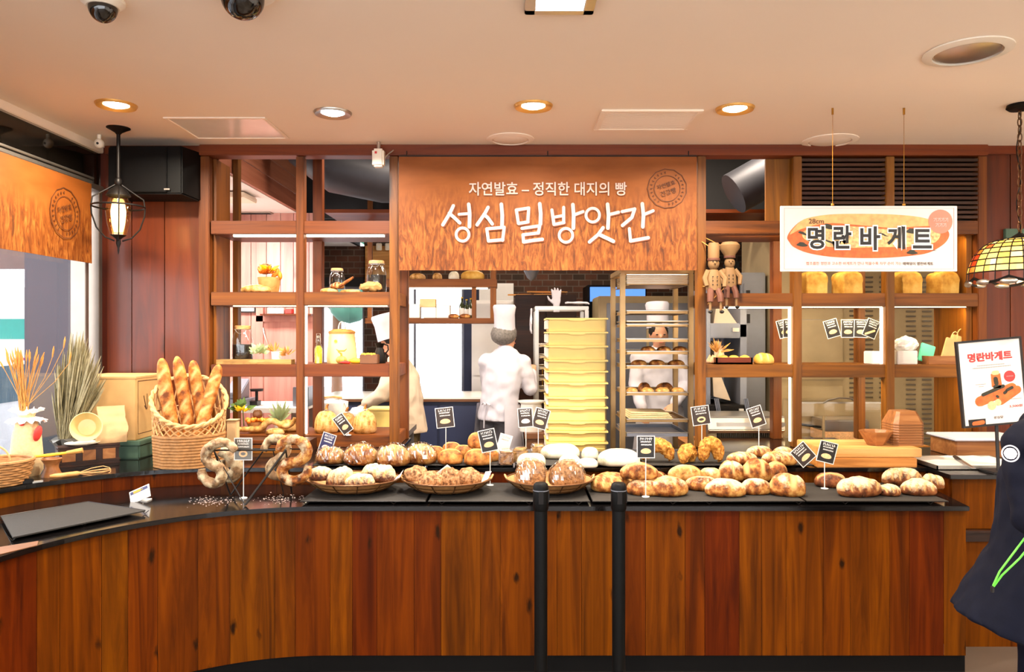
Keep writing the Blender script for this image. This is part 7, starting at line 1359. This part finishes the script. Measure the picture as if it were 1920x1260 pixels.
# price tags on pins
def price_tag(px, py, w, h, tilt, Y, mat, lab, foot=None, pic='bun', pin=True, flip=0, back=0, rows=3):
    c = P(px, py, Y); s = Y / F; W2, H2 = w * s / 2, h * s / 2; t = TH('price_tag', lab, 'price tag', c, 'small printed price tags'); a = R(tilt); ux = Vector((math.cos(a), 0, math.sin(a))); uy = Vector((-math.sin(a), 0, math.cos(a)))
    b = MB(); b.prism([(-W2, -H2), (W2, -H2), (W2, H2), (-W2, H2)], c, ux, uy, -.002, 0); b.build('sleeve', 'acrylic', t, smooth=False); e = .004
    b = MB(); b.prism([(-W2 + e, -H2 + e), (W2 - e, -H2 + e), (W2 - e, H2 - e), (-W2 + e, H2 - e)], c, ux, uy, 0, .0006); b.build('card', mat, t, smooth=False)
    b = MB(); rr = random.Random(int(px)); ink = 'ink_white' if mat not in ('paper_white', 'print_pink') else 'ink_grey'
    for k in range(rows):
        y = H2 * (.72 - .26 * k); x = -W2 * (.62 - .06 * k); hh = H2 * (.11 if k == 0 else .05)
        while x < W2 * .6:
            g = W2 * (.2 if k == 0 else .12); b.stroke([(x, y - hh), (x, y + hh)], .0018, c, ux, uy, .0006, .001)
            if rr.random() < .8: b.stroke([(x, y + hh * rr.choice((-1, 0, 1))), (x + g * .6, y + hh * rr.choice((-.6, .3, .9)))], .0016, c, ux, uy, .0006, .001)
            x += g
    b.build('print', ink, t, smooth=False)
    if pic:
        b = MB(); n = 18; q = c - uy * H2 * .42
        if pic == 'ring': b.stroke([(W2 * .38 * math.cos(2 * math.pi * i / n), H2 * .22 * math.sin(2 * math.pi * i / n)) for i in range(n)], H2 * .16, q, ux, uy, .0006, .0012, closed=True)
        elif pic == 'stick': b.stroke([(-W2 * .5, -H2 * .35), (W2 * .5, H2 * .3)], H2 * .22, q, ux, uy, .0006, .0012)
        else: b.prism([(W2 * .58 * math.cos(2 * math.pi * i / n), H2 * .30 * math.sin(2 * math.pi * i / n) * (1 if math.sin(2 * math.pi * i / n) > 0 else .6)) for i in range(n)], q, ux, uy, .0006, .0012)
        b.build('picture', 'ink_bun' if pic != 'pink' else 'print_pink', t, smooth=False)
    if foot:
        zf = foot; x = c.x + math.sin(a) * H2 * .9; b = MB(); b.cyl((x, Y + .004, zf + .004), (x, Y + .004, c.z - H2 * .8), .0022, n=6); b.build('pin', 'acrylic', t); b = MB(); b.lathe([(.001, 0), (.019, 0), (.019, .003), (.006, .006), (.001, .006)], (x, Y + .004, zf + .0005), 16); b.build('foot', 'acrylic', t)
    return t
price_tag(456, 842, 34, 42, 0, 3.80, 'print_silver', 'silver tag with ring bread picture between the ring breads', ZLO, 'ring'); price_tag(613, 832, 26, 40, -18, 4.22, 'print_navy', 'navy tilted tag before the bagged loaves', ZU, 'pink'); price_tag(643, 795, 22, 38, 36, 4.86, 'print_dark', 'dark brown tag tilted across the leaf scored loaves', S3, 'bun')
price_tag(834, 783, 34, 38, 6, 4.45, 'print_dark', 'brown tag standing tall alone in front of the navy kitchen counter', ZU); price_tag(915, 826, 32, 42, 12, 4.02, 'print_black', 'black tag leaning before the golden round rolls', ZL); price_tag(945, 833, 24, 38, -16, 4.42, 'print_pink', 'blank pale pink card leaning beside the black tag', ZU, None, rows=2)
price_tag(985, 783, 28, 36, 4, 4.45, 'print_dark', 'brown tag of the pair before the cream crates, touching the chef side', ZU, 'pink'); price_tag(1014, 785, 28, 38, -16, 4.452, 'print_dark', 'brown tag of the pair, overlapping the cream crates', ZU, 'bun'); price_tag(1211, 838, 34, 42, 0, 3.735, 'print_black', 'upright black tag in front of the first fried crescent', ZL)
price_tag(1314, 779, 34, 36, 8, 4.5, 'print_dark', 'brown tag with ring picture on the orange post beside the slicer', ZU, 'ring'); price_tag(1418, 781, 28, 38, 18, 4.52, 'print_dark', 'brown tag tilted in front of the slicer hood', ZU); price_tag(1506, 852, 34, 38, 42, 3.93, 'print_dark', 'black tag turned onto its corner beside the butcher boards', None, 'bun')
price_tag(1551, 848, 34, 40, -14, 3.932, 'print_black', 'black tag on the two tag stand in front of the butcher boards', ZL)
for px, til, lab, pc in ((1471, 14, 'hanging tag with a leaning black card beside the middle right post', 'bun'), (1481, 0, 'narrow hanging tag half behind the middle right post', 'bun'), (1560, 16, 'first tag of the hanging row under the square loaves, tilted', 'bun'), (1590, 0, 'hanging tag with the pale loaf picture, widest of the row', 'bun'), (1614, -2, 'hanging tag between the pale loaf tag and the stick picture tag', 'bun'), (1634, -22, 'hanging tag with a long stick bread picture', 'stick')): price_tag(px, 616, 26, 34, til, 5.18 - px * .0001, 'print_black', lab, None, pc)
t = TH('tag_wire', 'thin steel wire carrying the hanging tags on the right shelving', 'wire', (2.2, 5.1, 1.75)); b = MB(); b.tube([(1.8, 5.06, 1.752), (2.5, 5.06, 1.752)], .002, 5); b.build('wire', 'steel', t)
for px, z0 in ((903, ZL), (1207, ZL), (1537, ZL)): pass
# ceiling things
def dome(px, py, r, lab, zc=None, drop=.05):
    p = PZ_up(px, py, ZC); t = TH('dome_camera', lab, 'camera', p, 'ceiling dome cameras'); b = MB(); b.lathe([(r * 1.5, 0), (r * 1.5, -.012), (r * 1.1, -.028), (.001, -.028)], p, 28); b.build('base', 'white_plastic', t); b = MB(); b.lathe([(r, -.026)] + [(r * math.cos(R(a)), -.028 - drop * math.sin(R(a))) for a in range(0, 90, 10)] + [(.001, -.028 - drop)], p, 28); b.build('dome', 'mirror_dark', t)
dome(193, 0, .05, 'small dark dome camera with pale base on the ceiling', drop=.055); dome(455, -18, .075, 'larger black dome camera cut by the upper photo edge', drop=.075)
def ring(px, py, r0, r1, lab, mats, dep=.012, dish='ceiling_paint'):
    p = PZ_up(px, py, ZC); t = TH('ceiling_vent', lab, 'vent', p); b = MB(); b.lathe([(r1, -.001), (r1, -dep * .5), (r0 * 1.06, -dep), (r0, -dep), (r0, -.001)], p, 40, caps=False); b.build('ring', mats, t); b = MB(); b.lathe([(r0 * .94, -.001), (r0 * .94, -dep * .6), (r0 * .8, -dep), (.001, -dep * 1.2)], p, 36); b.build('disc', dish, t); return t
ring(957, 260, .115, .15, 'round cream ceiling vent above the banner', 'ceiling_paint'); ring(1556, 263, .13, .17, 'round white ceiling vent behind the sign cables', 'ceiling_paint'); ring(1814, 96, .135, .175, 'unlit round white downlight with a glass lens near the pendant chain', 'white_plastic', .014, 'steel')
p = PZ_up(430, 240, ZC); t = TH('access_panel', 'glossy square access panel in the ceiling beside the silver downlight', 'panel', p); b = MB(); b.box(p.x - .27, p.x + .27, p.y - .21, p.y + .21, ZC - .004, ZC - .0005); b.build('door', 'white_ceramic', t, smooth=False); b = MB()
for q in ((-.29, .29, -.23, -.21), (-.29, .29, .21, .23), (-.29, -.27, -.21, .21), (.27, .29, -.21, .21)): b.box(p.x + q[0], p.x + q[1], p.y + q[2], p.y + q[3], ZC - .008, ZC - .0005)
b.build('frame', 'ceiling_paint', t, smooth=False, bevel=.002)
p = PZ_up(1212, 224, ZC); t = TH('square_vent', 'square cream slatted ceiling vent between two gold downlights', 'vent', p); b = MB()
for q in ((-.28, .28, -.2, -.17), (-.28, .28, .17, .2), (-.28, -.25, -.17, .17), (.25, .28, -.17, .17)): b.box(p.x + q[0], p.x + q[1], p.y + q[2], p.y + q[3], ZC - .012, ZC - .0005)
b.build('frame', 'ceiling_paint', t, smooth=False, bevel=.003); b = MB()
for i in range(16): y = p.y - .165 + i * .0215; b.box(p.x - .25, p.x + .25, y, y + .014, ZC - .008, ZC - .002)
b.build('slats', 'ceiling_paint', t, smooth=False)
p = P(710, 297, 4.78); t = TH('wall_sensor', 'small cream ceiling sensor box with a red dot above the banner post', 'sensor', p); b = MB(); b.cbox(p, (.075, .07, .115)); b.build('body', 'white_plastic', t, bevel=.012); b = MB(); b.cbox(p + Vector((-.012, -.0352, .03)), (.014, .004, .014)); b.build('red_light', 'ink_red', t, smooth=False); b = MB(); b.cyl(p + Z * .05, Vector((p.x, p.y, ZC - .001)), .012, n=10); b.tube([p + Vector((.035, 0, 0)), p + Vector((.06, .01, .03)), p + Vector((.09, .03, .06))], .004, 6); b.build('mount', 'steel', t)
t = TH('corner_camera', 'tiny beige camera knob in the ceiling corner above the lantern', 'camera', P(186, 272, 4.6)); c = OFF[t]; b = MB(); b.ball(c + Vector((0, 0, .01)), (.028, .03, .03), 14, 10); b.cyl(c, Vector((c.x, c.y, ZC - .001)), .012, n=10); b.build('body', 'white_plastic', t); b = MB(); b.ball(c + Vector((.004, -.026, .005)), .008, 8, 6); b.build('lens', 'print_black', t)
# stained glass pendant
Yt = 4.0; c = P(1912, 480, Yt); c.z = ZC; t = TH('stained_glass_lamp', 'stained glass dome pendant lamp with scalloped rim on a chain', 'pendant lamp', c)
zr, zt_ = EYE + (HY - 522) * Yt / F, EYE + (HY - 448) * Yt / F; b = MB(); n = 48; m = 9; rings = []; Rr = .245; rn = random.Random(77)
for j in range(m + 1):
    f = j / m; r = Rr * math.cos(f * 1.42) ** .75 if j < m else .03; z = zr + (zt_ - zr) * math.sin(f * math.pi / 2) ** 1.1; rings.append([c + Vector((r * math.cos(2 * math.pi * i / n), r * math.sin(2 * math.pi * i / n), z - ZC - (.026 * abs(math.sin(i * math.pi / 6)) if j == 0 else 0))) for i in range(n)])
cols = ['f0cc70', 'ecc060', 'f4d890', 'e4b850']
for j in range(m):
    for i in range(0, n, 2):
        q = rgb(rn.choice(cols))[:3]; hx = (i // 2) % 8
        if j >= 5 and rn.random() < .4: q = rgb(rn.choice(('c8d8a0', 'd8602c', 'e8b04c', '8a9a58')))[:3]
        if j in (2, 3, 4) and hx in (2, 3) or (j in (0, 1) and hx == 3 and rn.random() < .8): q = rgb(rn.choice(('d2501e', 'b83c18', 'e07a2c')))[:3] if rn.random() < .75 else q
        if j == 0: q = rgb('54200c')[:3]
        for k in (i, i + 1): b.add([rings[j][k], rings[j][(k + 1) % n], rings[j + 1][(k + 1) % n], rings[j + 1][k]], [(0, 1, 2, 3)], q)
b.build('shade', 'tiffany_glass', t, smooth=False)
b = MB()
for j in range(0, m): b.tube([q + Vector((0, 0, .0)) for q in rings[j]], .0034 if j else .008, 5, closed=True)
b.build('lead_rings', 'black_iron', t); b = MB()
for i in range(0, n, 2): b.tube([rings[j][i] for j in range(m + 1)], .0032, 5)
b.build('lead_lines', 'black_iron', t)
for i in range(12):
    b = MB(); a = 2 * math.pi * (i * 4 + 2) / n; b.ball(c + Vector((Rr * math.cos(a), Rr * math.sin(a), zr - ZC - .024)), (.042, .014, .016), 12, 8, m=rot('Z', math.degrees(a) + 90)); b.build('rim_lens', 'steel', t)
b = MB(); b.lathe([(.05, zt_ - ZC - .004), (.04, zt_ - ZC + .012), (.012, zt_ - ZC + .03), (.001, zt_ - ZC + .04)], c, 20); b.build('cap', 'black_iron', t)
b = MB(); z = -.03; k = 0
while z > zt_ - ZC + .035:
    L = .05; b.tube([c + Vector(((.011 * math.cos(2 * math.pi * i / 12)) * (1 if k % 2 else 0), (.011 * math.cos(2 * math.pi * i / 12)) * (0 if k % 2 else 1), z - L / 2 + L / 2 * math.sin(2 * math.pi * i / 12))) for i in range(12)], .003, 5, closed=True); z -= .04; k += 1
b.build('chain', 'wire_bronze', t); b = MB(); b.tube([c + Vector((.012 * math.sin(i * .9), .008, -.02 + (zt_ - ZC + .05) * i / 16)) for i in range(17)], .003, 5); b.build('cord', 'black_plastic', t); b = MB(); b.lathe([(.06, -.0005), (.064, -.016), (.05, -.028), (.001, -.03)], c, 24); b.build('ceiling_rose', 'black_iron', t)
b = MB(); b.ball(c + Vector((0, 0, zr - ZC + .05)), .03, 14, 10); b.build('bulb', 'bulb_glow', t); light('lamp', 'POINT', c + Vector((0, 0, zr - ZC + .0)), 5, (1, .75, .45), .03, parent=t)
# painted green panel on the right wall
p = P(1905, 445, 4.86); t = TH('green_panel', 'small grey green board on the red plank wall above the glass lamp', 'board', p); b = MB(); b.box((1884 - 960) * 4.88 / F, 3.6, 4.87, 4.898, EYE + (HY - 520) * 4.88 / F, EYE + (HY - 429) * 4.88 / F); b.build('board', 'green_plastic', t, smooth=False, bevel=.003)
# queue posts
for px, lab in ((1014, 'black queue post standing before the wrapped loaf basket'), (1160, 'black queue post standing before the floured rolls')):
    Yq = 3.28; c = Vector(((px - 960) * Yq / F, Yq, 0)); zq_ = EYE + (HY - 905) * Yq / F; t = TH('queue_post', lab, 'queue post', c, 'black queue barrier posts'); b = MB(); b.lathe([(.001, .0005), (.16, .0005), (.16, .012), (.1, .026), (.034, .036), (.001, .036)], c, 36); b.build('base', 'black_plastic', t)
    b = MB(); b.cyl(c + Z * .03, c + Z * (zq_ - .12), .029, n=28); b.build('tube', 'black_plastic', t); b = MB(); b.lathe([(.030, zq_ - .122), (.034, zq_ - .11), (.0345, zq_ - .02), (.031, zq_ - .006), (.024, zq_), (.001, zq_)], c, 28); b.build('head', 'black_plastic', t); b = MB(); b.cbox(c + Vector((0, -.0335, zq_ - .06)), (.02, .006, .055)); b.cbox(c + Vector((.0335, 0, zq_ - .06)), (.006, .02, .055)); b.build('belt_slots', 'black_iron', t, smooth=False)
    b = MB(); b.lathe([(.031, zq_ - .034), (.0352, zq_ - .034), (.0352, zq_ - .03), (.031, zq_ - .03)], c, 28, caps=False); b.build('collar', 'steel_blue', t)
# ---------------------------------------------------------------- people
def limb(b, pts, rs, n=12): b.tube(pts, rs, n); [b.ball(p, r * .98, 12, 8) for p, r in zip(pts, rs)]
def hand(b, wr, d, up, side, curl=.5):
    # palm, four bent fingers of unequal length and a thumb leaving the side of the palm
    d = d.normalized(); up = (up - d * up.dot(d)).normalized(); s = d.cross(up) * side
    c = wr + d * .05; m = Matrix((d, s, up)).transposed(); b.ball(c, (.052, .042, .017), 14, 10, m=m)
    for k, L in enumerate((.062, .072, .076, .066)):
        q = wr + d * .088 + s * (-.031 + .0205 * k); a = q + d * L * .5 - up * L * .5 * curl * .5; e = a + d * L * .45 * (1 - curl * .6) - up * L * .6 * curl; b.tube([q - d * .02, q, a, e], [.0105, .0098, .0092, .0078], 8); b.ball(e, .008, 8, 6)
    q = wr + d * .03 + s * .036; a = q + d * .035 + s * .026 - up * .008; e = a + d * .03 + s * .002 - up * .016; b.tube([q - s * .012, q, a, e], [.014, .0125, .0105, .0085], 8); b.ball(e, .0088, 8, 6)
def person(label, J, facing, jacket, trousers, hem, sleeve_r, hat=None, hair='black_hair', net=False, apron=None, torso_w=.2, torso_d=.125, flare=1.0, tilt=0):
    hip, chest, neck, head = (Vector(J[k]) for k in ('hip', 'chest', 'neck', 'head')); f = Vector(facing).normalized(); sd = Vector((-f.y, f.x, 0)).normalized(); up = (head - neck).normalized()
    t = TH('person', label, 'person', Vector((hip.x, hip.y, 0)))
    b = MB(); hm = Matrix((f, sd, up)).transposed()
    b.ball(head + up * .02, (.098, .077, .115), 20, 14, m=hm); b.ball(head + f * .035 - up * .055, (.055, .052, .06), 16, 10, m=hm); b.ball(head + f * .105 - up * .012, (.017, .013, .024), 10, 8, m=hm)
    for s in (-1, 1): b.ball(head + sd * s * .078 - f * .008, (.02, .01, .03), 10, 8, m=hm); b.ball(head + f * .08 + sd * s * .032 + up * .012, .015, 10, 8)
    b.ball(head + f * .092 - up * .056, (.012, .024, .008), 10, 8, m=hm)
    limb(b, [neck - up * .05, neck + up * .04], [.058, .054]); b.loft([[c + sd * torso_w * w * math.cos(a) + f * torso_d * w * math.sin(a) for a in [2 * math.pi * i / 18 for i in range(18)]] for c, w in ((hip - Z * .08, .66), (hip, .78), (hip.lerp(chest, .5), .72), (chest, .76), (chest.lerp(neck, .6), .5))]); b.tube([Vector(J['shR']), chest + up * .06, Vector(J['shL'])], [.05, .06, .05], 12)
    hands = []
    for s, k in ((1, 'L'), (-1, 'R')):
        sh, el, wr = Vector(J['sh' + k]), Vector(J['el' + k]), Vector(J['wr' + k]); limb(b, [sh, sh.lerp(el, .5), el, el.lerp(wr, .4), wr], [.056, .049, .041, .039, .027]); d = (wr - el).normalized(); hand(b, wr, d, Vector(J.get('up' + k, (0, 0, 1))), s)
        h = hip + sd * s * .09; kn, an = Vector(J['kn' + k]), Vector(J['an' + k]); limb(b, [h, h.lerp(kn, .5), kn, kn.lerp(an, .35), an], [.085, .075, .055, .052, .036]); b.ball(an + f * .06 - Z * (an.z - .045), (.125, .045, .045), 14, 8, m=Matrix((f, sd, Z)).transposed())
    b = b.fuse(.009, 5); o = b.build('body', 'skin', t)
    b = MB()
    for s in (-1, 1): b.ball(head + f * .0905 + sd * s * .032 + up * .013, (.007, .012, .006), 10, 8, m=hm)
    b.build('eyes', 'print_black', t); b = MB(); b.ball(head + f * .099 - up * .056, (.006, .021, .006), 10, 6, m=hm); b.build('mouth', 'ink_coral', t)
    b = MB(); b.ball(head - f * (.03 if net else .012) + up * (.03 if net else .04), (.118, .112, .105) if net else (.098, .086, .1), 20, 14, m=hm)
    b.v = [v for v in b.v]; b.v = [v + (noise.noise(v * 50)) * .006 * (v - head).normalized() for v in b.v]
    b.build('hair_net' if net else 'hair', 'hair_net' if net else hair, t)
    # jacket with sleeves
    b = MB(); n = 26; rings = []; ax = (chest - hip)
    for q, w, dd in ((hem, 1.04 * flare, 1.12 * flare), (0, 1.0, 1.05), (.35, .95, 1.0), (.7, 1.0, 1.02), (1.0, 1.0, .98), (1.22, .82, .8), (1.36, .5, .6)):
        c = hip + ax * q if q <= 1.0 else chest + (neck - chest) * ((q - 1) / .36); rings.append([c + sd * torso_w * w * math.cos(a) + f * torso_d * dd * math.sin(a) - Z * (tilt * math.sin(a) if q == hem else 0) for a in [2 * math.pi * i / n for i in range(n)]])
    b.loft(rings)
    for k in 'LR':
        sh, el, wr = Vector(J['sh' + k]), Vector(J['el' + k]), Vector(J['wr' + k]); limb(b, [chest.lerp(sh, .5) + up * .03, sh, sh.lerp(el, .5), el, el.lerp(wr, .5), wr - (wr - el).normalized() * .02], [sleeve_r * 1.15, sleeve_r * 1.08, sleeve_r, sleeve_r * .92, sleeve_r * .82, sleeve_r * .72], 14)
    b.tube([neck - up * .03, neck + up * .025], [.075, .068], 16)
    b = b.fuse(.012, 7); b.v = [v + Vector((noise.noise(v * 14), noise.noise(v * 14 + Vector((5, 0, 0))), 0)) * .010 + Vector((noise.noise(Vector((v.x * 30, v.y * 30, v.z * 9))), 0, 0)) * .004 for v in b.v]; b.build('jacket', jacket, t)
    b = MB(); 
    rings = [[hip + Z * (dz) + sd * torso_w * .8 * w * math.cos(a) + f * torso_d * .86 * w * math.sin(a) for a in [2 * math.pi * i / 20 for i in range(20)]] for dz, w in ((.08, 1), (-.1, 1.0))]; b.loft(rings)
    for s, k in ((1, 'L'), (-1, 'R')): h = hip + sd * s * .09; kn, an = Vector(J['kn' + k]), Vector(J['an' + k]); limb(b, [h, h.lerp(kn, .5), kn, an + Z * .02], [.092, .088, .078, .07])
    b = b.fuse(.014, 4); b.build('trousers', trousers, t)
    for s, k in ((1, 'L'), (-1, 'R')): an = Vector(J['an' + k]); b = MB(); b.ball(an + f * .06 - Z * (an.z - .05), (.14, .054, .05), 16, 10, m=Matrix((f, sd, Z)).transposed()); b.build('shoe', 'print_black', t)
    if hat:
        hc, ax2, h, r = Vector(hat[0]), Vector(hat[1]).normalized(), hat[2], hat[3]; x_ = ax2.orthogonal().normalized(); m = Matrix((x_, ax2.cross(x_), ax2)).transposed(); b = MB(); b.lathe([(r, 0), (r * .98, .03), (r * .97, h * .6), (r * 1.06, h * .92), (r * .98, h), (.001, h * 1.01)], hc, 30, m=m); b.v = [v + (v - hc - ax2 * (v - hc).dot(ax2)).normalized() * .006 * noise.noise(v * 30) for v in b.v]; b.build('toque', 'white_cloth', t)
    if apron:
        b = MB(); n = 14; z0, z1 = apron; rows = []
        for i in range(n + 1):
            a = R(-35 + 250 * i / n); r = [hip + sd * torso_w * (1.02 + q * .22) * math.cos(a) + f * torso_d * (1.2 + q * .4) * math.sin(a) + Z * (z0 + (z1 - z0) * q) + sd * .008 * math.sin(i * 2.3) * q for q in (0, .25, .5, .75, 1)]; rows.append(r)
        vs = [p for r in rows for p in r]; k = 5; off = [p + (p - Vector((hip.x, hip.y, p.z))).normalized() * .004 for p in vs]
        fs = [(i * k + j, (i + 1) * k + j, (i + 1) * k + j + 1, i * k + j + 1) for i in range(n) for j in range(k - 1)]; b.add(vs, fs); b.add(off, [f_[::-1] for f_ in fs]); b.build('apron', 'white_cloth', t)
        b = MB(); q = hip - f * torso_d * 1.12 + Z * (z0 - .0); b.tube([q + sd * .05 + Z * .0, q + sd * .02 - f * .01 + Z * .02, q, q - sd * .02 - f * .01 + Z * .018, q - sd * .05], .007, 6); b.tube([q, q - f * .01 + sd * .012 - Z * .1, q - f * .005 + sd * .02 - Z * .2], .006, 6); b.build('apron_tie', 'white_cloth', t)
    return t
s = 6.55 / F
def pc(px, py, Y, dy=0): p = P(px, py, Y); p.y += dy; return p
Y0 = 6.52
person('person in white chef jacket and toque seen from behind, reaching to a rack', dict(hip=pc(934, 770, Y0), chest=pc(943, 690, Y0), neck=pc(948, 654, Y0, .01), head=pc(949, 632, Y0, .03), shL=pc(912, 678, Y0, .06), elL=pc(914, 722, Y0, .16), wrL=pc(955, 720, Y0, .30), shR=pc(980, 680, Y0, -.04), elR=pc(994, 728, Y0, -.04), wrR=pc(998, 700, Y0, .16), knL=(-.22, Y0 + .03, .5), knR=(-.02, Y0 + .02, .5), anL=(-.23, Y0, .08), anR=(-.0, Y0, .08), upR=(0, -1, .3)),
       (.7, .7, 0), 'white_cloth', 'grey_cloth', -.22, .072, hat=(pc(946, 618, Y0, .01), Vector((.0, -.1, 1)), .215, .094), net=True, apron=(.06, -.42), torso_w=.205, torso_d=.13)
Y0 = 6.75
person('person in white chef clothes facing forward behind the bread rack trays', dict(hip=pc(1238, 775, Y0), chest=pc(1236, 690, Y0, -.02), neck=pc(1234, 653, Y0, -.05), head=pc(1232, 630, Y0, -.08), shL=pc(1278, 672, Y0, -.02), elL=pc(1284, 722, Y0, -.1), wrL=pc(1250, 752, Y0, -.3), shR=pc(1196, 672, Y0, -.02), elR=pc(1188, 722, Y0, -.1), wrR=pc(1194, 760, Y0, -.3), knL=(1.42, Y0, .5), knR=(1.24, Y0, .5), anL=(1.43, Y0, .08), anR=(1.23, Y0, .08)),
       (0, -1, 0), 'white_cloth', 'grey_cloth', -.22, .07, hat=(pc(1231, 616, Y0, -.06), Vector((0, .1, 1)), .235, .1), apron=(.06, -.42))
Y0 = 6.45
person('person in beige chef jacket bending over the table behind the left shelving', dict(hip=pc(768, 790, Y0), chest=pc(757, 705, Y0), neck=pc(746, 668, Y0), head=pc(738, 648, Y0, 0), shL=pc(748, 690, Y0, -.17), elL=pc(722, 738, Y0, -.2), wrL=pc(690, 756, Y0, -.14), shR=pc(752, 690, Y0, .17), elR=pc(726, 738, Y0, .18), wrR=pc(694, 754, Y0, .1), knL=(-.9, Y0 - .09, .5), knR=(-.9, Y0 + .09, .5), anL=(-.88, Y0 - .09, .08), anR=(-.88, Y0 + .09, .08)),
       (-1, 0, 0), 'beige_cloth', 'olive_cloth', -.22, .07, hat=(pc(729, 636, Y0), Vector((-.28, 0, 1)), .22, .095), torso_w=.2, torso_d=.135)
# customer at the photo edge
t = person('person in long navy jacket with lime cord and round sleeve badge at the photo edge', dict(hip=(1.90, 2.60, .90), chest=(1.94, 2.60, 1.24), neck=(1.985, 2.60, 1.42), head=(2.05, 2.60, 1.56), shR=(1.665, 2.38, 1.30), elR=(1.645, 2.34, 1.09), wrR=(1.87, 2.28, 1.01), shL=(1.99, 2.78, 1.31), elL=(2.06, 2.84, 1.09), wrL=(2.26, 2.8, 1.04), knR=(1.92, 2.50, .48), knL=(1.92, 2.70, .48), anR=(1.90, 2.50, .08), anL=(1.90, 2.70, .08)),
       (1, -.08, 0), 'navy_cloth', 'navy_cloth', -.86, .086, torso_w=.22, torso_d=.19, flare=1.38, tilt=.06)
def pcam(px, py, Y): return P(px, py, Y)
c = P(1897, 851, 2.285); nr = Vector((-.45, -.88, .1)).normalized(); ux = Vector((0, 0, 1)).cross(nr).normalized(); ux = -ux if ux.x < 0 else ux; uy = nr.cross(ux); uy = uy if uy.z > 0 else -uy
b = MB(); n = 24; c = c + Vector((0, .006, 0))
b.stroke([(.022 * math.cos(2 * math.pi * i / n), .024 * math.sin(2 * math.pi * i / n)) for i in range(n)], .004, c, ux, uy, -.002, .001, closed=True); b.disc(c, ux, uy, .017, -.002, .0006)
for k in range(6): a = math.pi * k / 3; b.stroke([(.006 * math.cos(a), .006 * math.sin(a)), (.016 * math.cos(a), .016 * math.sin(a))], .004, c, ux, uy, .0008, .0016)
b.build('sleeve_badge', 'jacket_badge', t, smooth=False)
b = MB(); a0, a1 = P(1928, 1000, 2.33), P(1862, 1098, 2.36)
b.tube([a0, a0.lerp(a1, .3) + Vector((-.012, -.004, -.006)), a0.lerp(a1, .7) + Vector((-.012, 0, -.004)), a1], .0032, 6); b.tube([a0 + Vector((.012, 0, -.03)), a0.lerp(a1, .4) + Vector((.014, -.004, -.012)), a0.lerp(a1, .8) + Vector((.006, 0, 0)), a1 + Vector((.002, 0, -.003))], .0032, 6); b.build('lime_cord', 'lime_cord', t)
b = MB(); b.cbox(a1 + Vector((-.002, 0, -.012)), (.010, .008, .02)); b.build('cord_toggle', 'print_black', t, bevel=.002)
